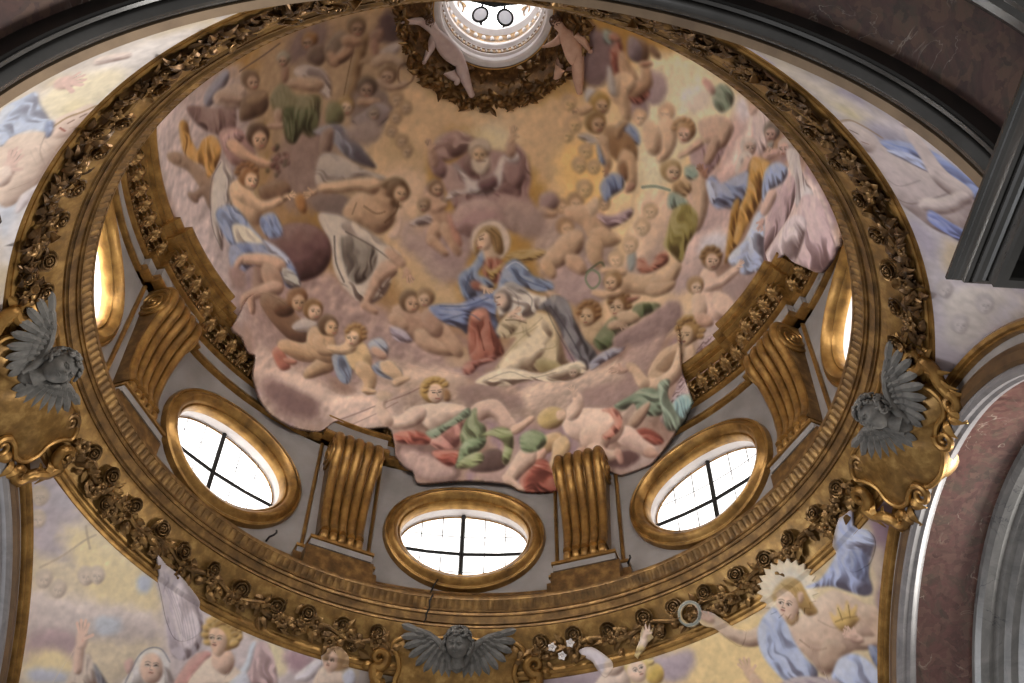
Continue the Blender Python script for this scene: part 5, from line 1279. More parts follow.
['l',15388077,117,1.11,[1.44,1],[542,611,545,607]],
['p',10910809,117,1.18,[1.1],[511,639,509,647,502,653,492,655,484,652,482,645,487,637,496,632,506,633]],
['p',15519150,116,1.18,[1],[509,635,508,641,503,645,497,646,492,643,490,638,493,632,499,629,505,630]],
['l',7299411,116,1.18,[1.25,0.85],[497,639,499,638]],
['l',10455413,117,1.18,[1,0.68],[496,641,501,640]],
['l',7299155,117,1.16,[1.25,0.85],[505,637,507,636]],
['l',10389621,117,1.16,[1,0.68],[504,639,509,637]],
['l',10915963,117,1.17,[1.3,0.68],[502,637,503,634]],
['l',12090994,116,1.18,[1.3,0.7224999999999999],[499,633,503,632]],
['p',10976601,116,1.21,[1.4],[487,651,484,649,480,651,478,654,481,656,486,654]],
['p',10976601,116,1.2,[1.4],[491,654,488,653,484,654,482,657,485,659,489,657]],
['p',10976345,117,1.18,[1.4],[497,655,494,654,490,655,488,658,491,660,495,658]],
['p',10910809,117,1.17,[1.4],[503,654,501,652,496,654,495,657,498,658,502,657]],
['p',10910808,117,1.15,[1.4],[509,651,506,649,502,650,500,653,503,655,508,653]],
['p',10845016,117,1.15,[1.4],[513,646,510,644,506,646,504,649,507,650,511,649]],
['d',11319508,115,1.29,[-68,6,1.2],[437,624,459,626,475,613,487,592,499,573,483,564,457,575,441,597]],
['d',15722196,115,1.28,[-62,6,1],[458,603,479,596,497,576,505,565,476,563,459,580]],
['d',10530254,116,1.19,[-73,5,1],[501,599,519,600,527,588,526,574,509,575,500,586]],
['d',9871810,115,1.29,[-57,6,1.2],[446,583,495,572,519,560,533,540,536,517,517,518,501,542,472,553,441,545]],
['d',13554402,115,1.24,[-46,5,1],[497,576,514,565,529,545,509,549]],
['p',14597798,115,1.29,[1],[518,551,494,562,465,569,455,566,460,558,485,549,506,537,522,539]],
['p',14202528,114,1.37,[1],[452,567,440,556,452,547,457,546,457,549,450,555,461,561,460,567]],
['p',12690061,114,1.3,[1],[483,541,488,523,505,515,514,528,506,545,492,552]],
['p',13479321,109,1.49,[1],[500,530,470,529,448,527,440,521,450,516,467,516,499,512,512,521]],
['p',13610650,112,1.46,[1],[440,523,431,508,434,501,444,503,456,518,452,526]],
['c',11309706,113,1.41,[3,1,1],[433,561,456,555,453,532,432,535]],
['d',13552321,115,1.26,[-35,4,1],[516,541,533,531,535,517,516,523]],
['p',9729633,106,1.54,[1],[463,506,472,478,493,452,517,449,528,465,517,492,496,515,475,520]],
['p',8084809,112,1.47,[1],[520,494,513,487,497,486,485,491,484,500,494,506,507,506,518,502]],
['p',13747646,109,1.45,[1],[505,473,533,480,548,470,535,461,511,464]],
['p',9464655,115,1.3,[1.1],[542,502,541,511,533,516,523,516,514,511,511,502,516,495,526,491,536,494]],
['p',13150347,115,1.31,[1],[537,497,537,503,532,508,525,507,519,503,517,496,520,491,526,488,533,491]],
['l',6246467,114,1.31,[1.25,0.85],[523,499,526,499]],
['l',8810846,115,1.31,[1,0.68],[522,502,528,501]],
['l',6180674,115,1.3,[1.25,0.85],[531,498,534,498]],
['l',8810845,115,1.29,[1,0.68],[531,500,536,500]],
['l',9271139,115,1.31,[1.3,0.68],[529,498,528,495]],
['l',11762542,114,1.32,[1.3,0.7224999999999999],[525,493,529,492]],
['p',9531211,115,1.29,[1.1],[560,487,558,495,551,500,541,500,533,495,531,486,535,479,545,476,554,479]],
['p',14993067,115,1.3,[1],[557,483,556,490,551,493,545,493,539,489,537,482,540,477,546,475,553,477]],
['l',7036497,115,1.3,[1.1875,0.85],[544,486,546,486]],
['l',10061171,115,1.3,[0.9500000000000001,0.68],[543,488,548,488]],
['l',7036497,115,1.29,[1.1875,0.85],[552,485,554,485]],
['l',9995379,115,1.28,[0.9500000000000001,0.68],[551,487,556,487]],
['l',10521721,115,1.3,[1.235,0.68],[549,485,549,482]],
['l',11630957,115,1.31,[1.235,0.7224999999999999],[546,479,550,479]],
['p',12025196,110,1.67,[1],[444,445,464,450,469,429,468,417,451,419]],
['p',12158838,110,1.66,[1],[461,433,484,427,481,421,466,423]],
['p',13742223,104,1.68,[1],[539,452,512,449,479,458,461,455,462,444,492,424,527,421,553,437]],
['p',12887688,108,1.67,[1],[539,431,516,421,495,411,488,401,499,397,522,400,544,405,560,425]],
['p',14203288,106,1.54,[1],[517,446,522,426,548,417,566,440,562,459,537,468]],
['p',14137496,106,1.53,[1],[529,448,532,431,555,427,565,431,562,438,548,441,551,452,540,458]],
['p',7625285,115,1.31,[1.1],[576,466,574,474,567,479,557,479,549,473,547,465,551,457,561,455,570,458]],
['p',14400408,115,1.32,[1],[575,462,574,468,570,472,563,472,558,467,556,460,559,455,565,453,572,456]],
['l',6772808,115,1.31,[1.1875,0.85],[564,464,566,464]],
['l',9665894,116,1.31,[0.9500000000000001,0.68],[563,466,568,466]],
['l',6772552,116,1.3,[1.1875,0.85],[571,463,574,463]],
['l',9665638,116,1.3,[0.9500000000000001,0.68],[571,466,576,465]],
['l',10191723,116,1.31,[1.235,0.68],[569,463,570,460]],
['l',11499628,115,1.32,[1.235,0.7224999999999999],[566,457,570,457]],
['d',10200504,106,1.64,[-97,5,1],[553,427,579,426,576,402,562,383,548,393]],
['d',11581381,118,1.31,[-53,5,1],[612,440,629,447,639,436,634,421,623,424]],
['p',15191203,111,1.44,[1],[577,434,578,407,599,398,614,420,606,443,589,450]],
['p',15388590,110,1.44,[1],[588,446,572,441,559,443,551,441,552,436,568,428,590,431,598,441]],
['p',14664352,108,1.63,[1],[581,401,589,386,585,374,589,364,601,370,613,391,607,414,591,417]],
['p',14664095,111,1.64,[1],[604,373,589,377,582,373,584,368,600,365,606,368]],
['d',10462903,112,1.49,[-40,4,1],[611,410,636,418,653,401,642,389,619,395]],
['p',14993833,112,1.49,[1],[624,402,636,392,642,385,650,384,654,393,651,405,640,418,625,416]],
['p',14928041,112,1.54,[1],[642,379,661,389,664,394,660,396,641,392,635,384]],
['p',13873564,118,1.32,[1],[616,428,628,419,636,421,635,428,623,436,615,435]],
['p',11767653,117,1.3,[1.1],[611,452,609,460,602,465,593,464,585,458,583,449,588,442,597,440,606,444]],
['p',15585716,117,1.31,[1],[602,447,601,454,596,457,590,457,585,452,583,445,586,439,592,438,599,441]],
['l',7365461,116,1.32,[1.1875,0.85],[586,449,589,449]],
['l',10390393,116,1.31,[0.9500000000000001,0.68],[585,451,590,451]],
['l',7299669,117,1.31,[1.1875,0.85],[594,448,596,448]],
['l',10390392,117,1.3,[0.9500000000000001,0.68],[593,450,598,450]],
['l',10982271,116,1.32,[1.235,0.68],[591,448,589,445]],
['l',11368299,116,1.33,[1.235,0.7224999999999999],[588,442,591,442]],
['p',11833445,116,1.3,[1.4],[591,457,589,455,585,455,583,458,586,461,590,460]],
['p',11767909,117,1.28,[1.4],[596,462,593,459,589,460,588,462,590,465,594,464]],
['p',11767653,117,1.27,[1.4],[602,464,600,461,596,462,594,464,597,467,601,466]],
['p',11702116,117,1.26,[1.4],[608,463,606,460,602,461,600,463,603,466,607,465]],
['p',11701860,118,1.27,[1.4],[613,459,610,457,606,457,605,460,607,462,611,462]],
['p',11701860,118,1.28,[1.4],[614,454,612,452,608,452,606,455,609,457,613,457]],
['p',11701860,117,1.29,[1.4],[613,448,610,446,606,446,605,449,607,451,611,451]],
['p',12690318,122,1.21,[1],[650,463,660,453,676,441,696,441,696,460,684,476,671,484,650,483]],
['p',13085074,120,1.21,[1],[645,464,658,455,667,456,666,465,656,475,645,474]],
['p',12822159,123,1.25,[1],[676,439,694,427,720,424,729,430,723,439,703,445,691,456,676,455]],
['p',12756366,124,1.23,[1],[694,453,709,440,723,425,734,423,735,434,724,452,709,467,695,467]],
['d',12563905,120,1.25,[-30,4,1],[644,460,662,455,671,441,650,443]],
['p',7823178,122,1.15,[1.1],[684,489,681,497,674,501,666,500,659,493,659,485,664,478,672,477,680,481]],
['p',13347729,122,1.16,[1],[682,484,681,490,676,494,670,493,666,488,666,481,669,476,675,475,680,478]],
['l',6246725,122,1.16,[1.25,0.85],[671,485,673,485]],
['l',8942177,122,1.15,[1,0.68],[670,487,674,487]],
['l',6246724,122,1.15,[1.25,0.85],[678,485,680,485]],
['l',8876640,122,1.15,[1,0.68],[677,487,681,487]],
['l',9402726,122,1.16,[1.3,0.68],[676,485,676,482]],
['l',11039591,122,1.17,[1.3,0.7224999999999999],[674,479,677,479]],
['p',10190691,123,1.13,[1.1],[701,493,698,500,692,503,685,502,680,497,680,490,684,484,692,483,698,486]],
['p',13809566,123,1.14,[1],[696,489,694,494,690,497,686,496,682,492,682,486,685,482,690,481,694,484]],
['l',6444618,123,1.14,[1.0625,0.85],[685,489,686,489]],
['l',9206378,123,1.14,[0.8500000000000001,0.68],[684,491,687,491]],
['l',6444362,123,1.14,[1.0625,0.85],[690,489,692,489]],
['l',9206378,123,1.13,[0.8500000000000001,0.68],[689,491,693,491]],
['l',9732464,123,1.14,[1.105,0.68],[688,489,688,486]],
['l',10973799,123,1.15,[1.105,0.7224999999999999],[687,484,690,484]],
['p',12229769,123,1.19,[1],[684,467,693,450,706,447,710,460,701,476,688,479]],
['c',11836302,125,0.94,[2,1,1],[693,601,708,603,713,589,704,583,692,589]],
['p',13479317,125,0.97,[1],[689,586,694,573,698,562,711,556,717,568,713,579,706,592,694,596]],
['p',13413780,125,1.0,[1],[696,565,693,553,697,546,705,549,710,561,706,569]],
['p',13347987,126,1.01,[1],[707,560,714,549,723,538,729,536,730,542,726,554,720,566,710,569]],
['p',12887436,125,1.02,[1],[695,548,711,536,716,536,716,540,703,555,695,555]],
['p',13479317,125,0.95,[1],[689,585,703,577,715,583,716,586,712,588,704,586,694,593,687,592]],
['p',8941402,125,0.93,[1.1],[711,600,710,605,705,608,700,607,696,603,696,598,700,594,705,593,710,595]],
['p',13348244,125,0.94,[1],[710,597,709,601,706,603,703,602,700,600,700,596,703,593,706,592,709,594]],
['l',6246982,125,0.94,[0.9375,0.85],[703,598,705,598]],
['l',8942692,125,0.94,[0.75,0.68],[702,599,705,599]],
['l',6246982,126,0.94,[0.9375,0.85],[707,598,709,598]],
['l',8942692,126,0.93,[0.75,0.68],[707,599,710,599]],
['l',9402984,125,0.94,[0.9750000000000001,0.68],[706,598,707,596]],
['l',10973799,125,0.94,[0.9750000000000001,0.7224999999999999],[705,594,707,594]],
['p',9862500,124,0.96,[1.1],[698,585,697,589,693,591,689,590,686,587,686,583,689,579,693,579,697,581]],
['p',13085586,124,0.97,[1],[695,582,694,586,692,587,689,587,687,584,687,581,689,578,692,578,694,579]],
['l',6115653,124,0.97,[0.8,0.85],[688,583,689,583]],
['l',8745570,124,0.96,[0.6000000000000001,0.68],[688,584,690,584]],
['l',6115653,124,0.96,[0.8,0.85],[692,583,693,583]],
['l',8745570,124,0.96,[0.6000000000000001,0.68],[691,584,693,584]],
['l',9205863,124,0.97,[0.78,0.68],[690,583,690,581]],
['l',11039591,124,0.97,[0.78,0.7224999999999999],[689,580,691,580]],
['p',12818309,126,0.99,[0.8],[714,576,724,569,731,546,722,552]],
['d',12760241,124,0.99,[-19,4,1],[676,569,695,576,699,568,683,565]],
['d',11770000,127,0.88,[-12,8,1],[700,636,709,646,724,649,739,643,746,637,735,631,719,624,706,624]],
['d',10979973,130,0.92,[-64,11,1.1],[706,622,719,621,734,631,756,634,772,633,777,641,788,632,795,613,795,597,806,580,797,570,756,566,726,578,711,601]],
['p',12164247,128,0.97,[1.2],[776,575,772,564,758,556,740,555,725,561,720,572,725,583,738,590,755,591,770,586]],
['p',11308937,132,0.96,[1],[766,595,788,593,807,575,790,563,766,571]],
['d',14011334,128,0.92,[-29,7,1],[719,621,728,617,740,607,757,612,764,628,770,630,768,616,765,602,751,594,729,595,712,586,717,596,733,600]],
['p',8940904,128,0.9,[1],[730,622,739,630,744,614,736,611]],
['p',8809065,129,0.92,[1],[744,606,759,613,763,603,750,598]],
['p',10322302,125,0.91,[1],[714,615,709,626,702,629,698,622,701,612,710,608]],
['p',12361356,125,0.9,[1],[706,621,704,630,699,633,696,629,698,620,703,617]],
['p',13414041,125,0.9,[0.8],[702,632,701,637,697,638,696,635,698,631,701,629]],
['l',13414297,125,0.89,[1.65,1],[696,636,694,639]],
['l',7496277,125,0.89,[0.6,0.6],[696,637,694,640]],
['l',13414297,125,0.89,[1.65,1],[697,637,695,642]],
['l',7496277,125,0.89,[0.6,0.6],[697,638,696,641]],
['l',13414041,125,0.89,[1.65,1],[698,637,697,642]],
['l',7496277,125,0.89,[0.6,0.6],[699,638,698,641]],
['l',13414041,125,0.89,[1.65,1],[699,637,699,641]],
['l',13414041,125,0.89,[1.76,1],[699,634,703,637]],
['p',10914180,131,0.91,[1],[789,615,784,626,774,631,768,621,771,609,783,603]],
['p',14275022,131,0.89,[1],[782,629,781,625,776,624,771,625,769,628,771,632,775,634,780,633]],
['p',12755854,131,0.89,[1],[778,632,777,641,772,644,769,640,769,631,774,628]],
['p',13808790,131,0.88,[0.8],[775,642,777,648,774,651,771,649,770,643,772,640]],
['l',13808791,131,0.87,[1.95,1],[772,649,771,654]],
['l',7693653,131,0.87,[0.6,0.6],[773,650,773,655]],
['l',13808791,131,0.87,[1.95,1],[773,650,774,656]],
['l',7693652,131,0.87,[0.6,0.6],[774,650,775,655]],
['l',13808790,131,0.87,[1.95,1],[774,649,776,655]],
['l',7693652,131,0.87,[0.6,0.6],[775,650,777,654]],
['l',13808790,131,0.87,[1.95,1],[775,649,778,653]],
['l',13808534,131,0.88,[2.08,1],[773,645,779,647]],
['p',12430231,128,0.88,[1.1],[754,634,751,640,745,643,738,642,734,637,734,630,739,625,746,624,752,628]],
['p',14006681,128,0.89,[1],[751,629,749,634,745,636,740,635,738,631,738,626,741,622,746,621,750,624]],
['l',6575945,128,0.89,[1.3125,0.85],[741,629,742,629]],
['l',9403239,128,0.89,[1.05,0.68],[740,630,743,630]],
['l',6575689,129,0.89,[1.3125,0.85],[746,629,748,629]],
['l',9337702,129,0.89,[1.05,0.68],[745,630,749,631]],
['l',9863788,128,0.89,[1.365,0.68],[744,628,745,626]],
['l',10908262,128,0.9,[1.365,0.7224999999999999],[743,624,746,624]],
['p',13747379,128,0.9,[1],[737,626,745,623,752,628,755,618,748,611,739,616]],
['l',8943725,128,0.9,[1.2,0.8],[742,624,750,624]],
['p',14009779,128,0.88,[0.7],[735,633,739,640,748,642,754,637,753,632,744,637]],
['p',11703157,137,0.97,[0.45],[851,601,848,606,842,608,836,606,833,601,834,596,839,592,845,592,850,596]],
['p',14203547,138,0.98,[0.45],[849,598,847,601,843,603,839,601,837,598,838,594,841,591,845,591,848,593]],
['l',8877409,137,0.98,[1,0.5],[840,597,842,597]],
['l',10521203,137,0.97,[0.8,0.4],[839,598,842,598]],
['l',8877409,138,0.98,[1,0.5],[845,597,846,598]],
['l',10455411,138,0.98,[0.8,0.4],[844,598,847,599]],
['l',9929581,138,0.98,[1.04,0.4],[843,597,844,595]],
['l',10258288,138,0.98,[1.04,0.425],[843,593,845,593]],
['p',11703157,136,1.0,[0.45],[845,577,841,582,835,584,829,582,826,577,827,571,832,567,839,567,844,571]],
['p',14203547,137,1.01,[0.45],[844,573,842,577,838,579,834,577,832,573,833,569,836,566,840,565,844,568]],
['l',8877409,136,1.01,[1.0625,0.5],[835,572,837,572]],
['l',10455667,136,1.01,[0.8500000000000001,0.4],[834,573,838,574]],
['l',8811873,137,1.01,[1.0625,0.5],[841,573,842,573]],
['l',10455411,137,1.01,[0.8500000000000001,0.4],[839,574,843,575]],
['l',9929581,137,1.01,[1.105,0.4],[839,572,840,570]],
['l',10258288,137,1.02,[1.105,0.425],[839,568,841,569]],
['p',11768950,136,0.97,[0.45],[835,594,833,598,828,600,824,598,821,595,822,590,826,587,831,587,834,590]],
['p',14269340,136,0.97,[0.45],[834,592,833,595,830,596,827,595,825,592,826,589,828,586,831,586,834,588]],
['l',8942946,136,0.97,[0.8125,0.5],[828,591,829,591]],
['l',10521203,136,0.97,[0.65,0.4],[827,592,829,593]],
['l',8877410,136,0.97,[0.8125,0.5],[831,592,833,592]],
['l',10521203,136,0.97,[0.65,0.4],[831,593,833,593]],
['l',9995374,136,0.98,[0.845,0.4],[830,591,831,590]],
['l',10323825,136,0.98,[0.845,0.425],[830,588,832,589]],
['p',11571827,141,1.0,[0.45],[879,605,876,608,872,610,867,608,865,604,866,600,870,597,874,598,878,601]],
['p',14006425,141,1.0,[0.45],[877,602,875,605,872,606,869,604,868,602,869,598,871,596,874,597,877,599]],
['l',8745824,140,1.0,[0.8,0.5],[870,601,871,601]],
['l',10324081,140,1.0,[0.6000000000000001,0.4],[869,602,871,602]],
['l',8745824,141,1.01,[0.8,0.5],[874,602,875,602]],
['l',10324081,141,1.0,[0.6000000000000001,0.4],[873,602,875,603]],
['l',9797996,141,1.01,[0.78,0.4],[872,601,873,600]],
['l',10126703,141,1.01,[0.78,0.425],[872,598,874,598]],
['p',11834742,135,0.97,[0.45],[822,590,819,593,815,595,811,593,809,590,809,586,813,583,817,583,821,585]],
['p',14335133,135,0.97,[0.45],[820,587,818,590,816,591,813,590,811,587,812,584,814,582,817,582,819,584]],
['l',8943202,134,0.97,[0.8,0.5],[813,586,814,586]],
['l',10586996,134,0.97,[0.6000000000000001,0.4],[812,587,815,587]],
['l',8943202,135,0.97,[0.8,0.5],[817,587,818,587]],
['l',10586996,135,0.97,[0.6000000000000001,0.4],[816,587,818,588]],
['l',10060910,135,0.97,[0.78,0.4],[816,586,816,585]],
['l',10389617,135,0.97,[0.78,0.425],[815,583,817,584]],
['p',13940377,139,1.01,[1],[838,582,853,578,865,567,885,569,883,585,863,599,838,595,831,589]],
['p',13611668,141,1.06,[1],[872,562,890,565,897,569,901,574,895,577,889,578,874,582,862,573]],
['p',13480082,140,1.08,[1],[861,561,869,547,879,541,886,540,887,546,883,554,880,567,867,572]],
['p',13875099,136,1.04,[1],[837,570,827,557,817,544,817,532,831,531,848,542,859,557,855,573]],
['p',13743000,138,1.08,[1],[845,537,860,531,869,532,867,541,855,550,842,548]],
['p',13742995,135,1.07,[1],[817,532,826,523,834,522,835,530,827,539,818,540]],
['d',12757936,142,1.03,[-3,5,1],[866,592,883,594,903,606,904,597,886,583,874,586]],
['p',14600109,139,0.99,[0.6],[854,597,862,608,868,600,862,589]],
['p',11310224,135,0.96,[1],[805,599,817,604,826,596,818,586,808,584]],
['p',13348241,135,0.97,[1],[808,580,822,581,826,584,822,588,808,589,802,584]],
['l',6448977,140,1.1,[2.2,0.7],[869,534,882,547,888,544]],
['p',13545872,135,0.87,[0.45],[828,684,826,688,821,689,816,688,814,683,814,679,818,676,823,676,827,679]],
['p',14861723,135,0.88,[0.45],[827,681,825,684,822,685,819,684,817,681,818,677,820,675,823,675,826,677]],
['l',9272161,135,0.87,[0.9375,0.5],[820,680,821,680]],
['l',10981746,135,0.87,[0.75,0.4],[819,681,821,682]],
['l',9272160,135,0.88,[0.9375,0.5],[824,681,825,681]],
['l',10916210,135,0.88,[0.75,0.4],[823,682,825,682]],
['l',10390125,135,0.88,[0.9750000000000001,0.4],[822,680,823,679]],
['l',10718832,135,0.88,[0.9750000000000001,0.425],[822,677,824,677]],
['p',13480079,136,0.89,[0.45],[836,668,833,672,828,674,823,672,820,667,821,662,825,659,830,659,835,662]],
['p',14730394,136,0.89,[0.45],[834,664,833,668,829,669,826,668,824,664,825,661,827,658,831,658,834,661]],
['l',9206368,136,0.89,[1,0.5],[827,663,828,664]],
['l',10915953,136,0.89,[0.8,0.4],[826,664,828,665]],
['l',9206368,136,0.89,[1,0.5],[831,664,832,665]],
['l',10850417,136,0.89,[0.8,0.4],[830,665,833,666]],
['l',10324332,136,0.89,[1.04,0.4],[830,664,830,662]],
['l',10653039,136,0.9,[1.04,0.425],[829,660,831,661]],
['p',13480079,136,0.9,[0.45],[830,657,828,660,824,661,820,660,818,656,819,652,822,650,826,650,829,653]],
['p',14730394,136,0.9,[0.45],[829,654,827,657,825,658,822,657,821,654,821,651,823,649,826,649,828,651]],
['l',9206368,136,0.9,[0.8,0.5],[823,654,824,654]],
['l',10915953,136,0.9,[0.6000000000000001,0.4],[822,654,824,655]],
['l',9206368,136,0.9,[0.8,0.5],[826,654,827,654]],
['l',10850417,136,0.9,[0.6000000000000001,0.4],[826,655,828,655]],
['l',10324332,136,0.9,[0.78,0.4],[825,654,826,652]],
['l',10653039,136,0.9,[0.78,0.425],[825,651,826,651]],
['p',13348493,138,0.92,[0.45],[850,647,848,651,843,652,839,650,836,646,837,642,841,639,846,639,850,642]],
['p',14598808,138,0.92,[0.45],[849,644,847,647,844,648,841,647,840,644,840,641,843,638,846,638,849,641]],
['l',9140575,138,0.92,[0.875,0.5],[842,643,843,644]],
['l',10784624,138,0.92,[0.7000000000000001,0.4],[841,644,844,645]],
['l',9140575,138,0.93,[0.875,0.5],[846,644,847,644]],
['l',10784368,138,0.92,[0.7000000000000001,0.4],[845,645,848,646]],
['l',10258539,138,0.93,[0.91,0.4],[845,643,845,642]],
['l',10521710,138,0.93,[0.91,0.425],[844,640,846,641]],
['p',13348493,137,0.93,[0.45],[847,634,844,638,840,639,835,638,832,633,833,629,837,626,842,626,846,629]],
['p',14598808,138,0.93,[0.45],[846,631,844,634,841,635,838,634,836,631,837,628,839,625,843,625,845,628]],
['l',9140575,137,0.93,[0.875,0.5],[838,630,840,630]],
['l',10784624,137,0.93,[0.7000000000000001,0.4],[838,631,840,632]],
['l',9140575,138,0.94,[0.875,0.5],[842,631,844,631]],
['l',10784368,138,0.93,[0.7000000000000001,0.4],[842,632,844,632]],
['l',10258539,138,0.94,[0.91,0.4],[841,630,842,629]],
['l',10521710,138,0.94,[0.91,0.425],[841,627,843,628]],
['p',13217164,139,0.94,[0.45],[861,635,858,639,854,640,849,638,847,634,848,630,852,627,856,628,860,631]],
['p',14533015,139,0.95,[0.45],[860,632,858,635,855,636,852,635,850,632,851,629,854,627,857,627,859,629]],
['l',9074782,139,0.95,[0.8125,0.5],[853,631,854,632]],
['l',10718831,139,0.94,[0.65,0.4],[852,632,854,633]],
['l',9074782,139,0.95,[0.8125,0.5],[857,632,858,632]],
['l',10718575,139,0.95,[0.65,0.4],[856,633,858,634]],
['l',10192746,139,0.95,[0.845,0.4],[855,631,856,630]],
['l',10455917,139,0.95,[0.845,0.425],[855,629,857,629]],
['p',13217164,138,0.96,[0.45],[857,615,854,619,849,621,843,619,840,614,841,609,846,605,852,605,856,609]],
['p',14533015,138,0.97,[0.45],[856,611,854,615,850,616,846,615,844,611,845,607,848,604,852,604,855,607]],
['l',9074782,138,0.96,[1,0.5],[847,610,849,610]],
['l',10718831,138,0.96,[0.8,0.4],[846,611,849,612]],
['l',9074782,139,0.97,[1,0.5],[852,611,853,611]],
['l',10718575,139,0.97,[0.8,0.4],[851,612,854,613]],
['l',10192746,138,0.97,[1.04,0.4],[851,610,851,609]],
['l',10455917,138,0.97,[1.04,0.425],[850,607,853,607]],
['p',9730403,141,0.93,[1],[869,738,876,734,888,737,888,749,882,754,869,751]],
['p',9664612,143,0.95,[1],[888,747,896,743,900,744,900,748,893,753,888,752]],
['p',10325650,140,0.92,[1],[868,753,881,748,881,734,869,735]],
['d',9610141,136,0.89,[-47,4,1],[844,750,852,749,853,740,846,740]],
['p',11963002,137,0.9,[1],[850,743,857,743,860,745,859,748,854,750,849,748]],
['d',11170405,140,0.92,[-55,6,1.2],[852,733,860,744,866,732,865,721,877,713,896,712,888,698,874,699,862,708]],
['p',13216397,140,0.91,[1],[884,718,872,729,867,736,862,738,860,733,862,722,871,708,881,707]],
['p',13084812,142,0.94,[1],[886,703,897,718,892,732,887,734,884,729,884,720,874,713,874,702]],
['p',12160889,142,0.94,[1],[884,730,892,734,894,737,891,738,883,735,881,732]],
['p',15454641,140,0.91,[1],[881,714,879,706,873,701,865,700,859,704,858,710,862,717,870,721,877,719]],
['p',14533026,141,0.92,[1],[858,696,868,690,874,681,880,680,882,684,878,697,872,707,860,707]],
['p',14205609,139,0.91,[0.7],[859,711,864,717,866,698,857,700]],
['p',13091260,139,0.9,[0.8],[852,721,858,715,864,698,855,702]],
['p',13617864,137,0.88,[0.7],[833,697,844,698,842,689,837,686]],
['p',11965788,138,0.9,[1.1],[859,691,856,696,850,698,844,695,840,690,841,684,846,680,853,680,858,685]],
['p',13940375,139,0.9,[1],[858,687,856,691,852,692,848,690,846,686,847,681,850,679,854,679,858,682]],
['l',6509895,138,0.9,[1.1875,0.85],[850,685,851,685]],
['l',9271909,138,0.9,[0.9500000000000001,0.68],[848,686,852,687]],
['l',6509895,139,0.91,[1.1875,0.85],[855,686,856,687]],
['l',9271653,139,0.9,[0.9500000000000001,0.68],[854,687,857,688]],
['l',9797738,139,0.9,[1.235,0.68],[853,685,854,683]],
['l',10448226,139,0.91,[1.235,0.7224999999999999],[853,681,855,682]],
['p',14071960,137,0.89,[1],[839,684,832,679,831,675,835,674,843,679,844,684]],
['p',13413519,136,0.89,[0.8],[833,678,830,677,828,675,830,674,833,675,835,677]],
['l',13413519,136,0.88,[1.1,1],[829,675,827,673]],
['l',7430224,136,0.88,[0.6,0.6],[829,675,826,674]],
['l',13413519,136,0.88,[1.1,1],[829,675,826,674]],
['l',7430224,136,0.88,[0.6,0.6],[829,676,826,675]],
['l',13413520,136,0.88,[1.1,1],[829,676,825,676]],
['l',7430224,136,0.88,[0.6,0.6],[829,676,826,676]],
['l',13413519,136,0.88,[1.1,1],[829,676,826,677]],
['l',13413519,136,0.88,[1.12,1],[832,676,829,679]],
['p',9400909,138,0.91,[1.1],[858,674,855,679,848,681,842,678,838,673,839,666,845,662,852,663,857,667]],
['p',13216396,139,0.91,[1],[858,670,856,675,851,676,847,674,845,670,846,665,849,662,854,662,857,665]],
['l',6180674,138,0.91,[1.25,0.85],[849,669,851,669]],
['l',8810845,138,0.91,[1,0.68],[848,670,851,671]],
['l',6180674,139,0.91,[1.25,0.85],[855,670,856,671]],
['l',8810845,139,0.91,[1,0.68],[853,671,857,673]],
['l',9271138,139,0.91,[1.3,0.68],[853,669,854,667]],
['l',10447969,139,0.92,[1.3,0.7224999999999999],[852,665,855,666]],
['d',9740734,142,0.95,[-35,5,1],[866,667,876,678,889,677,896,666,888,661,874,666]],
['p',11307882,142,0.95,[1],[860,655,875,644,895,648,892,664,873,672,858,669]],
['p',13875097,140,0.94,[1],[853,656,860,643,864,635,870,634,872,639,869,647,864,660,856,663]],
['p',12161398,141,0.96,[0.8],[866,635,866,631,868,630,870,632,870,635,867,637]],
['l',12161142,141,0.97,[1.2,1],[869,631,871,628]],
['l',6771010,141,0.97,[0.6,0.6],[869,630,870,628]],
['l',12161142,141,0.97,[1.2,1],[869,631,870,627]],
['l',6771010,141,0.97,[0.6,0.6],[868,630,869,627]],
['l',12161398,141,0.97,[1.2,1],[868,631,868,627]],
['l',6771010,140,0.96,[0.6,0.6],[867,630,867,627]],
['l',12161398,140,0.96,[1.2,1],[867,631,866,628]],
['l',12161398,140,0.96,[1.28,1],[868,633,864,631]],
['p',12492929,141,0.94,[1],[876,665,877,672,880,678,879,681,875,680,869,673,868,665,872,662]],
['p',14335646,143,0.99,[1],[877,643,884,638,892,626,899,624,902,630,898,644,893,654,880,655]],
['p',10649187,143,0.98,[1],[878,639,883,629,889,628,891,632,887,643,881,645]],
['p',12687749,144,1.01,[1],[894,628,891,623,892,619,897,620,901,624,900,629]],
['d',9543099,141,0.99,[-58,5,1.2],[864,618,872,631,885,632,889,622,879,612,873,605]],
['d',9214650,140,0.94,[-66,4,1],[853,655,860,646,866,638,859,639]],
['d',12498096,138,0.91,[3,3,1],[833,656,843,660,854,657,848,652]],
['p',13546131,135,0.87,[1],[816,706,825,695,832,694,833,700,827,713,818,714]],
['p',14799298,129,1.0,[0.15],[781,554,780,545,775,537,767,533,757,532,749,536,742,542,740,551,741,560,747,567,755,571,764,572,772,569,778,562]],
['l',11509138,129,1.0,[0.8,0.5],[781,554,780,545,775,537,767,533,757,532,749,536,742,542,740,551,741,560,747,567,755,571,764,572,772,569,778,562,781,554]],
['c',11639698,132,0.97,[4,1,1],[767,586,796,594,817,576,806,558,781,563]],
['d',12362096,132,1.03,[-4,4,1],[777,539,792,546,818,549,814,541,793,534]],
['p',10650716,129,1.0,[1],[747,560,754,566,766,565,772,554,774,541,765,542,754,545,746,537,743,548]],
['p',13941923,129,1.02,[1],[752,545,755,531,766,526,771,537,764,549,756,553]],
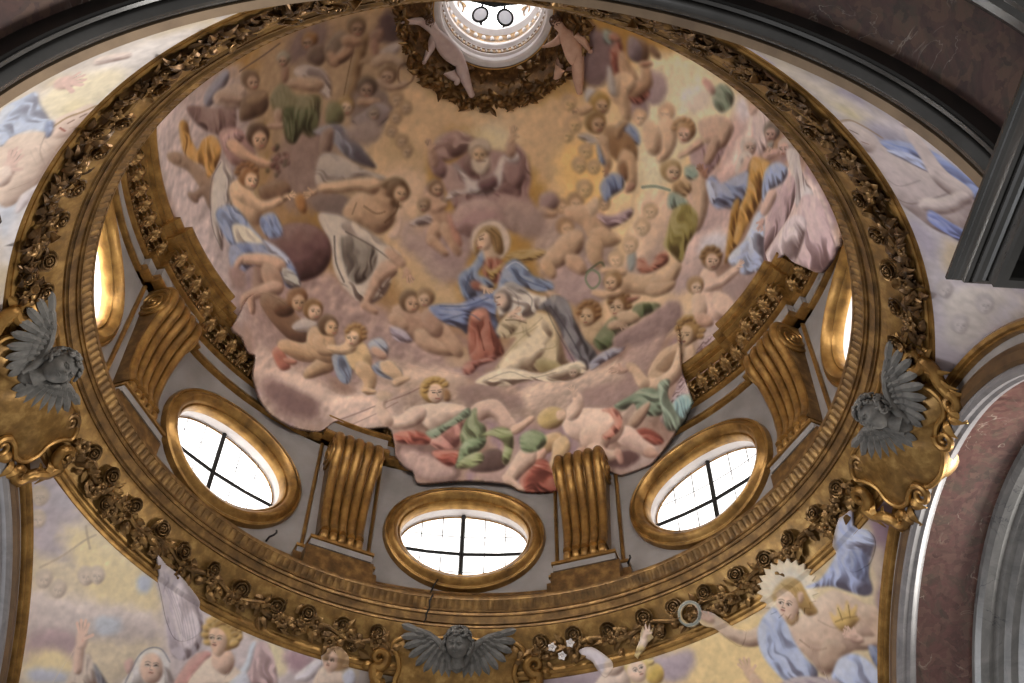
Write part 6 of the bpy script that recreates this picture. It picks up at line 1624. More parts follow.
['p',10650716,129,1.0,[1],[748,556,752,563,760,566,768,561,773,550,773,541,766,542,762,550,755,555]],
['p',15191733,129,1.0,[0.8],[746,552,749,558,755,561,760,556,761,548,756,543,750,543,747,547]],
['l',6048575,128,1.0,[1.3,0.8],[749,553,752,554]],
['l',8546391,129,0.99,[1,0.8],[748,555,753,558]],
['l',11308155,128,1.01,[1.2,0.8],[746,552,745,549,747,547]],
['l',10446685,128,1.01,[1.4,0.8],[747,545,751,546]],
['l',8546896,129,1.0,[1.4,0.6],[755,562,763,557,767,546]],
['l',7363136,130,1.0,[1.2,0.6],[760,564,770,556,773,544]],
['d',11631465,129,1.06,[-69,5,1],[753,531,763,536,779,531,780,517,770,510,756,517]],
['d',12362093,130,1.05,[-33,4,1],[755,529,764,524,776,533,784,539,773,524,765,513,760,519]],
['d',9674937,128,1.07,[-60,7,1.2],[748,537,752,543,755,531,749,519,760,515,768,507,759,500,742,488,731,499,728,516,740,526]],
['d',9872317,132,1.08,[-31,7,1.2],[777,529,787,537,800,531,811,522,831,518,835,510,820,506,797,508,782,498,772,503,773,516]],
['d',9477310,127,1.16,[-21,7,1.2],[693,481,707,485,728,486,744,493,764,501,780,506,776,493,773,475,782,457,773,446,761,472,744,477,741,452,731,458,714,463,704,469]],
['d',11301988,128,1.21,[-77,8,1.1],[742,471,751,482,762,481,770,463,787,435,783,427,765,421,747,420,741,449]],
['p',13671818,127,1.16,[0.7],[760,474,758,469,752,466,746,468,743,473,746,478,751,480,757,478]],
['d',11566707,127,1.3,[-26,5,1],[736,409,742,417,763,423,775,429,778,422,758,413,748,402,738,401]],
['p',10908516,128,1.09,[1],[743,504,750,501,756,502,754,508,747,512,741,510]],
['p',14401958,128,1.09,[0.8],[753,503,758,501,762,502,761,506,755,508,751,506]],
['l',14336422,129,1.1,[1.5,1],[761,504,766,504]],
['l',7957340,129,1.1,[0.6,0.6],[762,504,766,503]],
['l',14336422,129,1.1,[1.5,1],[761,503,767,502]],
['l',7957340,129,1.1,[0.6,0.6],[761,503,766,501]],
['l',14336422,129,1.1,[1.5,1],[760,503,766,500]],
['l',7957596,129,1.1,[0.6,0.6],[761,502,764,499]],
['l',14336422,129,1.1,[1.5,1],[760,502,763,499]],
['l',14401958,128,1.1,[1.6,1],[757,504,757,499]],
['p',13546651,135,1.13,[0.8],[829,504,836,502,840,504,838,507,831,509,827,507]],
['l',13480859,136,1.13,[1.65,1],[838,506,844,506]],
['l',7496534,136,1.13,[0.6,0.6],[839,505,844,505]],
['l',13480859,136,1.14,[1.65,1],[838,505,846,504]],
['l',7496534,136,1.14,[0.6,0.6],[839,504,844,503]],
['l',13480859,136,1.14,[1.65,1],[838,504,845,501]],
['l',7496534,136,1.14,[0.6,0.6],[839,503,843,500]],
['l',13481115,135,1.14,[1.65,1],[837,503,842,499]],
['l',13546651,135,1.13,[1.76,1],[833,505,835,499]],
['d',6315102,138,1.25,[-59,8,1],[836,499,850,501,863,487,878,471,904,450,912,441,904,432,879,446]],
['d',9144460,137,1.23,[-57,8,1.2],[816,488,828,500,844,505,859,496,869,476,885,457,903,434,903,423,883,434,864,451,850,469,834,485]],
['d',11315894,144,1.42,[-7,6,1],[903,434,920,453,943,463,943,455,923,437,910,424]],
['d',14206886,132,1.25,[-60,9,1.1],[779,459,787,476,803,482,832,483,849,471,859,451,870,432,880,425,838,412,798,408,777,406,788,428,800,451,788,450]],
['d',15259836,132,1.26,[-52,9,1],[823,479,823,463,806,442,791,420,782,406,806,409,824,431,841,451,843,466]],
['p',15654594,132,1.29,[1.1],[784,412,797,434,821,446,839,446,835,430,821,415,801,408]],
['p',11773053,134,1.33,[1],[830,427,851,429,866,423,855,411,838,412]],
['d',15852749,132,1.42,[-6,7,1.2],[753,390,769,404,792,413,816,412,839,409,859,420,878,430,892,433,903,423,892,409,865,400,827,399,799,387,774,386]],
['d',13746595,130,1.19,[-52,5,1.1],[775,456,780,471,791,481,802,475,799,461,788,450]],
['d',14867409,131,1.13,[-27,8,1],[768,499,777,508,787,512,799,508,816,503,831,501,823,491,816,479,802,475,787,480,778,471,773,486]],
['p',11907243,131,1.1,[0.9],[779,510,789,513,807,504,793,503]],
['p',9207930,130,1.12,[1],[771,500,779,505,788,499,790,487,784,480,777,484]],
['p',15060924,130,1.12,[0.6],[770,497,775,501,782,499,785,491,781,484,775,486]],
['l',5982530,130,1.12,[1.2,0.8],[772,495,775,496]],
['l',10979705,129,1.12,[1.1,0.8],[770,496,770,491,773,490]],
['l',9132370,129,1.13,[1.2,0.8],[773,487,776,488]],
['l',8879480,131,1.13,[1.2,0.4],[783,506,794,499,798,486,792,476]],
['l',7497827,132,1.13,[1.2,0.45],[797,506,812,498,812,483]],
['l',11048821,132,1.2,[1.6,0.4],[790,453,813,462,828,478]],
['l',11114357,132,1.23,[1.4,0.35],[789,428,807,452,825,468]],
['l',10917235,135,1.26,[1.6,0.35],[833,440,852,447,853,465]],
['l',5065293,137,1.23,[1.6,0.5],[835,492,857,472,890,438]],
['l',5065293,136,1.23,[1.3,0.4],[827,494,848,466,881,431]],
['l',11444616,130,1.4,[1.2,0.5],[768,394,798,408,827,402,860,414]],
['l',5989760,127,1.1,[1.6,0.5],[740,518,736,501,746,491]],
['l',5989760,126,1.13,[1.6,0.5],[707,483,737,484,762,494]],
['l',5989504,126,1.17,[1.5,0.45],[711,467,740,475,754,469]],
['l',5857917,133,1.08,[1.6,0.5],[785,527,800,517,826,511]],
['l',16185078,132,1.05,[1.2,0.5],[779,527,789,534,803,527]],
['l',6634032,127,1.22,[1.6,0.5],[752,462,762,433]],
['l',6568240,128,1.21,[1.4,0.45],[766,467,774,439]],
['p',15389372,131,1.16,[0.8],[791,474,796,478,797,483,792,483,787,479,787,475]],
['l',15389372,131,1.15,[1.65,1],[794,482,797,487]],
['l',8549737,131,1.15,[0.6,0.6],[795,483,798,487]],
['l',15389372,131,1.15,[1.65,1],[795,482,800,487]],
['l',8549737,131,1.15,[0.6,0.6],[796,482,800,485]],
['l',15389372,131,1.15,[1.65,1],[795,481,801,485]],
['l',8549736,131,1.15,[0.6,0.6],[796,481,801,484]],
['l',15389372,131,1.15,[1.65,1],[796,481,801,483]],
['l',15389372,131,1.16,[1.76,1],[791,479,798,476]],
['p',14797492,132,1.17,[0.8],[807,476,801,477,798,475,800,472,807,471,810,473]],
['l',14863028,131,1.17,[1.5,1],[800,474,794,473]],
['l',8286308,131,1.17,[0.6,0.6],[799,474,794,474]],
['l',14863028,131,1.17,[1.5,1],[800,474,793,475]],
['l',8286308,131,1.17,[0.6,0.6],[799,475,794,476]],
['l',14863028,131,1.17,[1.5,1],[800,475,793,477]],
['l',8286308,131,1.17,[0.6,0.6],[799,476,794,477]],
['l',14863028,131,1.17,[1.5,1],[800,476,795,478]],
['l',14797492,132,1.17,[1.6,1],[804,474,802,480]],
['l',7233101,131,1.18,[1.2,0.6],[785,471,797,472,810,470]],
['p',13418663,139,1.44,[1.1],[894,421,890,426,884,428,879,426,876,422,879,416,884,412,890,411,894,415]],
['p',13744550,139,1.47,[1],[891,417,888,421,884,423,881,421,879,418,881,413,885,410,889,409,891,412]],
['l',6379086,138,1.46,[0.8,0.85],[882,416,883,416]],
['l',9141103,138,1.45,[0.6,0.68],[880,417,883,418]],
['l',6379086,139,1.47,[0.8,0.85],[886,417,888,417]],
['l',9141103,139,1.46,[0.6,0.68],[885,418,888,418]],
['l',9667189,138,1.47,[0.7150000000000001,0.68],[885,416,885,414]],
['l',10185311,139,1.5,[0.7150000000000001,0.7224999999999999],[885,412,887,412]],
['p',13283987,140,1.25,[1],[877,475,891,459,911,458,910,475,894,488,878,489]],
['d',7041876,144,1.28,[-38,7,1.1],[900,460,906,478,919,495,937,494,939,511,953,518,974,521,971,513,953,498,934,479,926,459,912,451]],
['p',12822929,143,1.27,[1],[922,478,938,487,940,493,932,495,914,488,912,480]],
['p',12822929,144,1.28,[0.8],[927,482,933,483,935,486,931,488,925,486,923,484]],
['l',12757393,144,1.28,[1.2,1],[932,487,936,489]],
['l',7101777,144,1.29,[0.6,0.6],[933,487,937,489]],
['l',12757393,144,1.29,[1.2,1],[933,486,938,488]],
['l',7101777,144,1.29,[0.6,0.6],[934,486,938,487]],
['l',12757393,144,1.29,[1.2,1],[933,485,939,486]],
['l',7101776,144,1.29,[0.6,0.6],[934,485,938,485]],
['l',12757393,144,1.29,[1.2,1],[933,484,938,484]],
['l',12757393,144,1.29,[1.28,1],[929,485,933,481]],
['p',10188626,139,1.2,[1.1],[898,495,892,503,883,506,874,503,870,495,872,486,880,480,890,480,897,486]],
['p',13546388,139,1.21,[1],[892,488,888,494,881,497,876,495,873,489,875,482,881,477,887,477,892,481]],
['l',6313030,139,1.21,[1.3125,0.85],[876,486,878,487]],
['l',9008995,139,1.2,[1.05,0.68],[874,488,879,489]],
['l',6312774,139,1.21,[1.3125,0.85],[884,488,886,488]],
['l',9008995,139,1.21,[1.05,0.68],[882,489,887,490]],
['l',9535081,139,1.22,[1.365,0.68],[881,486,881,483]],
['l',10119519,139,1.23,[1.365,0.7224999999999999],[881,480,884,481]],
['p',10254162,138,1.19,[1.4],[875,491,874,488,870,488,867,490,869,493,873,494]],
['p',10254162,138,1.18,[1.4],[876,498,874,495,870,494,868,497,869,499,873,500]],
['p',10254162,139,1.17,[1.4],[880,503,879,500,875,499,872,501,873,504,877,505]],
['p',10188626,140,1.18,[1.4],[887,505,885,502,881,501,879,503,880,506,884,507]],
['p',10188370,140,1.19,[1.4],[894,503,893,500,889,499,886,502,887,505,891,505]],
['p',10188369,141,1.21,[1.4],[899,498,898,495,894,495,891,497,892,500,896,501]],
['p',10188369,141,1.22,[1.4],[901,492,899,489,895,488,892,490,894,493,898,494]],
['p',9400398,143,1.22,[1.1],[933,513,927,520,917,523,908,519,904,512,907,503,916,497,926,498,933,504]],
['p',13611927,143,1.23,[1],[927,506,922,512,916,514,910,511,907,505,910,499,916,494,922,494,927,499]],
['l',6313030,142,1.22,[1.3125,0.85],[910,503,913,504]],
['l',9074789,142,1.21,[1.05,0.68],[908,505,913,506]],
['l',6313030,143,1.23,[1.3125,0.85],[918,505,921,505]],
['l',9074789,143,1.22,[1.05,0.68],[916,506,921,508]],
['l',9535082,143,1.23,[1.365,0.68],[915,503,915,500]],
['l',9988189,143,1.24,[1.365,0.7224999999999999],[915,497,919,498]],
['p',9465935,142,1.2,[1.4],[911,510,909,507,905,506,902,509,903,512,908,512]],
['p',9465935,142,1.19,[1.4],[912,516,911,513,906,512,904,514,905,517,909,518]],
['p',9465935,143,1.19,[1.4],[916,520,915,517,911,517,908,519,909,522,914,523]],
['p',9400398,144,1.2,[1.4],[923,522,922,519,918,518,915,520,916,523,920,524]],
['p',9400142,144,1.21,[1.4],[930,520,929,517,925,516,922,519,923,522,927,523]],
['p',9400142,145,1.23,[1.4],[936,516,934,513,930,512,927,514,928,517,932,518]],
['p',9400142,145,1.24,[1.4],[937,510,936,507,932,506,929,508,930,511,934,512]],
['p',13612698,145,1.27,[1],[928,490,945,491,953,499,943,505,926,503,919,496]],
['c',10652808,148,1.34,[2.5,1.2,1],[923,469,945,488,966,510,983,527,1002,531,1012,516,1003,492,987,466,972,460,948,466,937,456]],
['c',12626079,153,1.58,[4,1,1],[951,459,978,473,990,494,1005,470,992,434,958,425]],
['d',12626859,47,0.3,[-132,9,1],[1059,495,1099,532,1105,501,1083,462,1100,424,1091,390,1066,396,1071,441]],
['p',13086099,157,1.73,[1],[1007,436,1007,467,1024,483,1041,493,1058,482,1067,454,1054,427,1027,419]],
['p',10914675,158,1.74,[0.7],[1017,445,1030,473,1048,472,1048,446]],
['p',14138788,155,1.7,[1],[1037,482,1045,453,1029,433,1009,427,1003,417,1019,411,1047,418,1071,447,1059,479,1046,490]],
['p',14336166,151,1.71,[1],[1017,425,988,438,970,444,959,442,965,433,981,427,1004,412,1021,413]],
['p',14006438,149,1.64,[0.8],[960,436,949,435,946,429,955,425,967,428,969,433]],
['l',14006695,147,1.63,[1.95,1],[952,427,945,423]],
['l',7825245,147,1.62,[0.6,0.6],[950,427,943,424]],
['l',14072231,147,1.61,[1.95,1],[950,429,939,425]],
['l',7825245,147,1.6,[0.6,0.6],[948,429,940,428]],
['l',14072231,147,1.59,[1.95,1],[949,430,937,429]],
['l',7825245,147,1.58,[0.6,0.6],[947,431,938,431]],
['l',14006695,147,1.58,[1.95,1],[949,432,939,432]],
['l',14006438,148,1.6,[2.08,1],[958,431,947,439]],
['p',11111006,155,1.45,[1.1],[1051,513,1040,521,1025,522,1013,516,1010,506,1019,496,1029,490,1043,493,1052,502]],
['p',13612439,154,1.46,[1],[1042,502,1035,509,1025,510,1017,506,1018,499,1025,491,1033,486,1038,487,1044,494]],
['l',6313287,156,1.24,[1.5,0.85],[1022,496,1022,497]],
['l',9075045,160,1.45,[1.2000000000000002,0.68],[1019,498,1022,500]],
['l',6313030,155,1.46,[1.5,0.85],[1030,499,1033,500]],
['l',9074789,155,1.45,[1.2000000000000002,0.68],[1026,501,1033,503]],
['l',9535338,154,1.45,[1.56,0.68],[1026,497,1026,493]],
['l',9725274,159,1.53,[1.56,0.7224999999999999],[1029,490,1032,491]],
['p',11111006,154,1.13,[1.4],[1019,505,1017,501,1014,499,1008,502,1009,506,1014,507]],
['p',11111006,153,1.4,[1.4],[1019,512,1018,508,1012,506,1007,508,1008,513,1014,514]],
['p',11111006,154,1.4,[1.4],[1024,518,1023,514,1017,512,1012,514,1013,519,1019,520]],
['p',11111006,155,1.41,[1.4],[1033,522,1031,518,1025,516,1020,518,1022,522,1028,524]],
['p',11045470,156,1.44,[1.4],[1043,523,1042,519,1035,516,1030,519,1032,523,1038,525]],
['p',11045213,157,1.47,[1.4],[1052,520,1051,516,1045,514,1039,516,1041,520,1047,522]],
['p',11045213,158,1.49,[1.4],[1059,515,1057,510,1051,508,1046,510,1047,514,1053,517]],
['p',11045213,157,1.51,[1.4],[1060,507,1059,503,1052,501,1047,503,1048,507,1055,509]],
['d',9016705,147,1.56,[3,7,1.2],[974,375,995,396,1014,413,1047,416,1062,406,1055,384,1021,376,1006,387,993,374]],
['d',10135188,151,1.57,[-32,7,1.2],[1036,424,1054,436,1059,414,1077,408,1093,430,1109,414,1102,383,1075,370,1057,390]],
['p',11967110,146,1.56,[1],[1005,357,1013,379,1032,397,1032,376,1020,355]],
['d',10204340,151,1.57,[-49,4,1],[1072,410,1085,426,1104,418,1097,395,1081,398]],
['d',10642004,148,1.56,[1,6,1.2],[1010,341,1031,358,1056,360,1074,352,1052,339,1027,334]],
['p',14599092,147,1.56,[1],[996,328,1030,323,1055,324,1068,332,1060,341,1039,345,1010,355,987,346]],
['p',12952208,149,1.55,[1],[1051,323,1065,328,1071,333,1065,336,1051,337,1042,329]],
['p',14928311,141,1.55,[1],[894,342,910,358,938,366,974,367,999,355,995,331,967,315,932,314,906,321]],
['p',14006952,142,1.56,[1.1],[931,331,959,346,980,333,976,309,948,305,932,314]],
['p',14401710,144,1.56,[1],[955,297,980,295,1000,304,1006,313,995,316,981,314,962,319,945,310]],
['p',12951439,146,1.56,[1],[994,312,1004,301,1011,300,1013,306,1006,318,996,320]],
['p',15060154,139,1.66,[1],[920,347,923,367,913,383,902,388,899,379,902,370,897,355,906,341]],
['p',15060410,139,1.65,[0.8],[904,384,898,391,893,392,893,387,899,380,905,379]],
['l',15125946,138,1.63,[1.3499999999999999,1],[893,389,887,392]],
['l',8352359,138,1.62,[0.6,0.6],[893,390,887,394]],
['l',15060410,138,1.62,[1.3499999999999999,1],[894,390,887,396]],
['l',8352359,138,1.62,[0.6,0.6],[894,391,889,396]],
['l',15060410,139,1.62,[1.3499999999999999,1],[895,391,889,398]],
['l',8352359,139,1.62,[0.6,0.6],[895,392,892,397]],
['l',15060410,139,1.62,[1.3499999999999999,1],[896,391,894,397]],
['l',15060154,139,1.65,[1.44,1],[899,385,901,392]],
['d',12617847,143,1.56,[-34,4,1.2],[955,365,975,373,993,362,994,345,978,327,967,330,982,351,971,363]],
['p',13152641,135,1.65,[1.2],[897,349,898,338,891,328,878,323,865,324,856,332,855,343,861,353,873,359,887,357]],
['p',14467498,137,1.65,[0.7],[882,351,894,356,901,343,889,338]],
['p',13414026,137,1.55,[1],[883,319,864,306,863,290,883,289,899,305,899,319]],
['p',14333602,137,1.56,[1],[864,291,860,278,865,271,873,275,880,287,874,296]],
['p',14006676,139,1.56,[1],[888,306,889,283,885,269,890,260,901,264,912,280,918,305,904,318]],
['p',13410710,139,1.55,[1],[880,254,898,253,905,259,898,264,881,263,875,259]],
['p',13346191,141,1.56,[1],[928,301,940,309,950,300,933,294]],
['d',11234140,139,1.55,[-7,6,1.3],[840,248,857,272,880,279,893,266,913,253,911,239,871,230,846,232]],
['p',13875623,136,1.55,[1],[835,287,823,267,814,250,817,239,832,241,846,255,863,273,858,292]],
['p',13809573,137,1.55,[1],[812,240,831,231,843,228,851,230,848,235,838,241,820,250,810,248]],
['d',9214328,135,1.55,[-18,6,1],[832,307,850,318,870,315,876,301,858,287,838,287]],
['d',11957092,125,1.54,[-23,6,1.3],[626,304,656,308,682,299,685,288,655,288,632,292]],
['d',13211532,128,1.54,[-35,6,1.1],[685,288,701,308,727,324,746,328,737,306,731,285,708,279]],
['d',12022114,129,1.55,[-11,5,1.2],[688,276,712,279,735,277,739,265,719,256,699,265]],
['p',7231827,133,1.55,[0.6],[753,252,775,279,801,284,814,262,788,251]],
['p',14665141,128,1.63,[1],[765,325,782,333,799,320,815,312,827,313,825,323,812,338,786,364,756,355,747,335]],
['p',14401193,132,1.61,[1],[826,309,840,321,850,333,849,340,842,340,831,330,816,320,814,310]],
['d',9147251,129,1.54,[-53,6,1.3],[734,297,745,332,757,347,761,326,775,314,774,287,752,280]],
['d',9870451,132,1.55,[-12,6,1.3],[766,301,791,315,814,314,823,294,817,265,806,270,807,293,786,303]],
['d',9280893,130,1.55,[-19,5,1.3],[738,288,757,298,777,296,768,281,755,272,730,254,732,268]],
['d',10659968,131,1.55,[-22,5,1],[730,254,745,271,768,278,776,267,757,255]],
['p',15126975,121,1.62,[1],[658,339,681,350,709,354,739,349,745,335,720,317,695,305,679,311,666,326]],
['d',9477511,124,1.59,[-38,4,1],[678,305,701,314,727,331,745,346,748,332,717,311,692,296]],
['p',14994619,123,1.53,[1],[662,346,637,330,621,330,611,322,620,313,643,310,672,319,680,339]],
['p',14402224,116,1.64,[1],[626,325,615,344,621,356,620,365,610,361,598,342,608,318,621,314]],
['c',13744804,113,1.64,[2,0.8,1],[631,362,627,357,619,354,610,354,604,357,602,362,606,367,614,370,623,370,630,367]],
['p',13018990,115,1.57,[1.1],[710,378,706,390,696,395,684,391,676,379,675,365,683,354,696,353,706,363]],
['p',15454909,116,1.59,[1],[709,371,706,381,699,385,691,382,686,373,686,361,691,353,699,352,706,359]],
['l',7234136,115,1.59,[1.4375,0.85],[693,370,696,370]],
['l',10325374,115,1.57,[1.1500000000000001,0.68],[691,373,697,374]],
['l',7168600,116,1.57,[1.4375,0.85],[702,371,705,372]],
['l',10325118,117,1.56,[1.1500000000000001,0.68],[701,374,707,376]],
['l',10785669,116,1.6,[1.495,0.68],[699,370,701,365]],
['l',10842470,116,1.62,[1.495,0.7224999999999999],[697,360,702,360]],
['p',13084782,114,1.58,[1.4],[688,374,684,369,679,369,677,374,680,378,685,378]],
['p',13084782,115,1.54,[1.4],[690,382,687,377,681,377,679,381,683,386,688,386]],
['p',13018990,116,1.49,[1.4],[695,388,692,384,686,384,684,388,687,392,692,392]],
['p',13018990,118,1.46,[1.4],[701,392,698,387,693,387,691,391,693,395,698,396]],
['p',13018990,118,1.45,[1.4],[707,392,705,388,699,388,697,392,700,396,705,396]],
['p',12953197,119,1.46,[1.4],[713,390,710,386,705,385,703,389,706,393,711,394]],
['p',12953197,118,1.49,[1.4],[717,385,715,380,710,380,707,384,710,388,715,389]],
['p',11307367,117,1.59,[1],[710,379,718,372,718,358,709,358]],
['d',12026480,148,1.17,[0,5,1.2],[924,557,933,563,943,557,949,572,958,577,965,568,952,555,936,547]],
['p',11580592,145,1.13,[0.6],[913,558,917,570,925,555,921,545]],
['p',14006940,146,1.19,[1],[914,522,936,524,960,531,968,544,952,550,930,545,910,543,899,531]],
['p',13480341,150,1.23,[1],[966,535,982,549,985,567,981,572,974,569,967,556,951,548,950,535]],
['p',13480341,149,1.25,[1],[960,527,976,535,984,544,984,551,976,550,966,545,951,540,947,530]],
['p',14204062,142,1.13,[1],[910,548,893,545,886,543,883,539,887,537,894,537,912,538,917,543]],
['p',14204062,141,1.17,[1],[911,526,895,520,883,519,880,515,884,512,898,511,915,517,918,523]],
['p',10979172,142,1.15,[1.1],[914,535,909,541,902,543,894,540,891,534,893,527,900,522,908,523,914,528]],
['p',14335648,142,1.16,[1],[909,530,906,535,900,536,896,535,894,530,895,524,900,521,906,521,909,524]],
['l',6707531,142,1.15,[1.125,0.85],[896,528,898,528]],
['l',9535339,142,1.15,[0.9,0.68],[895,529,899,530]],
['l',6641995,142,1.16,[1.125,0.85],[902,529,904,530]],
['l',9535339,142,1.15,[0.9,0.68],[901,531,905,532]],
['l',10061425,142,1.16,[1.17,0.68],[900,528,900,526]],
['l',10053982,142,1.17,[1.17,0.7224999999999999],[900,523,903,524]],
['l',9082492,140,1.13,[2.2,0.8],[887,530,887,526,885,522,881,519,877,520,873,523,870,527,870,532,872,536,876,538,880,537,884,535,887,530]],
['p',10120800,145,1.23,[1],[925,517,943,523,935,515]],
['p',14138781,147,1.07,[0.45],[934,613,930,617,924,618,918,615,915,610,917,605,922,602,929,603,933,607]],
['p',15257520,147,1.07,[0.45],[931,609,928,612,924,613,920,611,918,608,920,604,923,601,928,602,931,605]],
['l',9535854,146,1.07,[0.9375,0.5],[921,607,922,607]],
['l',11245698,146,1.07,[0.75,0.4],[920,608,923,609]],
['l',9470061,147,1.08,[0.9375,0.5],[926,608,927,609]],
['l',11245698,147,1.07,[0.75,0.4],[924,609,928,610]],
['l',10719611,147,1.07,[0.9750000000000001,0.4],[924,607,924,605]],
['l',11048319,147,1.08,[0.9750000000000001,0.425],[924,603,927,604]],
['p',14138782,146,1.08,[0.45],[930,596,926,600,919,602,913,599,910,593,912,588,918,585,925,585,930,590]],
['p',15257520,146,1.09,[0.45],[927,592,924,595,919,596,915,594,914,590,915,586,919,583,924,584,927,587]],
['l',9535854,145,1.08,[1,0.5],[916,589,918,590]],
['l',11245698,145,1.08,[0.8,0.4],[915,590,918,591]],
['l',9470061,146,1.09,[1,0.5],[922,591,923,591]],
['l',11245698,146,1.09,[0.8,0.4],[920,592,924,593]],
['l',10719611,146,1.09,[1.04,0.4],[920,590,920,588]],
['l',11048319,146,1.09,[1.04,0.425],[920,586,922,586]],
['p',14204574,144,1.1,[0.45],[922,575,918,580,911,581,905,579,902,573,904,567,909,564,917,565,921,569]],
['p',15323057,144,1.1,[0.45],[919,571,916,575,911,576,907,574,905,570,907,566,911,563,915,563,918,566]],
['l',9535854,144,1.1,[1,0.5],[908,569,909,569]],
['l',11311491,144,1.1,[0.8,0.4],[906,570,910,571]],
['l',9535854,145,1.11,[1,0.5],[913,570,915,571]],
['l',11245698,145,1.1,[0.8,0.4],[912,571,915,572]],
['l',10719612,144,1.11,[1.04,0.4],[911,569,912,567]],
['l',11048576,144,1.11,[1.04,0.425],[911,565,914,566]],
['p',14204574,143,1.11,[0.45],[909,557,905,562,899,564,893,561,890,556,892,550,897,547,904,547,909,551]],
['p',15388849,143,1.11,[0.45],[906,553,903,557,899,558,895,557,893,553,895,549,899,546,903,546,906,549]],
['l',9535854,142,1.11,[0.9375,0.5],[896,552,898,552]],
['l',11311491,142,1.11,[0.75,0.4],[895,553,898,554]],
['l',9535854,143,1.11,[0.9375,0.5],[901,553,903,553]],
['l',11311491,143,1.11,[0.75,0.4],[900,554,903,555]],
['l',10785148,143,1.11,[0.9750000000000001,0.4],[899,552,900,550]],
['l',11114112,143,1.12,[0.9750000000000001,0.425],[899,548,902,549]],
['p',14269855,147,0.99,[0.45],[926,705,923,709,917,710,911,706,908,701,909,696,914,693,921,695,925,699]],
['p',15652024,147,0.99,[0.45],[922,700,920,703,916,704,912,702,911,698,912,694,915,692,919,692,922,696]],
['l',9798771,146,0.99,[1,0.5],[913,697,914,697]],
['l',11574664,146,0.99,[0.8,0.4],[911,698,915,699]],
['l',9732979,147,1.0,[1,0.5],[917,699,919,699]],
['l',11508872,147,0.99,[0.8,0.4],[916,699,920,701]],
['l',10982786,147,0.99,[1.04,0.4],[916,697,916,696]],
['l',11311493,147,0.99,[1.04,0.425],[915,694,918,695]],
['p',14401440,143,0.95,[0.45],[898,691,895,694,890,695,885,693,883,688,884,684,888,681,893,682,897,686]],
['p',15783610,144,0.95,[0.45],[896,687,895,690,891,691,888,689,886,686,887,682,890,680,894,681,896,684]],
['l',9864564,143,0.95,[0.875,0.5],[889,685,890,686]],
['l',11640457,143,0.95,[0.7000000000000001,0.4],[888,686,891,687]],
['l',9864564,144,0.96,[0.875,0.5],[893,687,894,687]],
['l',11640457,144,0.96,[0.7000000000000001,0.4],[892,687,895,688]],
['l',11114115,144,0.96,[0.91,0.4],[892,686,892,684]],
['l',11377286,144,0.96,[0.91,0.425],[892,683,894,683]],
['p',15586231,147,1.01,[1],[910,686,915,675,915,662,921,655,930,662,935,681,928,695,916,698]],
['p',15323058,146,0.99,[1],[895,678,904,662,915,660,920,670,911,686,900,688]],
['d',10267030,157,1.13,[-27,5,1],[963,741,973,755,988,755,991,744,982,731,971,729]],
['p',14596525,153,1.08,[1],[950,743,960,738,965,740,966,745,957,750,950,748]],
['c',16182236,151,1.05,[4,0.7,1],[927,726,947,741,965,734,954,717,935,710]],
['d',12230818,155,1.12,[-41,6,1],[952,679,971,695,993,707,992,686,980,664,963,663]],
['p',14467502,156,1.13,[1],[954,705,971,721,989,728,1000,722,992,702,969,694]],
['p',14072485,157,1.14,[1],[979,714,982,703,974,694,974,688,982,690,995,703,995,720,986,722]],
['p',14203814,152,1.07,[1],[958,692,950,680,941,670,941,667,944,668,955,677,966,689,965,694]],
['p',12557688,151,1.04,[1.1],[954,699,949,704,941,704,934,700,931,693,933,687,939,684,947,686,953,692]],
['p',14927537,150,1.04,[1],[949,692,946,696,941,696,936,694,934,689,936,684,940,681,945,683,949,687]],
['l',6970450,150,1.04,[1.1875,0.85],[937,687,939,688]],
['l',9929846,150,1.04,[0.9500000000000001,0.68],[935,688,939,690]],
['l',6904914,151,1.05,[1.1875,0.85],[943,690,945,690]],
['l',9929845,151,1.05,[0.9500000000000001,0.68],[942,691,946,692]],
['l',10455932,150,1.04,[1.235,0.68],[941,688,941,686]],
['l',10053726,150,1.05,[1.235,0.7224999999999999],[941,684,944,685]],
['p',12623225,149,1.02,[1.4],[932,692,931,689,927,688,925,689,926,692,930,693]],
['p',12623225,149,1.02,[1.4],[932,697,931,694,928,693,926,694,927,697,930,698]],
['p',12623225,149,1.02,[1.4],[935,701,934,699,931,697,929,698,930,701,933,702]],
['p',12623224,150,1.03,[1.4],[941,704,939,701,936,700,934,701,935,704,938,705]],
['p',12623224,151,1.04,[1.4],[946,705,945,702,942,701,940,702,941,704,944,706]],
['p',12557432,151,1.05,[1.4],[951,703,949,700,946,699,944,700,945,702,948,704]],
['p',13282970,156,1.13,[1],[975,699,971,678,976,674,983,680,987,700,982,705]],
['l',10464152,147,1.05,[2.4,0.9],[909,628,923,633,941,635]],
['p',14007718,154,1.15,[1],[956,652,969,638,978,625,981,611,987,608,993,613,995,629,990,649,975,664,959,664]],
['p',11836017,149,1.05,[1.1],[948,657,943,663,935,663,927,659,923,653,926,646,932,643,941,644,947,650]],
['p',14599593,150,1.06,[1],[948,654,944,658,939,659,934,656,931,651,933,646,938,643,944,644,947,648]],
['l',6773583,149,1.06,[1.25,0.85],[936,651,939,652]],
['l',9732977,149,1.05,[1,0.68],[935,652,939,654]],
['l',6773583,150,1.07,[1.25,0.85],[943,653,945,654]],
['l',9732977,150,1.06,[1,0.68],[941,654,946,656]],
['l',10259063,150,1.06,[1.3,0.68],[941,652,943,650]],
['l',9988189,150,1.07,[1.3,0.7224999999999999],[941,647,945,648]],
['d',10531494,152,1.1,[-1,4,1],[951,660,962,667,970,660,959,652]],
['d',13348746,151,1.1,[-21,5,1],[943,644,956,652,967,645,958,633,946,635]],
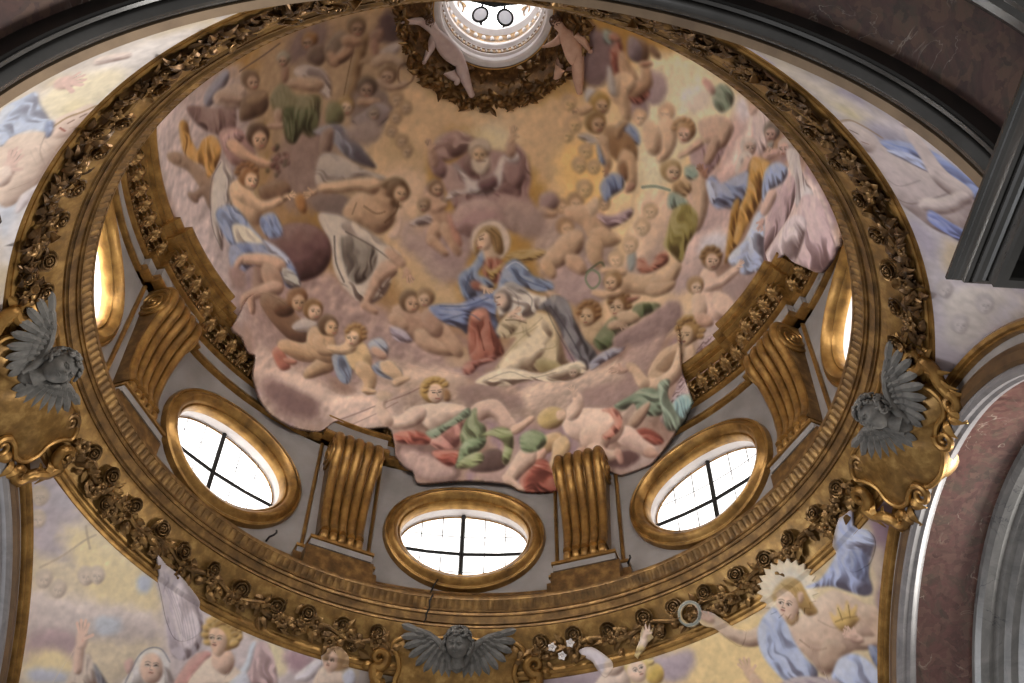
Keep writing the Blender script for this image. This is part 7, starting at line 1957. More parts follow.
['d',10464930,151,1.11,[-43,4,1],[942,633,957,635,967,630,957,621,944,620]],
['d',10523743,152,1.17,[-47,7,1.3],[952,592,952,619,967,630,983,625,988,610,983,593,983,573,970,576,953,582]],
['c',16112594,164,1.26,[3,1,1],[1000,673,1012,717,1020,748,1030,760,1049,739,1045,713,1023,688]],
['d',15391448,167,1.31,[-51,6,1],[1021,747,1032,765,1048,762,1053,730,1039,719]],
['p',14862781,164,1.26,[0.6],[1014,758,1025,761,1025,754,1017,749]],
['p',14866126,164,1.26,[1.1],[1037,726,1032,729,1024,728,1016,722,1013,715,1015,710,1022,708,1030,712,1036,719]],
['p',14336434,164,1.27,[1],[1036,722,1032,724,1027,724,1022,720,1019,715,1021,711,1026,709,1032,712,1036,716]],
['l',6642003,164,1.26,[1,0.85],[1024,715,1026,717]],
['l',9535607,164,1.26,[0.8,0.68],[1022,716,1027,719]],
['l',6642002,165,1.28,[1,0.85],[1031,719,1033,720]],
['l',9535606,165,1.28,[0.8,0.68],[1029,720,1033,723]],
['l',10061693,164,1.27,[1.04,0.68],[1029,717,1030,716]],
['l',9790811,164,1.27,[1.04,0.7224999999999999],[1029,713,1032,715]],
['p',14866127,163,1.25,[1],[1016,703,1016,686,1027,683,1037,694,1033,710,1024,713]],
['d',14866641,163,1.26,[-41,5,1],[1016,698,1030,714,1037,705,1034,687,1025,685]],
['p',8484977,170,1.38,[1.1],[1068,763,1062,766,1053,764,1045,757,1041,748,1043,743,1050,742,1060,747,1067,755]],
['p',13019550,170,1.37,[1],[1063,755,1059,758,1053,756,1048,752,1045,746,1047,741,1052,740,1058,744,1063,749]],
['l',6049354,169,1.36,[1,0.85],[1049,746,1051,747]],
['l',8679785,169,1.36,[0.8,0.68],[1047,746,1052,749]],
['l',6049354,171,1.39,[1,0.85],[1056,750,1058,752]],
['l',8679529,171,1.39,[0.8,0.68],[1054,751,1059,754]],
['l',9140079,170,1.37,[1.04,0.68],[1054,748,1054,746]],
['l',9725274,170,1.37,[1.04,0.7224999999999999],[1053,743,1057,746]],
['p',11117726,170,1.38,[1],[1053,739,1062,746,1062,736,1055,734]],
['p',12826544,176,1.5,[1.1],[1100,768,1094,771,1083,767,1074,758,1070,750,1072,744,1080,744,1091,750,1099,759]],
['p',14269360,175,1.48,[1],[1092,757,1088,760,1081,758,1075,752,1072,746,1074,742,1080,741,1087,745,1092,751]],
['l',6641234,174,1.46,[1,0.85],[1075,746,1078,747]],
['l',9469045,174,1.45,[0.8,0.68],[1073,746,1078,750]],
['l',6641234,176,1.49,[1,0.85],[1083,751,1086,753]],
['l',9469045,176,1.49,[0.8,0.68],[1081,752,1086,756]],
['l',9995132,175,1.47,[1.04,0.68],[1080,749,1080,746]],
['l',9659482,175,1.48,[1.04,0.7224999999999999],[1080,743,1084,746]],
['p',14072240,171,1.39,[1],[1059,722,1074,737,1075,744,1066,740,1051,726,1050,720]],
['p',14401457,170,1.37,[0.8],[1060,727,1061,732,1058,733,1055,729,1055,725,1057,724]],
['l',14467249,169,1.37,[1.1,1],[1056,731,1055,733]],
['l',7957090,170,1.37,[0.6,0.6],[1057,731,1056,734]],
['l',14401713,170,1.37,[1.1,1],[1057,731,1057,736]],
['l',7957089,170,1.38,[0.6,0.6],[1058,732,1059,735]],
['l',14401457,170,1.38,[1.1,1],[1059,732,1060,737]],
['l',7956833,170,1.38,[0.6,0.6],[1059,732,1061,736]],
['l',14401457,170,1.38,[1.1,1],[1060,732,1062,736]],
['l',14401457,170,1.38,[1.12,1],[1058,728,1063,733]],
['d',14603990,-150,2.63,[6,7,1],[1086,752,1132,781,1196,793,1194,758,1130,734]],
['d',13679552,-165,2.02,[5,8,1],[1088,703,1107,735,1150,752,1154,720,1132,673,1110,625,1095,633,1088,664]],
['d',13613243,169,1.68,[-36,9,1],[1175,758,1210,792,1256,762,1270,736,1252,704,1210,687,1186,720]],
['d',14865879,-175,1.86,[-4,8,1],[1131,667,1164,724,1199,746,1204,701,1190,661,1129,622]],
['p',14730681,163,1.27,[1],[1036,686,1036,707,1030,709,1024,703,1021,682,1028,679]],
['d',11056081,160,1.23,[8,6,1.3],[982,659,990,668,1003,666,1019,682,1038,696,1044,676,1046,657,1022,648,1002,641]],
['d',13358313,157,1.18,[-26,4,1],[983,657,990,662,1000,652,998,642]],
['p',11701110,155,1.13,[0.8],[982,666,976,669,971,668,971,664,977,661,982,662]],
['l',11701110,154,1.11,[1.65,1],[972,665,966,666]],
['l',6508098,154,1.11,[0.6,0.6],[971,666,966,667]],
['l',11701110,154,1.11,[1.65,1],[972,666,966,669]],
['l',6508098,154,1.11,[0.6,0.6],[972,667,968,669]],
['l',11701110,154,1.12,[1.65,1],[973,667,968,671]],
['l',6508098,154,1.12,[0.6,0.6],[973,668,970,671]],
['l',11701110,154,1.12,[1.65,1],[974,668,972,672]],
['l',11701110,155,1.13,[1.76,1],[977,665,979,671]],
['d',13805930,165,1.33,[-28,6,1.3],[1034,707,1047,717,1065,721,1072,706,1067,677,1059,642,1053,611,1046,594,1040,615,1036,648,1041,675]],
['d',11832143,162,1.31,[-46,4,1],[1027,652,1035,663,1042,637,1046,610,1040,608]],
['d',11780575,172,1.44,[-25,5,1.2],[1061,712,1077,731,1099,736,1097,720,1081,699,1076,677,1064,690]],
['d',13621484,166,1.44,[-16,7,1.2],[1067,663,1080,670,1096,646,1110,625,1103,609,1080,596,1050,598,1050,610,1062,629]],
['p',14796731,170,1.44,[1],[1074,693,1072,670,1078,667,1086,673,1092,698,1084,702]],
['p',14400690,169,1.44,[0.8],[1077,662,1077,656,1082,655,1086,659,1085,665,1081,666]],
['l',14335154,169,1.46,[1.5,1],[1084,657,1088,654]],
['l',7891042,169,1.45,[0.6,0.6],[1084,656,1086,653]],
['l',14335154,169,1.45,[1.5,1],[1083,657,1085,651]],
['l',7891043,169,1.44,[0.6,0.6],[1082,656,1082,651]],
['l',14335154,168,1.44,[1.5,1],[1081,656,1080,649]],
['l',7891043,168,1.43,[0.6,0.6],[1080,655,1079,650]],
['l',14400690,168,1.43,[1.5,1],[1079,656,1077,650]],
['l',14400690,168,1.42,[1.6,1],[1081,661,1073,655]],
['d',12437472,166,1.47,[0,5,1],[1062,610,1085,628,1108,622,1090,600,1071,597]],
['p',15125691,159,1.41,[1],[1015,566,1030,546,1046,533,1074,533,1077,552,1061,563,1040,579,1020,580]],
['p',15191741,160,1.39,[1],[1036,556,1056,570,1073,594,1071,600,1061,597,1043,576,1024,566,1022,556]],
['p',14928311,162,1.49,[1],[1053,545,1074,540,1095,547,1089,559,1069,565,1047,559]],
['p',15125948,164,1.43,[0.8],[1070,598,1073,603,1071,606,1066,603,1064,598,1066,596]],
['l',15125948,164,1.42,[1.2,1],[1068,604,1068,608]],
['l',8352360,164,1.42,[0.6,0.6],[1069,605,1069,608]],
['l',15125948,164,1.43,[1.2,1],[1069,604,1071,609]],
['l',8352104,164,1.43,[0.6,0.6],[1070,605,1072,609]],
['l',15125948,165,1.43,[1.2,1],[1070,604,1074,609]],
['l',8352104,165,1.44,[0.6,0.6],[1072,605,1075,608]],
['l',15125948,165,1.44,[1.2,1],[1072,604,1076,608]],
['l',15125948,164,1.44,[1.28,1],[1068,600,1076,603]],
['p',10123863,158,1.3,[1.1],[1038,598,1030,603,1019,603,1009,598,1006,590,1010,583,1019,580,1031,582,1038,590]],
['p',14598828,158,1.32,[1],[1037,593,1031,597,1023,597,1017,594,1015,588,1018,582,1025,579,1033,581,1037,586]],
['l',6773328,158,1.31,[1.25,0.85],[1021,587,1024,588]],
['l',9732466,158,1.3,[1,0.68],[1019,589,1024,591]],
['l',6773327,159,1.33,[1.25,0.85],[1030,591,1032,592]],
['l',9666674,159,1.32,[1,0.68],[1027,592,1033,594]],
['l',10193016,158,1.32,[1.3,0.68],[1027,589,1029,587]],
['l',9725274,158,1.33,[1.3,0.7224999999999999],[1028,583,1032,585]],
['p',10189655,156,1.27,[1.4],[1013,589,1012,586,1007,585,1004,586,1005,589,1009,590]],
['p',10189655,156,1.27,[1.4],[1012,595,1011,592,1007,590,1004,592,1005,594,1009,596]],
['p',10189655,157,1.27,[1.4],[1016,600,1015,597,1011,596,1008,597,1009,600,1013,601]],
['p',10124119,158,1.29,[1.4],[1024,603,1023,600,1018,599,1015,600,1016,603,1021,605]],
['p',10123863,159,1.31,[1.4],[1032,604,1031,601,1026,599,1023,600,1024,603,1029,605]],
['p',10123863,159,1.33,[1.4],[1038,601,1037,598,1032,596,1029,597,1030,600,1035,602]],
['p',11374188,155,1.33,[1.1],[1026,561,1020,566,1011,566,1003,562,1000,556,1003,550,1011,547,1020,548,1026,554]],
['p',14599340,156,1.34,[1],[1025,556,1021,560,1015,561,1010,558,1008,553,1011,549,1016,546,1022,547,1026,551]],
['l',6773584,155,1.33,[1,0.85],[1013,553,1015,554]],
['l',9732979,155,1.33,[0.8,0.68],[1011,554,1016,556]],
['l',6773584,156,1.35,[1,0.85],[1020,555,1022,556]],
['l',9732978,156,1.34,[0.8,0.68],[1018,556,1023,558]],
['l',10259065,156,1.34,[1.04,0.68],[1018,554,1020,552]],
['l',9725274,156,1.35,[1.04,0.7224999999999999],[1019,549,1022,551]],
['p',14796979,156,1.4,[1],[1016,541,1026,526,1043,524,1047,536,1033,549,1020,550]],
['p',13413528,158,1.46,[1],[1040,517,1055,517,1067,525,1057,532,1041,532,1030,525]],
]
FRESCO['FR'] = [
['c',14337699,-99,1.51,[10,0.3,1],[163,98,238,75,403,84,577,101,758,91,615,264]],
['c',15190936,-102,1.5,[8,0.2,1],[374,78,513,83,504,158,486,197,346,141,326,104]],
['c',11641258,-106,1.5,[4,0.8,1],[312,86,382,92,380,113,350,130,315,110]],
['c',11706793,-119,1.37,[4,0.6,1],[137,78,234,82,241,112,140,94]],
['c',10257039,-62,1.14,[4,0.7,1],[771,79,782,89,720,126,681,147,726,99]],
['c',13351335,-73,1.22,[4,0.5,1],[716,105,731,110,695,140,677,145]],
['c',9928582,-84,1.27,[4,0.6,1],[677,145,691,154,631,226,639,200]],
['p',15983046,-24,0.66,[0.25],[606,100,608,108,598,106,597,115,588,111,585,120,577,114,571,121,565,114,557,120,554,111,544,115,544,106,533,107,536,98,525,97,530,89,520,86,529,82,522,79,533,76,527,70,539,69,537,62,548,63,549,57,560,60,565,53,573,58,581,53,586,59,596,55,597,61,609,59,607,66,619,66,613,72,625,74,616,79,625,81,614,83,622,89,611,92,617,99]],
['c',15195858,-59,1.08,[5,0.1,0.8],[598,94,583,102,566,103,552,96,546,83,555,74,571,67,589,67,603,74,605,82]],
['l',16185053,-86,1.42,[0.9,0.35],[593,92,610,102]],
['l',16185053,-87,1.43,[0.9,0.35],[588,97,600,110]],
['l',16185053,-88,1.43,[0.9,0.35],[581,100,589,115]],
['l',16185053,-90,1.44,[0.9,0.35],[574,101,577,118]],
['l',16185053,-91,1.44,[0.9,0.35],[567,101,564,118]],
['l',16185053,-92,1.46,[0.9,0.35],[560,99,552,115]],
['l',16185053,-93,1.48,[0.9,0.35],[554,96,541,110]],
['l',16185053,-93,1.48,[0.9,0.35],[549,92,532,101]],
['l',16185053,-93,1.49,[0.9,0.35],[546,86,525,91]],
['l',16185053,-20,0.54,[0.9,0.35],[546,82,524,82]],
['l',16185053,-82,1.31,[0.9,0.35],[548,79,528,75]],
['l',16185053,-81,1.31,[0.9,0.35],[552,74,535,67]],
['l',16185053,-79,1.32,[0.9,0.35],[558,71,545,61]],
['l',16185053,-78,1.32,[0.9,0.35],[565,69,559,57]],
['l',16185053,-77,1.32,[0.9,0.35],[573,68,573,55]],
['l',16185053,-75,1.32,[0.9,0.35],[581,68,588,55]],
['l',16185053,-74,1.31,[0.9,0.35],[588,70,601,58]],
['l',16185053,-73,1.3,[0.9,0.35],[594,72,612,64]],
['l',16185053,-73,1.3,[0.9,0.35],[598,76,619,70]],
['l',16185053,-64,1.19,[0.9,0.35],[600,80,622,78]],
['l',16185053,-75,1.3,[0.9,0.35],[598,82,619,83]],
['l',16185053,-85,1.43,[0.9,0.35],[596,87,616,93]],
['d',11713502,-73,1.31,[132,8,1.15],[596,93,622,95,649,90,683,81,713,69,733,70,745,72,735,77,726,82,734,90,728,101,708,112,687,123,674,143,661,144,647,129,629,109]],
['d',13226736,-65,1.24,[57,5,1],[702,82,726,85,730,96,720,105,706,99,689,93]],
['d',9476282,-74,1.29,[133,5,0.9],[689,93,704,100,697,114,676,129,669,115]],
['p',13809314,-90,1.38,[1],[531,130,551,122,575,118,602,112,627,114,640,128,651,147,656,169,653,189,638,202,619,203,600,195,574,207,551,207,544,178,537,156]],
['p',11835524,-93,1.37,[1],[578,164,597,184,579,203,558,204,554,183]],
['l',8809308,-94,1.41,[1.4,0.5],[545,147,556,168,572,174]],
['l',8809308,-89,1.38,[1.2,0.35],[583,136,597,156,614,160]],
['p',13546399,-98,1.51,[1],[500,102,480,101,462,90,451,76,440,74,435,81,447,100,469,121,496,127,512,116]],
['p',13479066,-94,1.34,[0.8],[443,70,436,64,427,63,426,69,433,75,441,75]],
['l',13479066,-96,1.35,[2.1,1],[427,67,418,64]],
['l',7495766,-96,1.35,[0.6,0.6],[426,66,419,62]],
['l',13479066,-96,1.35,[2.1,1],[428,66,419,60]],
['l',7495766,-95,1.35,[0.6,0.6],[428,64,423,60]],
['l',13479066,-95,1.35,[2.1,1],[430,65,424,58]],
['l',7495766,-95,1.35,[0.6,0.6],[431,64,427,58]],
['l',13479066,-95,1.35,[2.1,1],[432,64,430,58]],
['l',13479066,-94,1.34,[2.24,1],[434,70,441,62]],
['p',13282969,-87,1.3,[1],[637,163,638,188,636,192,624,186,615,188,617,197,636,210,660,192,661,161,649,151]],
['p',14136996,-89,1.34,[0.8],[622,182,616,174,609,173,608,180,614,187,621,188]],
['l',14136996,-89,1.35,[2.1,1],[609,177,602,173]],
['l',7824988,-89,1.36,[0.6,0.6],[609,176,603,171]],
['l',14136996,-89,1.36,[2.1,1],[610,176,603,169]],
['l',7824988,-89,1.35,[0.6,0.6],[610,174,606,169]],
['l',14136996,-89,1.35,[2.1,1],[612,175,606,166]],
['l',7824988,-89,1.35,[0.6,0.6],[612,173,609,167]],
['l',14136996,-89,1.35,[2.1,1],[613,174,611,167]],
['l',14136996,-88,1.34,[2.24,1],[615,181,620,172]],
['d',11516117,-96,1.46,[85,8,1.15],[491,111,510,95,535,91,541,110,537,143,540,173,546,198,527,217,507,207,491,171,484,139]],
['d',12042461,-92,1.33,[90,9,1.15],[554,231,572,199,593,195,608,207,616,233,620,267]],
['d',8292263,-90,1.3,[107,4,1],[622,199,631,208,621,233,616,223]],
['d',11575719,-97,1.42,[51,5,1],[489,189,520,192,562,219,555,235,485,200]],
['p',13083497,-90,1.45,[1.1],[539,84,559,76,583,74,595,81,594,95,591,112,590,127,574,124,570,110,554,123,553,104,550,87]],
['p',14795437,-92,1.46,[0.9],[548,83,566,81,575,90,572,105,561,117,547,123,540,113,540,97]],
['l',10913108,-51,1.0,[1.1,0.6],[571,76,571,85]],
['l',10913108,-60,1.08,[1.1,0.6],[573,78,573,90]],
['l',10913108,-89,1.46,[1.1,0.6],[575,80,574,95]],
['l',10913108,-89,1.45,[1.1,0.6],[577,81,576,100]],
['l',10913108,-89,1.45,[1.1,0.6],[579,82,578,105]],
['l',10913108,-89,1.44,[1.1,0.6],[580,83,579,110]],
['l',10913108,-89,1.44,[1.1,0.6],[582,84,581,115]],
['l',10913108,-89,1.43,[1.1,0.6],[585,87,583,120]],
['p',11242345,-92,1.44,[0.6],[544,108,550,118,561,114,558,122,544,124]],
['c',10718589,-92,1.48,[1,0.1,0.6],[553,94,554,91,551,89,548,88,546,89,547,92,551,94]],
['p',16185078,-92,1.48,[0.2],[547,89,551,90,552,93,549,92]],
['l',4930613,-92,1.48,[1.65,0.95],[548,91,549,91]],
['l',5721155,-92,1.48,[0.7,0.9],[547,89,551,90,553,93]],
['l',8219744,-91,1.47,[0.8,0.7],[549,86,554,88,556,91]],
['c',10718589,-91,1.46,[1,0.1,0.6],[562,101,563,99,561,96,557,95,555,97,556,100,560,101]],
['p',16185078,-91,1.46,[0.2],[557,97,560,98,561,101,558,99]],
['l',4930613,-91,1.46,[1.65,0.95],[558,98,558,99]],
['l',5721155,-91,1.46,[0.7,0.9],[556,96,560,97,562,101]],
['l',8219744,-91,1.46,[0.8,0.7],[559,94,563,95,565,99]],
['l',10718589,-92,1.47,[0.88,0.6],[554,93,548,97]],
['l',7496536,-92,1.47,[0.88,0.8],[547,97,550,100]],
['p',12220782,-93,1.48,[0.5],[544,99,547,100,548,103,545,102]],
['l',7028794,-93,1.48,[0.6,0.8],[544,99,548,103]],
['c',14723739,-92,1.46,[1.2,0.1,0.45],[557,105,558,103,556,102,554,102,553,104,555,106]],
['p',14070942,-89,1.44,[0.8],[580,93,589,95,583,104,574,105]],
['p',14202229,-87,1.36,[1.2],[600,151,605,135,609,144,621,132,622,144,636,135,632,148,644,146,632,158,635,163,618,168,604,165]],
['l',8677440,-87,1.36,[1.1,0.8],[603,150,619,153,633,159]],
['l',8677440,-87,1.37,[1,0.8],[618,137,613,153]],
['l',8677440,-86,1.35,[1,0.8],[633,141,624,156]],
['p',14136996,-89,1.34,[1],[605,179,613,190,621,191,622,184,614,173,606,172]],
['p',14465961,-89,1.34,[0.8],[619,177,616,170,611,168,609,173,612,180,617,182]],
['l',14465961,-89,1.36,[1.65,1],[610,172,606,167]],
['l',8022110,-89,1.36,[0.6,0.6],[610,170,607,166]],
['l',14465961,-89,1.36,[1.65,1],[612,171,607,164]],
['l',8022110,-89,1.35,[0.6,0.6],[612,170,610,164]],
['l',14465961,-88,1.35,[1.65,1],[613,170,611,162]],
['l',8022110,-88,1.35,[0.6,0.6],[613,169,613,163]],
['l',14465961,-88,1.35,[1.65,1],[614,170,614,164]],
['l',14465961,-88,1.34,[1.76,1],[614,175,620,169]],
['p',14070938,-100,1.48,[0.8],[462,164,461,150,453,143,447,151,449,164,456,170]],
['l',14070938,-100,1.49,[2.6999999999999997,1],[450,149,444,138]],
['l',7758678,-100,1.49,[0.6,0.6],[451,146,447,136]],
['l',14070938,-100,1.49,[2.6999999999999997,1],[452,148,449,133]],
['l',7758678,-100,1.49,[0.6,0.6],[454,146,453,135]],
['l',14070938,-100,1.49,[2.6999999999999997,1],[455,148,456,133]],
['l',7758678,-100,1.49,[0.6,0.6],[457,146,459,136]],
['l',14070938,-100,1.48,[2.6999999999999997,1],[458,148,462,137]],
['l',14070938,-100,1.48,[2.88,1],[455,157,467,150]],
['p',13479061,-100,1.47,[1],[450,165,450,185,460,193,468,184,465,165,457,158]],
['p',15590121,-116,1.36,[0.7],[209,61,227,60,244,69,253,82,240,93,231,82,227,76,216,70]],
['p',16179152,-112,1.45,[1],[216,107,242,85,267,82,275,97,268,118]],
['p',16178892,-111,1.35,[1],[259,95,284,83,312,77,323,69,324,63,315,62,305,65,277,70,247,78,239,90]],
['p',15980486,-107,1.37,[0.8],[326,64,333,59,333,55,326,55,319,61,320,65]],
['l',15980486,-107,1.38,[1.65,1],[328,56,331,50]],
['l',8877934,-107,1.38,[0.6,0.6],[330,55,333,50]],
['l',15980486,-107,1.38,[1.65,1],[330,56,336,50]],
['l',8877934,-106,1.38,[0.6,0.6],[332,56,337,52]],
['l',15980486,-106,1.38,[1.65,1],[331,57,340,52]],
['l',8877934,-106,1.37,[0.6,0.6],[333,57,339,54]],
['l',15980486,-106,1.37,[1.65,1],[332,58,340,55]],
['l',15980486,-107,1.37,[1.76,1],[326,60,336,61]],
['p',14796938,-110,1.48,[1],[316,94,310,102,300,106,288,106,278,101,273,93,272,84,279,80,290,76,302,76,312,80,316,85]],
['p',16111555,-110,1.47,[0.8],[274,94,287,82,302,86,306,99,297,111,281,110]],
['c',11639692,-110,1.47,[1,0.1,0.6],[292,94,290,93,287,93,284,95,285,96,287,97,290,96]],
['p',16185078,-110,1.47,[0.2],[285,96,288,94,291,95,288,96]],
['l',4930613,-110,1.47,[1.3499999999999999,0.95],[288,96,288,96]],
['l',6247500,-110,1.47,[0.7,0.9],[285,95,288,94,291,94]],
['l',8943468,-110,1.47,[0.8,0.7],[284,93,287,91,291,92]],
['c',11639692,-109,1.48,[1,0.1,0.6],[302,93,300,91,297,91,295,93,295,95,298,95,301,94]],
['p',16185078,-109,1.48,[0.2],[295,94,298,92,301,93,298,94]],
['l',4930613,-109,1.48,[1.3499999999999999,0.95],[298,94,299,94]],
['l',6247500,-109,1.48,[0.7,0.9],[295,94,298,92,301,93]],
['l',8943468,-109,1.48,[0.8,0.7],[294,91,297,90,301,90]],
['l',11639692,-110,1.48,[0.8,0.6],[291,94,293,99]],
['l',8154467,-109,1.48,[0.8,0.8],[293,99,296,99]],
['p',12220782,-109,1.48,[0.5],[293,102,295,101,298,101,296,103]],
['l',7028794,-109,1.48,[0.6,0.8],[293,102,298,102]],
['c',14723739,-110,1.47,[1.2,0.1,0.45],[290,100,288,99,286,99,285,101,287,102,289,101]],
['p',14005866,-108,1.48,[1],[330,111,323,120,313,122,305,118,301,109,305,99,314,93,324,94,330,101]],
['p',14796938,-111,1.15,[1.4],[290,81,286,82,280,82,279,79,283,77,289,78]],
['p',14796938,-110,1.35,[1.4],[297,76,293,79,287,78,286,74,290,72,296,73]],
['p',14796938,-109,1.35,[1.4],[306,74,302,77,296,76,295,72,299,70,305,71]],
['p',14796938,-108,1.35,[1.4],[315,76,311,78,305,77,304,73,309,71,314,72]],
['p',14796938,-107,1.26,[1.4],[322,80,317,81,312,81,311,78,315,75,321,76]],
['p',14796938,-107,1.32,[1.4],[323,83,319,86,313,85,312,82,317,81,323,82]],
['p',14796938,-108,1.49,[1.4],[321,91,317,94,311,93,310,88,314,86,320,87]],
['l',10593436,-97,1.36,[3,1],[421,65,413,68,404,68,396,67,391,63,390,58,393,53,398,47,406,43,416,42,424,45,429,50,430,55,427,60,421,65]],
['l',7895926,-97,1.36,[1.2,0.7],[421,65,413,68,404,68,396,67,391,63,390,58,393,53,398,47,406,43,416,42,424,45,429,50,430,55,427,60]],
]
FRESCO['NR'] = [
['c',13024707,-7,1.52,[8,0.5,1],[655,87,583,100,526,150,440,248,275,124,295,210,220,165,104,85,292,87,427,84,564,82]],
['c',14141882,21,1.57,[7,0.3,1],[619,82,556,118,512,151,493,103,564,82]],
['c',13812897,17,1.58,[4,0.2,1],[541,97,525,117,506,125,512,105]],
['c',11248561,10,1.58,[5,0.6,1],[510,126,492,163,472,168,464,125,481,111]],
['c',10984887,8,0.69,[4,0.4,1],[650,82,618,87,600,81,617,78]],
['c',12037044,-20,1.18,[7,0.7,1],[310,98,188,94,143,100,104,83]],
['c',13287611,-18,1.32,[5,0.8,1],[254,107,282,187,247,162,161,103,188,95]],
['c',11905977,-15,1.43,[4,0.6,1],[359,83,329,110,294,93,314,84]],
['c',13087901,-16,1.42,[4,0.4,1],[333,125,333,146,281,121,286,105]],
['p',12366515,-20,1.34,[0.45],[258,112,267,111,269,106,265,99,256,93,246,91,240,95,241,101,248,107]],
['p',13156030,-21,1.33,[0.45],[252,108,259,108,261,105,258,100,251,96,244,95,239,97,239,101,245,105]],
['l',8156790,-21,1.33,[1,0.5],[250,99,250,100]],
['l',9735308,-21,1.33,[0.8,0.4],[252,98,253,102]],
['l',8156790,-20,1.34,[1,0.5],[252,104,252,106]],
['l',9735308,-20,1.34,[0.8,0.4],[254,104,255,107]],
['l',9209221,-21,1.33,[1.04,0.4],[250,102,247,102]],
['l',9472136,-21,1.32,[1.04,0.425],[243,100,245,102]],
['p',12366515,-18,1.37,[0.45],[255,158,265,158,267,152,262,143,251,135,240,133,233,136,235,143,244,152]],
['p',13156030,-18,1.36,[0.45],[248,153,255,154,258,150,254,144,246,139,237,137,232,138,233,143,239,149]],
['l',8156790,-18,1.36,[1.125,0.5],[244,142,245,144]],
['l',9735308,-18,1.36,[0.9,0.4],[246,141,248,146]],
['l',8156790,-17,1.37,[1.125,0.5],[247,148,248,150]],
['l',9735308,-17,1.37,[0.9,0.4],[249,148,251,152]],
['l',9209221,-17,1.36,[1.17,0.4],[245,146,242,145]],
['l',9472136,-17,1.35,[1.17,0.425],[237,142,239,146]],
['p',12366515,-18,1.27,[0.45],[210,119,219,119,222,114,217,106,207,101,196,99,189,103,190,108,198,115]],
['p',13156030,-18,1.25,[0.45],[203,116,210,116,213,112,209,108,202,104,193,103,188,105,188,109,194,113]],
['l',8156790,-18,1.25,[1.125,0.5],[200,106,201,108]],
['l',9735308,-18,1.26,[0.9,0.4],[202,106,204,109]],
['l',8156790,-17,1.26,[1.125,0.5],[202,112,203,114]],
['l',9735308,-18,1.27,[0.9,0.4],[204,111,206,115]],
['l',9209221,-17,1.25,[1.17,0.4],[200,110,197,110]],
['l',9472136,-17,1.24,[1.17,0.425],[193,108,194,110]],
['p',13220280,0,1.56,[0.8],[507,81,507,104,494,119,476,119,456,127,455,156,451,186,436,210,424,222,382,190,349,156,344,123,364,97,384,82,421,78,453,79,482,79]],
['p',13812157,28,1.76,[0.9],[502,82,502,96,490,110,475,112,457,93,461,81,479,79]],
['l',10585967,13,1.59,[2.4,0.7],[505,82,508,102,497,116,483,128]],
['l',10585967,4,0.76,[2,0.6],[502,82,479,79,452,80,432,82]],
['l',7429721,12,1.59,[1.3,0.8],[492,87,486,94]],
['l',9662826,8,1.58,[1.2,0.8],[473,90,470,97]],
['l',8549235,-5,1.54,[1.6,0.6],[385,81,380,102,400,147,424,195]],
['l',8549235,-1,1.55,[1.3,0.4],[413,87,406,100,423,139]],
['d',9872339,4,1.58,[106,6,1.1],[476,119,482,149,480,183,474,206,458,225,440,240,417,217,424,195,444,180,459,159,459,130]],
['d',13094637,4,1.58,[110,4,1],[463,118,465,146,456,172,445,184,440,162,451,136]],
['p',13878209,5,1.59,[1],[432,220,450,197,479,196,507,196,507,186,497,175,464,168,426,162,405,186,413,208]],
['p',13878209,-5,1.55,[1],[423,195,403,158,395,128,383,112,374,115,377,147,402,190,422,210]],
['p',13811389,15,1.58,[0.8],[514,198,522,201,522,193,514,183,506,182,506,189]],
['l',13811389,16,1.58,[2.1,1],[518,188,522,185]],
['l',7629160,16,1.58,[0.6,0.6],[519,189,524,188]],
['l',13811389,16,1.58,[2.1,1],[519,191,527,191]],
['l',7629160,16,1.58,[0.6,0.6],[521,192,527,194]],
['l',13811389,16,1.58,[2.1,1],[520,194,530,198]],
['l',7629160,16,1.58,[0.6,0.6],[522,196,530,200]],
['l',13811389,16,1.58,[2.1,1],[521,196,530,203]],
['l',13811389,15,1.58,[2.24,1],[514,191,526,209]],
['d',9082056,-11,1.5,[122,5,1],[377,126,366,148,358,165,338,149,346,130,359,114]],
['l',11050647,19,1.56,[0.9,0.5],[527,191,524,183,526,175,530,169,537,166,543,167,548,171,550,178,548,186,544,192,538,196,531,195]],
]
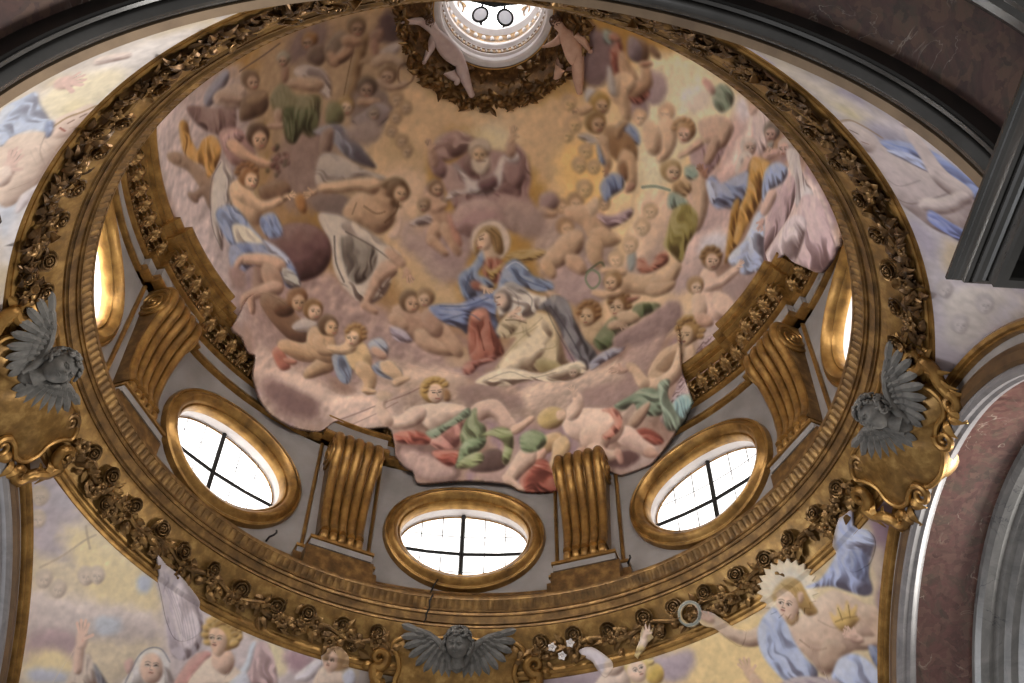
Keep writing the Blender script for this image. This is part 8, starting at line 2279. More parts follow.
FRESCO['NL'] = [
['c',13946057,135,1.08,[8,0.5,1],[455,211,412,167,321,106,268,82,308,81,379,78,476,71,577,69,705,83,656,100]],
['c',14734523,124,1.52,[6,0.3,1],[428,180,392,145,384,94,432,82,467,105,461,148]],
['c',14207916,126,1.51,[5,0.2,1],[450,132,438,115,458,85,467,105]],
['c',12764624,141,1.34,[5,0.4,1],[509,168,580,102,644,88,648,102]],
['c',14012628,154,1.01,[4,0.5,1],[643,93,629,83,658,82,705,84]],
['c',14275796,134,1.1,[4,0.6,1],[467,82,391,80,385,74,469,65,559,66]],
['p',13811377,132,1.47,[0.7],[495,177,488,151,485,124,470,119,457,110,444,96,453,82,472,81,500,82,534,82,564,81,585,89,602,116]],
['p',14074036,129,1.5,[0.7],[479,123,463,119,454,101,451,85,463,81,483,82,500,93,496,109]],
['l',9533270,127,1.51,[2.6,0.7],[482,118,467,110,458,96,447,85]],
['l',9533270,156,0.42,[2.4,0.65],[453,82,473,81,498,84,520,89]],
['l',7230794,128,1.5,[1.6,0.8],[476,101,471,97]],
['l',7230794,128,1.51,[1.6,0.8],[466,92,461,88]],
['l',8999497,130,1.49,[1.6,0.8],[483,107,489,96]],
['l',10849404,130,1.49,[1.4,0.8],[484,93,481,84]],
['l',9798265,133,1.46,[1.4,0.5],[492,119,518,110,545,88]],
['l',9798265,138,1.39,[1.2,0.4],[578,115,569,96,555,85]],
['l',9278892,126,1.51,[1.6,0.6],[473,190,454,184,444,171]],
['l',9278892,128,1.5,[1.4,0.6],[494,171,475,161,465,142]],
['d',12042453,126,1.51,[-68,7,1],[445,220,428,206,421,193,441,168,472,128,488,122,482,147,491,167,502,173]],
['d',10595529,129,1.49,[-44,4,1],[472,134,473,122,493,111,498,115]],
['p',14006447,122,1.52,[0.8],[420,160,416,147,405,152,398,169,403,181,413,176]],
['l',14006447,121,1.52,[3.3,1],[402,162,394,159]],
['l',7759456,121,1.52,[0.6,0.6],[403,159,396,154]],
['l',14006447,121,1.52,[3.3,1],[405,158,398,148]],
['l',7759456,121,1.52,[0.6,0.6],[406,154,403,145]],
['l',14006447,122,1.52,[3.3,1],[408,154,405,139]],
['l',7759456,122,1.52,[0.6,0.6],[410,150,409,138]],
['l',14006447,122,1.52,[3.3,1],[411,151,413,135]],
['l',14006447,122,1.52,[3.52,1],[409,164,424,138]],
['p',13677738,134,1.44,[0.8],[558,124,541,127,526,139,529,148,547,144,561,132]],
['l',13677738,132,1.46,[3.5999999999999996,1],[529,143,512,152]],
['l',7496542,132,1.46,[0.6,0.6],[527,142,512,149]],
['l',13677738,132,1.46,[3.5999999999999996,1],[531,139,510,146]],
['l',7496542,132,1.46,[0.6,0.6],[529,138,516,141]],
['l',13677738,132,1.46,[3.5999999999999996,1],[533,136,515,137]],
['l',7496542,133,1.45,[0.6,0.6],[532,134,521,133]],
['l',13677738,133,1.45,[3.5999999999999996,1],[535,132,524,129]],
['l',13677738,135,1.43,[3.84,1],[544,135,546,118]],
['p',14469567,133,1.53,[1],[569,123,556,124,539,136,538,148,549,151,569,137]],
['p',14207169,118,1.52,[1],[381,147,374,130,366,116,360,119,357,128,363,146,372,159,377,156]],
['l',10982548,118,1.52,[1.2,0.5],[376,153,371,135,359,121]],
['p',13813963,140,1.32,[0.7],[590,98,571,82,557,81,598,84,618,93]],
['l',11312275,134,1.45,[1,0.3],[516,124,551,92]],
['l',11312275,134,1.45,[1,0.3],[512,120,543,88]],
['l',11312275,133,1.46,[1,0.3],[508,117,536,85]],
['l',11312275,133,1.46,[1,0.3],[503,113,528,82]],
]
FRESCO['FL'] = [
['c',15391425,-163,1.36,[10,0.5,1],[134,103,143,79,354,73,454,142,422,229,315,296]],
['c',13353160,-172,1.23,[7,0.9,1],[124,94,143,79,202,80,297,107,255,138,203,146]],
['c',16180412,-164,1.39,[7,0.5,1],[211,105,293,86,389,89,413,132,344,158,301,138]],
['c',14668237,-152,1.31,[7,1,1],[252,190,313,162,405,121,441,149,368,192,293,242]],
['c',12428970,-154,1.29,[5,0.9,1],[291,235,316,207,346,207,358,231,327,258,308,265]],
['c',15917238,-150,1.28,[5,0.5,1],[304,259,332,231,358,239,355,271,323,291]],
['c',13751775,-158,1.39,[4,0.5,1],[346,170,374,152,386,168,365,188]],
['c',13488864,-162,1.45,[3,0.5,1],[358,92,379,84,388,104,372,108]],
['c',13290715,-147,1.26,[4,0.5,1],[315,272,354,254,361,267,325,290]],
['c',13617103,-176,1.22,[4,0.5,1],[162,87,199,82,211,92,189,99]],
['c',14471121,-150,1.46,[6,0.7,1],[424,80,579,86,691,79,706,108,497,189]],
['c',15983809,-148,1.45,[3,0.4,1],[590,83,622,87,638,110,624,123]],
['c',12361125,-148,1.43,[4,0.6,1],[621,84,676,83,656,107,637,108]],
['l',12758935,-168,1.31,[2.2,0.6],[243,160,253,133,259,103,265,89]],
['l',12758935,-170,1.34,[2.2,0.6],[244,90,262,99,274,105]],
['p',14470332,-163,1.26,[0.45],[266,161,258,156,249,157,245,163,246,170,252,177,260,179,267,175,269,168]],
['p',15325385,-162,1.26,[0.45],[265,166,260,162,254,162,251,166,252,172,257,177,262,178,267,176,268,171]],
['l',9537148,-162,1.26,[1.0625,0.5],[256,172,257,171]],
['l',11313300,-162,1.26,[0.8500000000000001,0.4],[254,171,257,168]],
['l',9537148,-162,1.27,[1.0625,0.5],[260,168,262,167]],
['l',11313300,-163,1.27,[0.8500000000000001,0.4],[258,167,261,165]],
['l',10721165,-162,1.27,[1.105,0.4],[259,170,261,172]],
['l',11050128,-162,1.27,[1.105,0.425],[262,175,264,173]],
['p',14470332,-162,1.3,[0.45],[289,160,281,156,273,157,269,162,269,170,275,176,283,178,289,175,292,168]],
['p',15325385,-162,1.3,[0.45],[288,165,283,162,277,162,274,166,275,171,279,176,285,178,289,176,291,171]],
['l',9537148,-162,1.29,[1,0.5],[279,171,280,170]],
['l',11313300,-162,1.29,[0.8,0.4],[277,170,280,168]],
['l',9537148,-162,1.3,[1,0.5],[283,168,285,167]],
['l',11313300,-162,1.3,[0.8,0.4],[281,167,284,164]],
['l',10721165,-162,1.3,[1.04,0.4],[282,169,284,171]],
['l',11050128,-161,1.3,[1.04,0.425],[285,174,287,172]],
['p',14470332,-164,1.35,[0.45],[307,126,299,121,289,123,284,128,285,136,291,142,300,144,308,141,311,133]],
['p',15325385,-164,1.35,[0.45],[307,131,300,127,294,128,291,132,291,137,296,142,303,144,308,142,309,137]],
['l',9537148,-164,1.34,[1.0625,0.5],[296,137,297,136]],
['l',11313300,-164,1.34,[0.8500000000000001,0.4],[293,136,297,134]],
['l',9537148,-164,1.35,[1.0625,0.5],[301,133,303,132]],
['l',11313300,-164,1.35,[0.8500000000000001,0.4],[299,133,302,130]],
['l',10721165,-164,1.35,[1.105,0.4],[300,135,302,137]],
['l',11050128,-163,1.35,[1.105,0.425],[302,140,305,138]],
['p',14470332,-165,1.37,[0.45],[318,117,310,113,301,114,296,119,296,126,302,132,311,134,319,131,321,124]],
['p',15325385,-164,1.37,[0.45],[317,122,312,118,306,119,302,122,303,128,308,132,314,134,319,132,320,127]],
['l',9537148,-164,1.36,[1,0.5],[307,128,309,126]],
['l',11313300,-165,1.36,[0.8,0.4],[305,127,308,124]],
['l',9537148,-164,1.37,[1,0.5],[312,124,314,123]],
['l',11313300,-164,1.37,[0.8,0.4],[310,123,313,121]],
['l',10721165,-164,1.37,[1.04,0.4],[311,126,313,128]],
['l',11050128,-163,1.37,[1.04,0.425],[313,131,316,129]],
['p',14470332,-171,1.1,[0.45],[172,96,161,94,153,95,150,99,154,105,162,110,172,111,178,108,178,102]],
['p',15325385,-171,1.11,[0.45],[173,100,166,98,160,99,158,102,161,106,167,109,174,111,178,109,178,104]],
['l',9537148,-170,1.09,[1.125,0.5],[165,106,166,105]],
['l',11313300,-171,1.09,[0.9,0.4],[162,105,165,103]],
['l',9537148,-172,1.12,[1.125,0.5],[169,102,170,101]],
['l',11313300,-172,1.11,[0.9,0.4],[166,102,168,100]],
['l',10721165,-171,1.11,[1.17,0.4],[168,104,171,105]],
['l',11050128,-171,1.13,[1.17,0.425],[172,108,174,106]],
['p',14470332,-168,1.16,[0.45],[197,114,189,111,181,112,178,117,181,122,187,127,195,128,201,125,202,120]],
['p',15325385,-168,1.17,[0.45],[198,118,192,116,187,116,185,119,187,123,192,127,198,128,202,126,202,122]],
['l',9537148,-168,1.16,[1,0.5],[190,123,191,122]],
['l',11313300,-168,1.16,[0.8,0.4],[188,123,190,121]],
['l',9537148,-169,1.18,[1,0.5],[194,120,195,119]],
['l',11313300,-169,1.17,[0.8,0.4],[192,120,194,117]],
['l',10721165,-168,1.17,[1.04,0.4],[193,122,195,123]],
['l',11050128,-168,1.18,[1.04,0.425],[197,125,199,124]],
['d',14536387,-153,1.35,[50,6,1.1],[368,274,359,250,357,229,365,217,374,221,396,237,408,249]],
['d',8882065,-152,1.37,[41,4,1],[379,225,395,231,415,245,404,252]],
['p',15584958,-154,1.35,[1],[370,240,358,216,349,213,346,222,360,246,368,249]],
['p',15848130,-152,1.32,[0.8],[357,209,350,195,340,191,338,201,346,215,355,218]],
['l',15848130,-155,1.33,[3.15,1],[340,198,330,189]],
['l',8811628,-155,1.33,[0.6,0.6],[339,195,332,187]],
['l',15848130,-156,1.33,[3.15,1],[342,196,332,183]],
['l',8811628,-154,1.33,[0.6,0.6],[342,194,336,184]],
['l',15848130,-156,1.33,[3.15,1],[344,195,337,180]],
['l',8811628,-151,1.3,[0.6,0.6],[344,193,341,182]],
['l',15848130,-147,1.3,[3.15,1],[346,195,343,182]],
['l',15848130,-157,1.36,[3.36,1],[348,205,356,192]],
['l',15054502,-154,1.34,[1,0.8],[348,205,350,207]],
['d',15722985,-152,1.42,[45,8,0.9],[429,236,427,209,426,184,433,168,449,161,465,165,478,181,491,203]],
['l',8882067,-153,1.42,[1.4,0.7],[429,230,427,202,427,181,435,165,451,159,470,169]],
['p',15848128,-152,1.42,[1],[436,197,433,179,443,169,457,172,468,186,468,202,457,211,446,208]],
['c',11442059,-152,1.42,[1,0.1,0.6],[448,186,446,185,442,186,440,188,441,190,444,191,447,189]],
['p',16185075,-152,1.42,[0.2],[442,189,444,187,447,187,445,189]],
['l',4799026,-153,1.42,[1.65,0.95],[444,187,444,187]],
['l',6115659,-153,1.42,[0.7,0.9],[441,189,444,187,447,187]],
['l',8811627,-153,1.42,[0.8,0.7],[439,186,442,183,446,183]],
['c',11442059,-152,1.43,[1,0.1,0.6],[458,182,456,181,453,181,451,184,452,186,455,186,458,185]],
['p',16185075,-152,1.43,[0.2],[452,185,454,183,458,183,455,185]],
['l',4799026,-152,1.43,[1.65,0.95],[454,183,455,182]],
['l',6115659,-152,1.43,[0.7,0.9],[452,185,454,182,458,182]],
['l',8811627,-152,1.43,[0.8,0.7],[450,182,453,179,457,179]],
['l',11442059,-152,1.42,[0.88,0.6],[448,186,449,191]],
['l',8022882,-152,1.42,[0.88,0.8],[450,192,453,191]],
['p',12219240,-152,1.42,[0.5],[450,196,453,194,456,194,454,196]],
['l',7027766,-152,1.42,[0.6,0.8],[451,196,456,194]],
['c',14590868,-152,1.42,[1.2,0.1,0.45],[448,192,446,191,443,192,443,194,445,195,447,195]],
['p',14860215,-153,1.4,[0.6],[414,203,418,191,426,196,426,213]],
['d',13616076,-157,1.47,[43,6,0.8],[357,66,380,68,407,69,437,75,466,82,488,102,499,129,495,147,482,160,462,154,435,123,401,94]],
['d',15524070,-155,1.47,[36,6,0.7],[414,78,446,81,475,96,490,123,485,142,465,136]],
['l',11313580,-158,1.47,[1.2,0.38],[384,75,428,98,463,127]],
['l',11313580,-158,1.47,[1.2,0.38],[396,77,439,102,469,129]],
['l',11313580,-157,1.47,[1.2,0.38],[408,79,449,106,474,131]],
['l',11313580,-156,1.47,[1.2,0.38],[420,81,459,110,480,133]],
['l',11313580,-155,1.47,[1.2,0.38],[433,82,469,115,485,135]],
['l',11313580,-155,1.47,[1.2,0.38],[445,86,479,119,491,138]],
['l',11313580,-154,1.47,[1.2,0.38],[456,89,489,124,496,140]],
['d',14664902,-149,1.45,[53,6,0.9],[577,129,574,103,582,86,598,91,618,111,630,141,590,157]],
['p',15067636,-150,1.46,[0.6],[568,144,572,119,568,99,574,91,582,126,575,154]],
['p',14066589,-150,1.45,[1],[491,203,492,161,503,136,520,131,519,154,514,191]],
['l',10574159,-150,1.45,[3,0.8],[506,195,511,164,519,141]],
['p',16180179,-149,1.45,[0.8],[512,192,513,150,527,131,554,132,579,140,592,156]],
['p',15066866,-149,1.45,[0.7],[562,168,568,144,579,134,595,154]],
['p',15847612,-150,1.47,[1],[518,126,530,147,554,149,557,127,537,112,519,110]],
['p',13807476,-152,1.48,[1],[549,88,551,100,546,112,535,120,521,123,507,119,498,110,495,98,500,86,509,81,523,79,538,81]],
['p',14465404,-152,1.47,[1.4],[513,114,512,121,505,124,499,121,500,114,507,111]],
['p',14465404,-153,1.47,[1.4],[506,107,505,114,498,117,491,114,492,108,499,104]],
['p',14465404,-154,1.48,[1.4],[502,98,501,105,494,108,487,105,488,99,495,95]],
['p',14465404,-154,1.48,[1.4],[503,89,502,95,495,98,488,95,489,89,496,86]],
['p',14465404,-145,1.41,[1.4],[507,82,507,87,500,90,493,87,493,82,500,81]],
['p',14465404,-168,1.03,[1.4],[515,79,516,82,509,85,502,82,501,79,508,77]],
['p',14465404,-171,1.12,[1.4],[526,78,526,82,520,83,512,82,512,78,519,76]],
['p',14465404,-175,0.88,[1.4],[537,80,538,83,531,86,524,83,523,80,530,78]],
['p',14465404,-152,1.48,[1.4],[547,83,546,89,539,92,532,89,533,83,540,82]],
['p',14465404,-151,1.48,[1.4],[552,92,551,98,543,101,537,98,538,91,545,88]],
['p',14465404,-151,1.48,[1.4],[551,101,550,108,543,111,537,108,538,101,545,98]],
['p',12228448,-153,1.48,[1.4],[508,99,508,104,502,106,497,104,498,99,504,97]],
['p',12228448,-154,1.48,[1.4],[509,91,509,96,503,99,498,96,499,91,504,89]],
['p',12228448,-153,1.48,[1.4],[514,85,513,90,508,92,503,90,503,85,509,83]],
['p',12228448,-145,1.41,[1.4],[521,82,521,86,515,88,510,86,511,82,515,81]],
['p',12228448,-147,1.38,[1.4],[530,82,530,86,524,88,519,86,519,82,524,81]],
['p',12228448,-152,1.48,[1.4],[539,84,538,89,532,91,527,89,528,84,533,82]],
['p',12228448,-152,1.48,[1.4],[544,90,543,95,538,97,533,95,534,90,539,88]],
['p',16110265,-152,1.47,[0.8],[502,108,503,98,517,95,530,102,536,118,531,131,518,126]],
['c',11573125,-152,1.47,[1,0.1,0.6],[513,110,510,108,507,109,505,111,506,113,509,114,512,112]],
['p',16185075,-152,1.47,[0.2],[506,112,508,110,512,110,509,112]],
['l',4799026,-153,1.47,[1.575,0.95],[508,112,508,112]],
['l',6181191,-153,1.47,[0.7,0.9],[506,112,508,110,512,110]],
['l',8942695,-153,1.47,[0.8,0.7],[504,109,507,107,511,107]],
['c',11573125,-152,1.48,[1,0.1,0.6],[524,106,521,105,518,105,516,107,517,110,520,110,523,108]],
['p',16185075,-152,1.48,[0.2],[517,109,519,106,523,107,520,109]],
['l',4799026,-152,1.48,[1.575,0.95],[519,108,519,108]],
['l',6181191,-152,1.48,[0.7,0.9],[517,109,519,106,523,107]],
['l',8942695,-152,1.48,[0.8,0.7],[515,106,518,103,522,103]],
['l',11573125,-152,1.47,[0.84,0.6],[513,109,513,115]],
['l',8153950,-152,1.47,[0.84,0.8],[514,116,517,115]],
['p',12219240,-152,1.47,[0.5],[514,119,517,117,520,117,518,120]],
['l',7027766,-152,1.47,[0.6,0.8],[514,119,520,118]],
['c',14590868,-152,1.47,[1.2,0.1,0.45],[526,112,524,110,522,111,521,113,523,114,525,114]],
['p',15788529,-147,1.41,[0.8],[651,117,660,101,676,83,689,83,686,99,670,117]],
['p',16179409,-148,1.37,[1],[686,123,684,94,705,90,724,95,736,109]],
['p',13215101,-161,1.08,[1],[724,78,725,83,720,89,711,93,701,93,691,90,685,83,684,77,688,71,697,67,709,67,719,71]],
['p',15781304,-146,1.35,[0.7],[684,84,682,77,694,74,705,79,709,89,701,97,690,93]],
['c',11441541,-144,1.36,[1,0.1,0.6],[692,83,690,82,688,82,686,83,686,84,688,85,691,84]],
['p',16185075,-146,1.36,[0.2],[686,84,689,83,691,83,689,84]],
['l',4799026,-144,1.35,[1.2,0.95],[688,83,688,83]],
['l',6115399,-145,1.33,[0.7,0.9],[686,83,689,83,691,83]],
['l',8811110,-167,0.94,[0.8,0.7],[685,82,688,82,691,82]],
['c',11441541,-147,1.29,[1,0.1,0.6],[701,83,700,82,697,82,695,83,695,84,697,84,700,84]],
['p',16185075,-146,1.31,[0.2],[696,83,698,83,700,83,698,84]],
['l',4799026,-148,1.28,[1.2,0.95],[697,83,697,83]],
['l',6115399,-149,1.27,[0.7,0.9],[695,83,698,82,701,83]],
['l',8811110,-166,0.95,[0.8,0.7],[694,82,697,82,700,82]],
['l',11441541,-147,1.38,[0.8,0.6],[692,83,692,86]],
['l',8022109,-148,1.38,[0.8,0.8],[692,87,695,87]],
['p',12219240,-148,1.38,[0.5],[691,89,694,89,696,89,694,90]],
['l',7027766,-148,1.38,[0.6,0.8],[692,89,696,89]],
['c',14590868,-148,1.37,[1.2,0.1,0.45],[702,86,701,85,699,85,698,86,699,87,701,87]],
['p',13215101,-165,0.99,[1.4],[692,82,691,84,685,85,680,83,681,81,687,80]],
['p',13215101,-151,1.34,[1.4],[691,75,689,79,683,80,679,77,680,74,686,73]],
['p',13215101,-151,1.35,[1.4],[696,69,694,73,688,74,683,71,685,68,691,66]],
['p',13215101,-151,1.36,[1.4],[705,66,704,69,697,71,693,68,694,64,700,63]],
['p',13215101,-150,1.36,[1.4],[716,67,714,70,708,71,703,69,705,65,711,64]],
['p',13215101,-149,1.35,[1.4],[725,71,723,75,717,76,712,73,714,69,720,68]],
['p',13215101,-154,1.27,[1.4],[729,78,728,81,722,82,717,80,719,76,725,75]],
['p',13215101,-148,1.32,[1.4],[728,83,727,86,721,87,716,85,718,82,724,82]],
['p',14671855,-150,1.31,[0.7],[721,96,732,85,744,96,736,109]],
]

# ------------------------------------------------------------------ the fresco painter: fills and strokes on a surface chart, all in the plaster's own coordinates
rng = np.random.RandomState(11)
def blur(a, s):
    if s < 0.4: return a
    r = max(1, int(round(s * 0.98)))
    for ax in (0, 1):
        for _ in range(3):
            k = 2 * r + 1
            p = np.pad(a, [(r + 1, r) if i == ax else (0, 0) for i in (0, 1)], mode='constant')
            c = np.cumsum(p, axis=ax)
            a = (np.take(c, range(k, c.shape[ax]), axis=ax) - np.take(c, range(0, c.shape[ax] - k), axis=ax)) / k
    return a
def vnoise(h, w, cell, seed):
    r = np.random.RandomState(seed)
    gh, gw = int(h / cell) + 3, int(w / cell) + 3
    g = r.rand(gh, gw)
    y, x = np.arange(h) / cell, np.arange(w) / cell
    yi, xi = y.astype(int), x.astype(int)
    fy, fx = y - yi, x - xi
    fy, fx = fy * fy * (3 - 2 * fy), fx * fx * (3 - 2 * fx)
    a = g[yi][:, xi] * (1 - fx) + g[yi][:, xi + 1] * fx
    b = g[yi + 1][:, xi] * (1 - fx) + g[yi + 1][:, xi + 1] * fx
    return a * (1 - fy)[:, None] + b * fy[:, None]
def fractal(h, w, cell, seed):
    return sum(vnoise(h, w, max(1.0, cell / 2 ** k), seed + k) * 0.5 ** k for k in range(4)) / 1.875
_HG = np.random.RandomState(77).rand(128, 128)
def hashnoise(x, y, seed):
    x = x + seed * 17.31; y = y + seed * 9.77
    xi, yi = np.floor(x).astype(int), np.floor(y).astype(int); fx, fy = x - xi, y - yi
    fx, fy = fx * fx * (3 - 2 * fx), fy * fy * (3 - 2 * fy)
    g = lambda a, b: _HG[b % 128, a % 128]
    return (g(xi, yi) * (1 - fx) + g(xi + 1, yi) * fx) * (1 - fy) + (g(xi, yi + 1) * (1 - fx) + g(xi + 1, yi + 1) * fx) * fy
def fill_mask(P, x0, y0, w, h, ss=3):
    d = np.zeros((h * ss, w * ss + 1), np.float32)
    Q = (P - [x0, y0]) * ss
    for i in range(len(Q)):
        (xa, ya), (xb, yb) = Q[i], Q[(i + 1) % len(Q)]
        if ya == yb: continue
        sg = 1.0
        if ya > yb: xa, ya, xb, yb, sg = xb, yb, xa, ya, -1.0
        r0, r1 = max(0, int(math.ceil(ya - 0.5))), min(h * ss - 1, int(math.ceil(yb - 0.5)) - 1)
        if r1 < r0: continue
        rows = np.arange(r0, r1 + 1)
        xs = np.clip((xa + (rows + 0.5 - ya) * (xb - xa) / (yb - ya)).astype(int), 0, w * ss)
        d[rows, xs] += sg
    m = (np.abs(np.cumsum(d, 1)[:, :-1]) > 0.5).astype(np.float32)
    return m.reshape(h, ss, w, ss).mean((1, 3))
def paint(canvas, prims, lump=1.0):
    Hc, Wc = canvas.shape[:2]
    for n, (kind, col, la, sc, par, pts) in enumerate(prims):
        c = np.array([col // 65536, col // 256 % 256, col % 256], np.float32) / 255.0   # 8-bit red, green, blue in one number
        P = np.array(pts, float).reshape(-1, 2)
        lx, ly = cos(radians(la)), sin(radians(la))
        if kind == 'l':
            P = np.array(smooth_open([tuple(p) for p in P], 4)) if len(P) > 2 else P
            wd = max(0.5, par[0] * sc * 0.5); pad = int(wd + 3)
        else:
            P = np.array(smooth_closed([tuple(p) for p in P], 5))
            pad = int((par[0] * sc * 3.2 if kind == 'c' else 4) + 3)
        x0, y0 = max(0, int(P[:, 0].min()) - pad), max(0, int(P[:, 1].min()) - pad)
        x1, y1 = min(Wc, int(P[:, 0].max()) + pad + 1), min(Hc, int(P[:, 1].max()) + pad + 1)
        if x1 - x0 < 2 or y1 - y0 < 2: continue
        w, h = x1 - x0, y1 - y0
        reg = canvas[y0:y1, x0:x1]
        if kind == 'l':
            yy, xx = np.mgrid[0:h, 0:w]; X, Y = xx + x0 + 0.5, yy + y0 + 0.5
            dm = np.full((h, w), 1e9)
            for (ax, ay), (bx, by) in zip(P[:-1], P[1:]):
                l2 = (bx - ax) ** 2 + (by - ay) ** 2 + 1e-9
                t = np.clip(((X - ax) * (bx - ax) + (Y - ay) * (by - ay)) / l2, 0, 1)
                dm = np.minimum(dm, np.hypot(X - ax - t * (bx - ax), Y - ay - t * (by - ay)))
            a = np.clip(wd + 0.5 - dm, 0, 1)[..., None] * par[1]
            reg[:] = reg * (1 - a) + c * a
            continue
        m = fill_mask(P, x0, y0, w, h)
        size = sqrt(max(1.0, float(m.sum())))
        if kind == 'c':
            m = blur(m, par[0] * sc)
            nz = fractal(h, w, max(6.0, 9 * sc), 100 + n)
            edge = np.clip(m * 1.6 - 0.3 + (nz - 0.5) * 0.9 * (m > 0.02), 0, 1)
            a = np.clip(0.35 * m + 0.65 * edge, 0, 1) * par[2]
            b = blur(m, max(1.0, size * 0.10)) + 0.55 * lump * blur(nz, 1.5)
            gy, gx = np.gradient(b)
            s = -(gx * lx + gy * ly) * max(3.0, size * 0.16)
            s = np.clip(s, -1, 1) * par[1]
            amp = 0.26
            rgb = c * (1 + amp * s[..., None] * np.array([0.95, 1.0, 1.0])) + np.clip(s, 0, 1)[..., None] * np.array([0.030, 0.024, 0.010])
            a = a[..., None]
            reg[:] = reg * (1 - a) + np.clip(rgb, 0, 1) * a
            continue
        amp = par[0] if kind == 'p' else par[2]
        sg = min(max(size * 0.16, 0.8), 15.0)
        b = blur(m, sg); b2 = blur(m, max(0.7, sg * 0.35))
        gy, gx = np.gradient(b); gy2, gx2 = np.gradient(b2)
        yy, xx = np.mgrid[0:h, 0:w]
        s = -(gx * lx + gy * ly) * sg * 2.1 - (gx2 * lx + gy2 * ly) * sg * 0.25
        rim = np.clip(0.74 - b2, 0, 0.6)
        X, Y = (xx + x0) / (7.0 * sc), (yy + y0) / (7.0 * sc)
        s = s + (hashnoise(X, Y, n) - 0.5) * (0.35 if kind == 'p' else 0.2)
        if kind == 'd':
            fa = radians(par[0]); per = par[1] * sc
            wx = (hashnoise(X * 0.6, Y * 0.6, n + 5) - 0.5) * per * 1.5
            u = (xx + x0) * cos(fa) + (yy + y0) * sin(fa); v = -(xx + x0) * sin(fa) + (yy + y0) * cos(fa) + wx
            f1 = hashnoise(u / (per * 3.2), v / (per * 0.80), n + 1) - 0.5       # long irregular folds
            f2 = hashnoise(u / (per * 1.9), v / (per * 0.42), n + 2) - 0.5
            fo = np.tanh((f1 * 0.9 + f2 * 0.55) * 4.2)
            s = s * 0.8 + fo * 0.58
        s = s - rim * 0.46
        s = np.clip(s * amp * 1.12, -1.2, 1.0)
        sh, li = np.clip(-s, 0, 1.2)[..., None], np.clip(s, 0, 1)[..., None]
        rgb = c * (1 - sh * np.array([0.40, 0.45, 0.46])) + li * (np.array([1.0, 0.96, 0.88]) - c) * 0.26
        a = blur(m, 0.55)[..., None]
        reg[:] = reg * (1 - a) + np.clip(rgb, 0, 1) * a
    return canvas
def weather(canvas, seed):
    h, w = canvas.shape[:2]
    n1, n2 = fractal(h, w, 60, seed), fractal(h, w, 7, seed + 9)
    canvas *= (1 + 0.10 * (n1 - 0.5) + 0.13 * (n2 - 0.5))[..., None]
    fine = np.random.RandomState(seed).rand(h, w) - 0.5
    canvas *= (1 + 0.05 * blur(fine, 0.6))[..., None]
    return np.clip(canvas, 0, 1)
def sample(canvas, X, Y):
    h, w = canvas.shape[:2]
    X = np.clip(X - 0.5, 0, w - 1.001); Y = np.clip(Y - 0.5, 0, h - 1.001)
    xi, yi = X.astype(int), Y.astype(int); fx, fy = (X - xi)[..., None], (Y - yi)[..., None]
    v = (canvas[yi, xi] * (1 - fx) + canvas[yi, xi + 1] * fx) * (1 - fy) + (canvas[yi + 1, xi] * (1 - fx) + canvas[yi + 1, xi + 1] * fx) * fy
    return np.where(v <= 0.04045, v / 12.92, ((v + 0.055) / 1.055) ** 2.4)
def hexc(c): return np.array([int(c[i:i + 2], 16) for i in (0, 2, 4)], np.float32) / 255.0
def ground(h, w, cols, cell, seed):
    n = fractal(h, w, cell, seed); k = np.clip((n - 0.25) * 2.0, 0, 0.999) * (len(cols) - 1)
    i = k.astype(int); fr = (k - i)[..., None]; C = np.array([hexc(c) for c in cols])
    return C[i] * (1 - fr) + C[i + 1] * fr

def colour_mesh(o, cols):                               # cols: linear RGB per vertex
    me = o.data
    ca = me.color_attributes.new('fresco', 'FLOAT_COLOR', 'POINT')
    buf = np.ones((len(me.vertices), 4), np.float32); buf[:, :3] = cols.reshape(-1, 3)
    ca.data.foreach_set('color', buf.ravel())
def np_mesh(name, V, F, mat, parent=None):
    me = bpy.data.meshes.new(name)
    V = np.asarray(V, np.float32); F = np.asarray(F)
    me.vertices.add(len(V)); me.vertices.foreach_set('co', V.ravel())
    me.loops.add(F.size); me.loops.foreach_set('vertex_index', F.ravel().astype(np.int32))
    me.polygons.add(len(F)); me.polygons.foreach_set('loop_start', (np.arange(len(F)) * 4).astype(np.int32))
    me.update(calc_edges=True)
    me.polygons.foreach_set('use_smooth', np.ones(len(F), bool))
    me.materials.append(mat)
    o = bpy.data.objects.new(name, me); COL.objects.link(o)
    if parent: o.parent = parent
    return o
def grid_faces(m, n, keep=None):
    i, j = np.meshgrid(np.arange(m - 1), np.arange(n - 1), indexing='ij')
    a = (i * n + j).ravel()
    F = np.stack([a, a + 1, a + n + 1, a + n], 1)
    return F if keep is None else F[keep.ravel()]
def np_pol(ph, R, H):
    a = np.radians(ph)
    return np.stack([S * R * np.sin(a), S * R * np.cos(a), EYE + S * H], -1)
ND, ALPHA = 1500, 115.0
def dome_chart(ph, R, H):
    al = np.degrees(np.arctan2(R, H - C0)); r = al / ALPHA * ND / 2
    return ND / 2 + r * np.sin(np.radians(ph)), ND / 2 - r * np.cos(np.radians(ph))

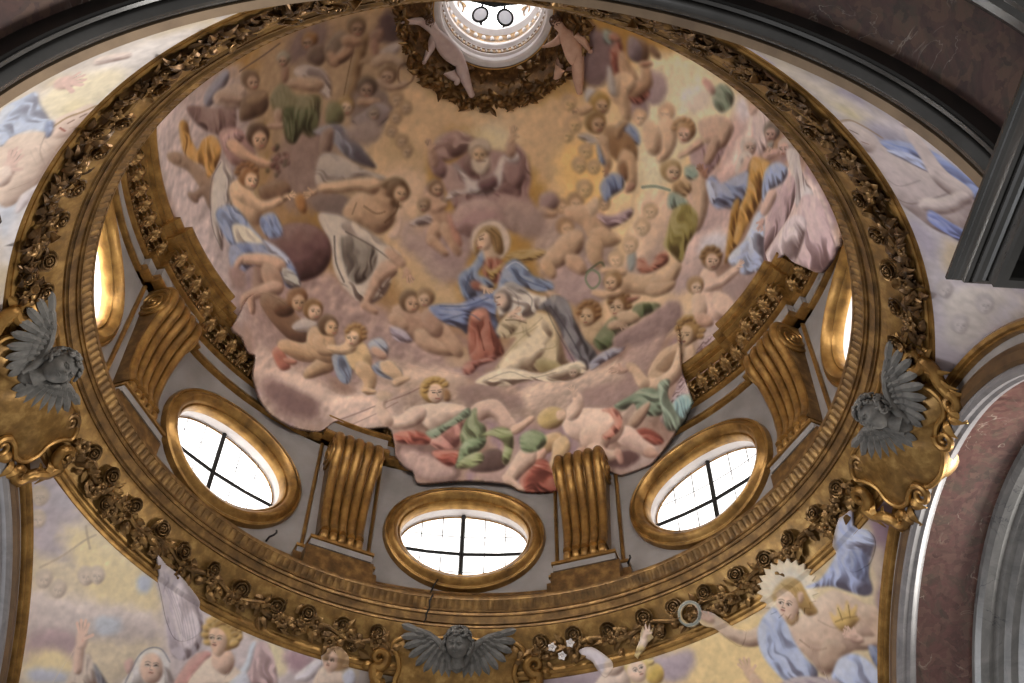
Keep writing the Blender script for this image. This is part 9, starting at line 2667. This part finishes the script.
# dome canvas: golden glory round the crown, rosy clouds further down
cv = ground(ND, ND, ('7a6258', 'a08476', 'b4998a', 'a48c92', 'c0a894'), 70, 3)
yy, xx = np.mgrid[0:ND, 0:ND]; rad = np.hypot(xx - ND / 2, yy - ND / 2) / (ND / 2) * ALPHA
k = np.clip((52 - rad) / 18, 0, 1)[..., None]; cv = cv * (1 - k) + hexc('c09a5c') * k
cv = weather(1.04 * paint(cv, FRESCO['D'], 0.75) ** 1.15, 31)
phs = np.concatenate([np.linspace(-122, 122, 1181), np.linspace(122, 238, 117)[1:]])
ths = np.concatenate([np.linspace(0.235, 0.9, 150)[:-1], np.linspace(0.9, pi / 2, 240)])
PH, TH = np.meshgrid(phs, ths)
DR, DH = DOME_A * np.sin(TH), DOME_Z + DOME_H * np.cos(TH)
dome = struct(np_mesh('ceiling', np_pol(PH, DR, DH).reshape(-1, 3), grid_faces(*PH.shape), MFRESCO))
colour_mesh(dome, sample(cv, *dome_chart(PH, DR, DH)))

def sheet(name, V, cols, keep, thick_dir, parent):      # a plaster sheet with real thickness cut to an outline
    m, n = V.shape[:2]
    F = grid_faces(m, n, keep)
    used = np.unique(F); mp = -np.ones(m * n, int); mp[used] = np.arange(len(used))
    Vf = V.reshape(-1, 3)[used]; Vb = Vf + thick_dir.reshape(-1, 3)[used]; F = mp[F]
    E_ = np.concatenate([F[:, [i, (i + 1) % 4]] for i in range(4)]); key = np.sort(E_, 1)
    _, inv, cnt = np.unique(key, axis=0, return_inverse=True, return_counts=True)
    B = E_[cnt[inv.ravel()] == 1]; N = len(Vf)
    side = np.stack([B[:, 1], B[:, 0], B[:, 0] + N, B[:, 1] + N], 1)
    o = np_mesh(name, np.concatenate([Vf, Vb]), np.concatenate([F, F[:, ::-1] + N, side]), MFRESCO, parent)
    c = cols.reshape(-1, 3)[used]; colour_mesh(o, np.concatenate([c, c * 0.8]))
    return o
def inside(poly, X, Y):
    r = np.zeros(X.shape, bool); n = len(poly)
    for i in range(n):
        (xa, ya), (xb, yb) = poly[i], poly[(i + 1) % n]
        if ya == yb: continue
        c = ((ya > Y) != (yb > Y)) & (X < (xb - xa) * (Y - ya) / (yb - ya) + xa)
        r ^= c
    return r
# painted clouds and figures that spill over the entablature: outline in (azimuth, height)
for outl, a0, a1, nn in ((CLOUD_OUT, -56, 47, 740), (CLOUD_RIGHT, 70, 131, 440)):
    PA, HH = np.meshgrid(np.linspace(a0, a1, nn), np.linspace(2.87, 3.52, 190))
    RR = np.vectorize(cloud_R)(HH)
    keep = inside(smooth_closed(outl, 5), PA, HH)
    keepF = keep[:-1, :-1] & keep[1:, :-1] & keep[:-1, 1:] & keep[1:, 1:]
    Vc = np_pol(PA, RR, HH); a_ = np.radians(PA)
    sheet('painted_clouds', Vc, sample(cv, *dome_chart(PA, RR, HH)), keepF, np.stack([np.sin(a_), np.cos(a_), 0 * a_], -1) * 0.05, dome)

PW, PHT = 900, 560
GROUND = {'FR': ('b8a078', 'c8b088', 'a8989c', 'b4a490'), 'NR': ('b0a4aa', 'c0b4b4', 'a298a8', 'bcae9c'), 'NL': ('c0b8b6', 'd0c6be', 'c8b8a0', 'b8b4bc'), 'FL': ('b0a4a6', 'c8b698', 'baaeac', 'c4b8a4')}
for nm, key, p0 in (('wall_pendentive_far_right', 'FR', 0), ('wall_pendentive_near_right', 'NR', 90), ('wall_pendentive_near_left', 'NL', 180), ('wall_pendentive_far_left', 'FL', 270)):
    cp_ = weather(paint(ground(PHT, PW, GROUND[key], 90, 40 + p0), FRESCO[key], 0.3), 60 + p0)
    pp = np.linspace(p0, p0 + 90, 641); tt = np.linspace(0, 1, 321)
    RH = np.array([[ring_t(a, t) for a in pp] for t in tt])
    PP, TT = np.meshgrid(pp, tt)
    o = struct(np_mesh(nm, np_pol(PP, RH[..., 0], RH[..., 1]).reshape(-1, 3), grid_faces(*PP.shape), MFRESCO))
    colour_mesh(o, sample(cp_, (PP - p0) / 90 * PW, (2.19 - RH[..., 1]) / 0.95 * PHT))
    for pname, poly in SPILL.get(key, ()):              # painted pieces that overlap the gilded frame, in chart units
        poly = smooth_closed(poly, 5) if pname not in ('painted_halo', 'painted_child_arm') else poly
        xs = [q[0] for q in poly]; ys = [q[1] for q in poly]
        gx = np.arange(min(xs) - 1, max(xs) + 2, 0.6); gy = np.arange(max(min(ys) - 1, 1), max(ys) + 2, 0.6)
        X, Y = np.meshgrid(gx, gy)
        k = inside(poly, X, Y)
        if pname == 'painted_thorn_wreath': k &= ~inside(smooth_closed(WREATH_HOLE, 5), X, Y)
        k = k[:-1, :-1] & k[1:, :-1] & k[:-1, 1:] & k[1:, 1:]
        P1, H0 = p0 + X / PW * 90, 2.19 - Y / PHT * 0.95
        ts = np.linspace(0, 1.25, 126); R1, T1 = np.zeros(X.shape), np.zeros(X.shape)
        for c_ in range(X.shape[1]):                       # the surface point at this azimuth and height
            q = np.array([ring_t(P1[0, c_], t) for t in ts])
            T1[:, c_] = np.interp(H0[:, c_], np.maximum.accumulate(q[:, 1]), ts); R1[:, c_] = np.interp(T1[:, c_], ts, q[:, 0])
        H1 = H0
        R1 = R1 - 0.0025                                   # lies on the plaster lower down, clears the gilded frame at the top
        a1 = np.radians(P1)
        sheet(pname, np_pol(P1, R1, H1), sample(cp_, X, Y), k, np.stack([np.sin(a1), np.cos(a1), 0 * a1 + 0.3], -1) * 0.03, o)
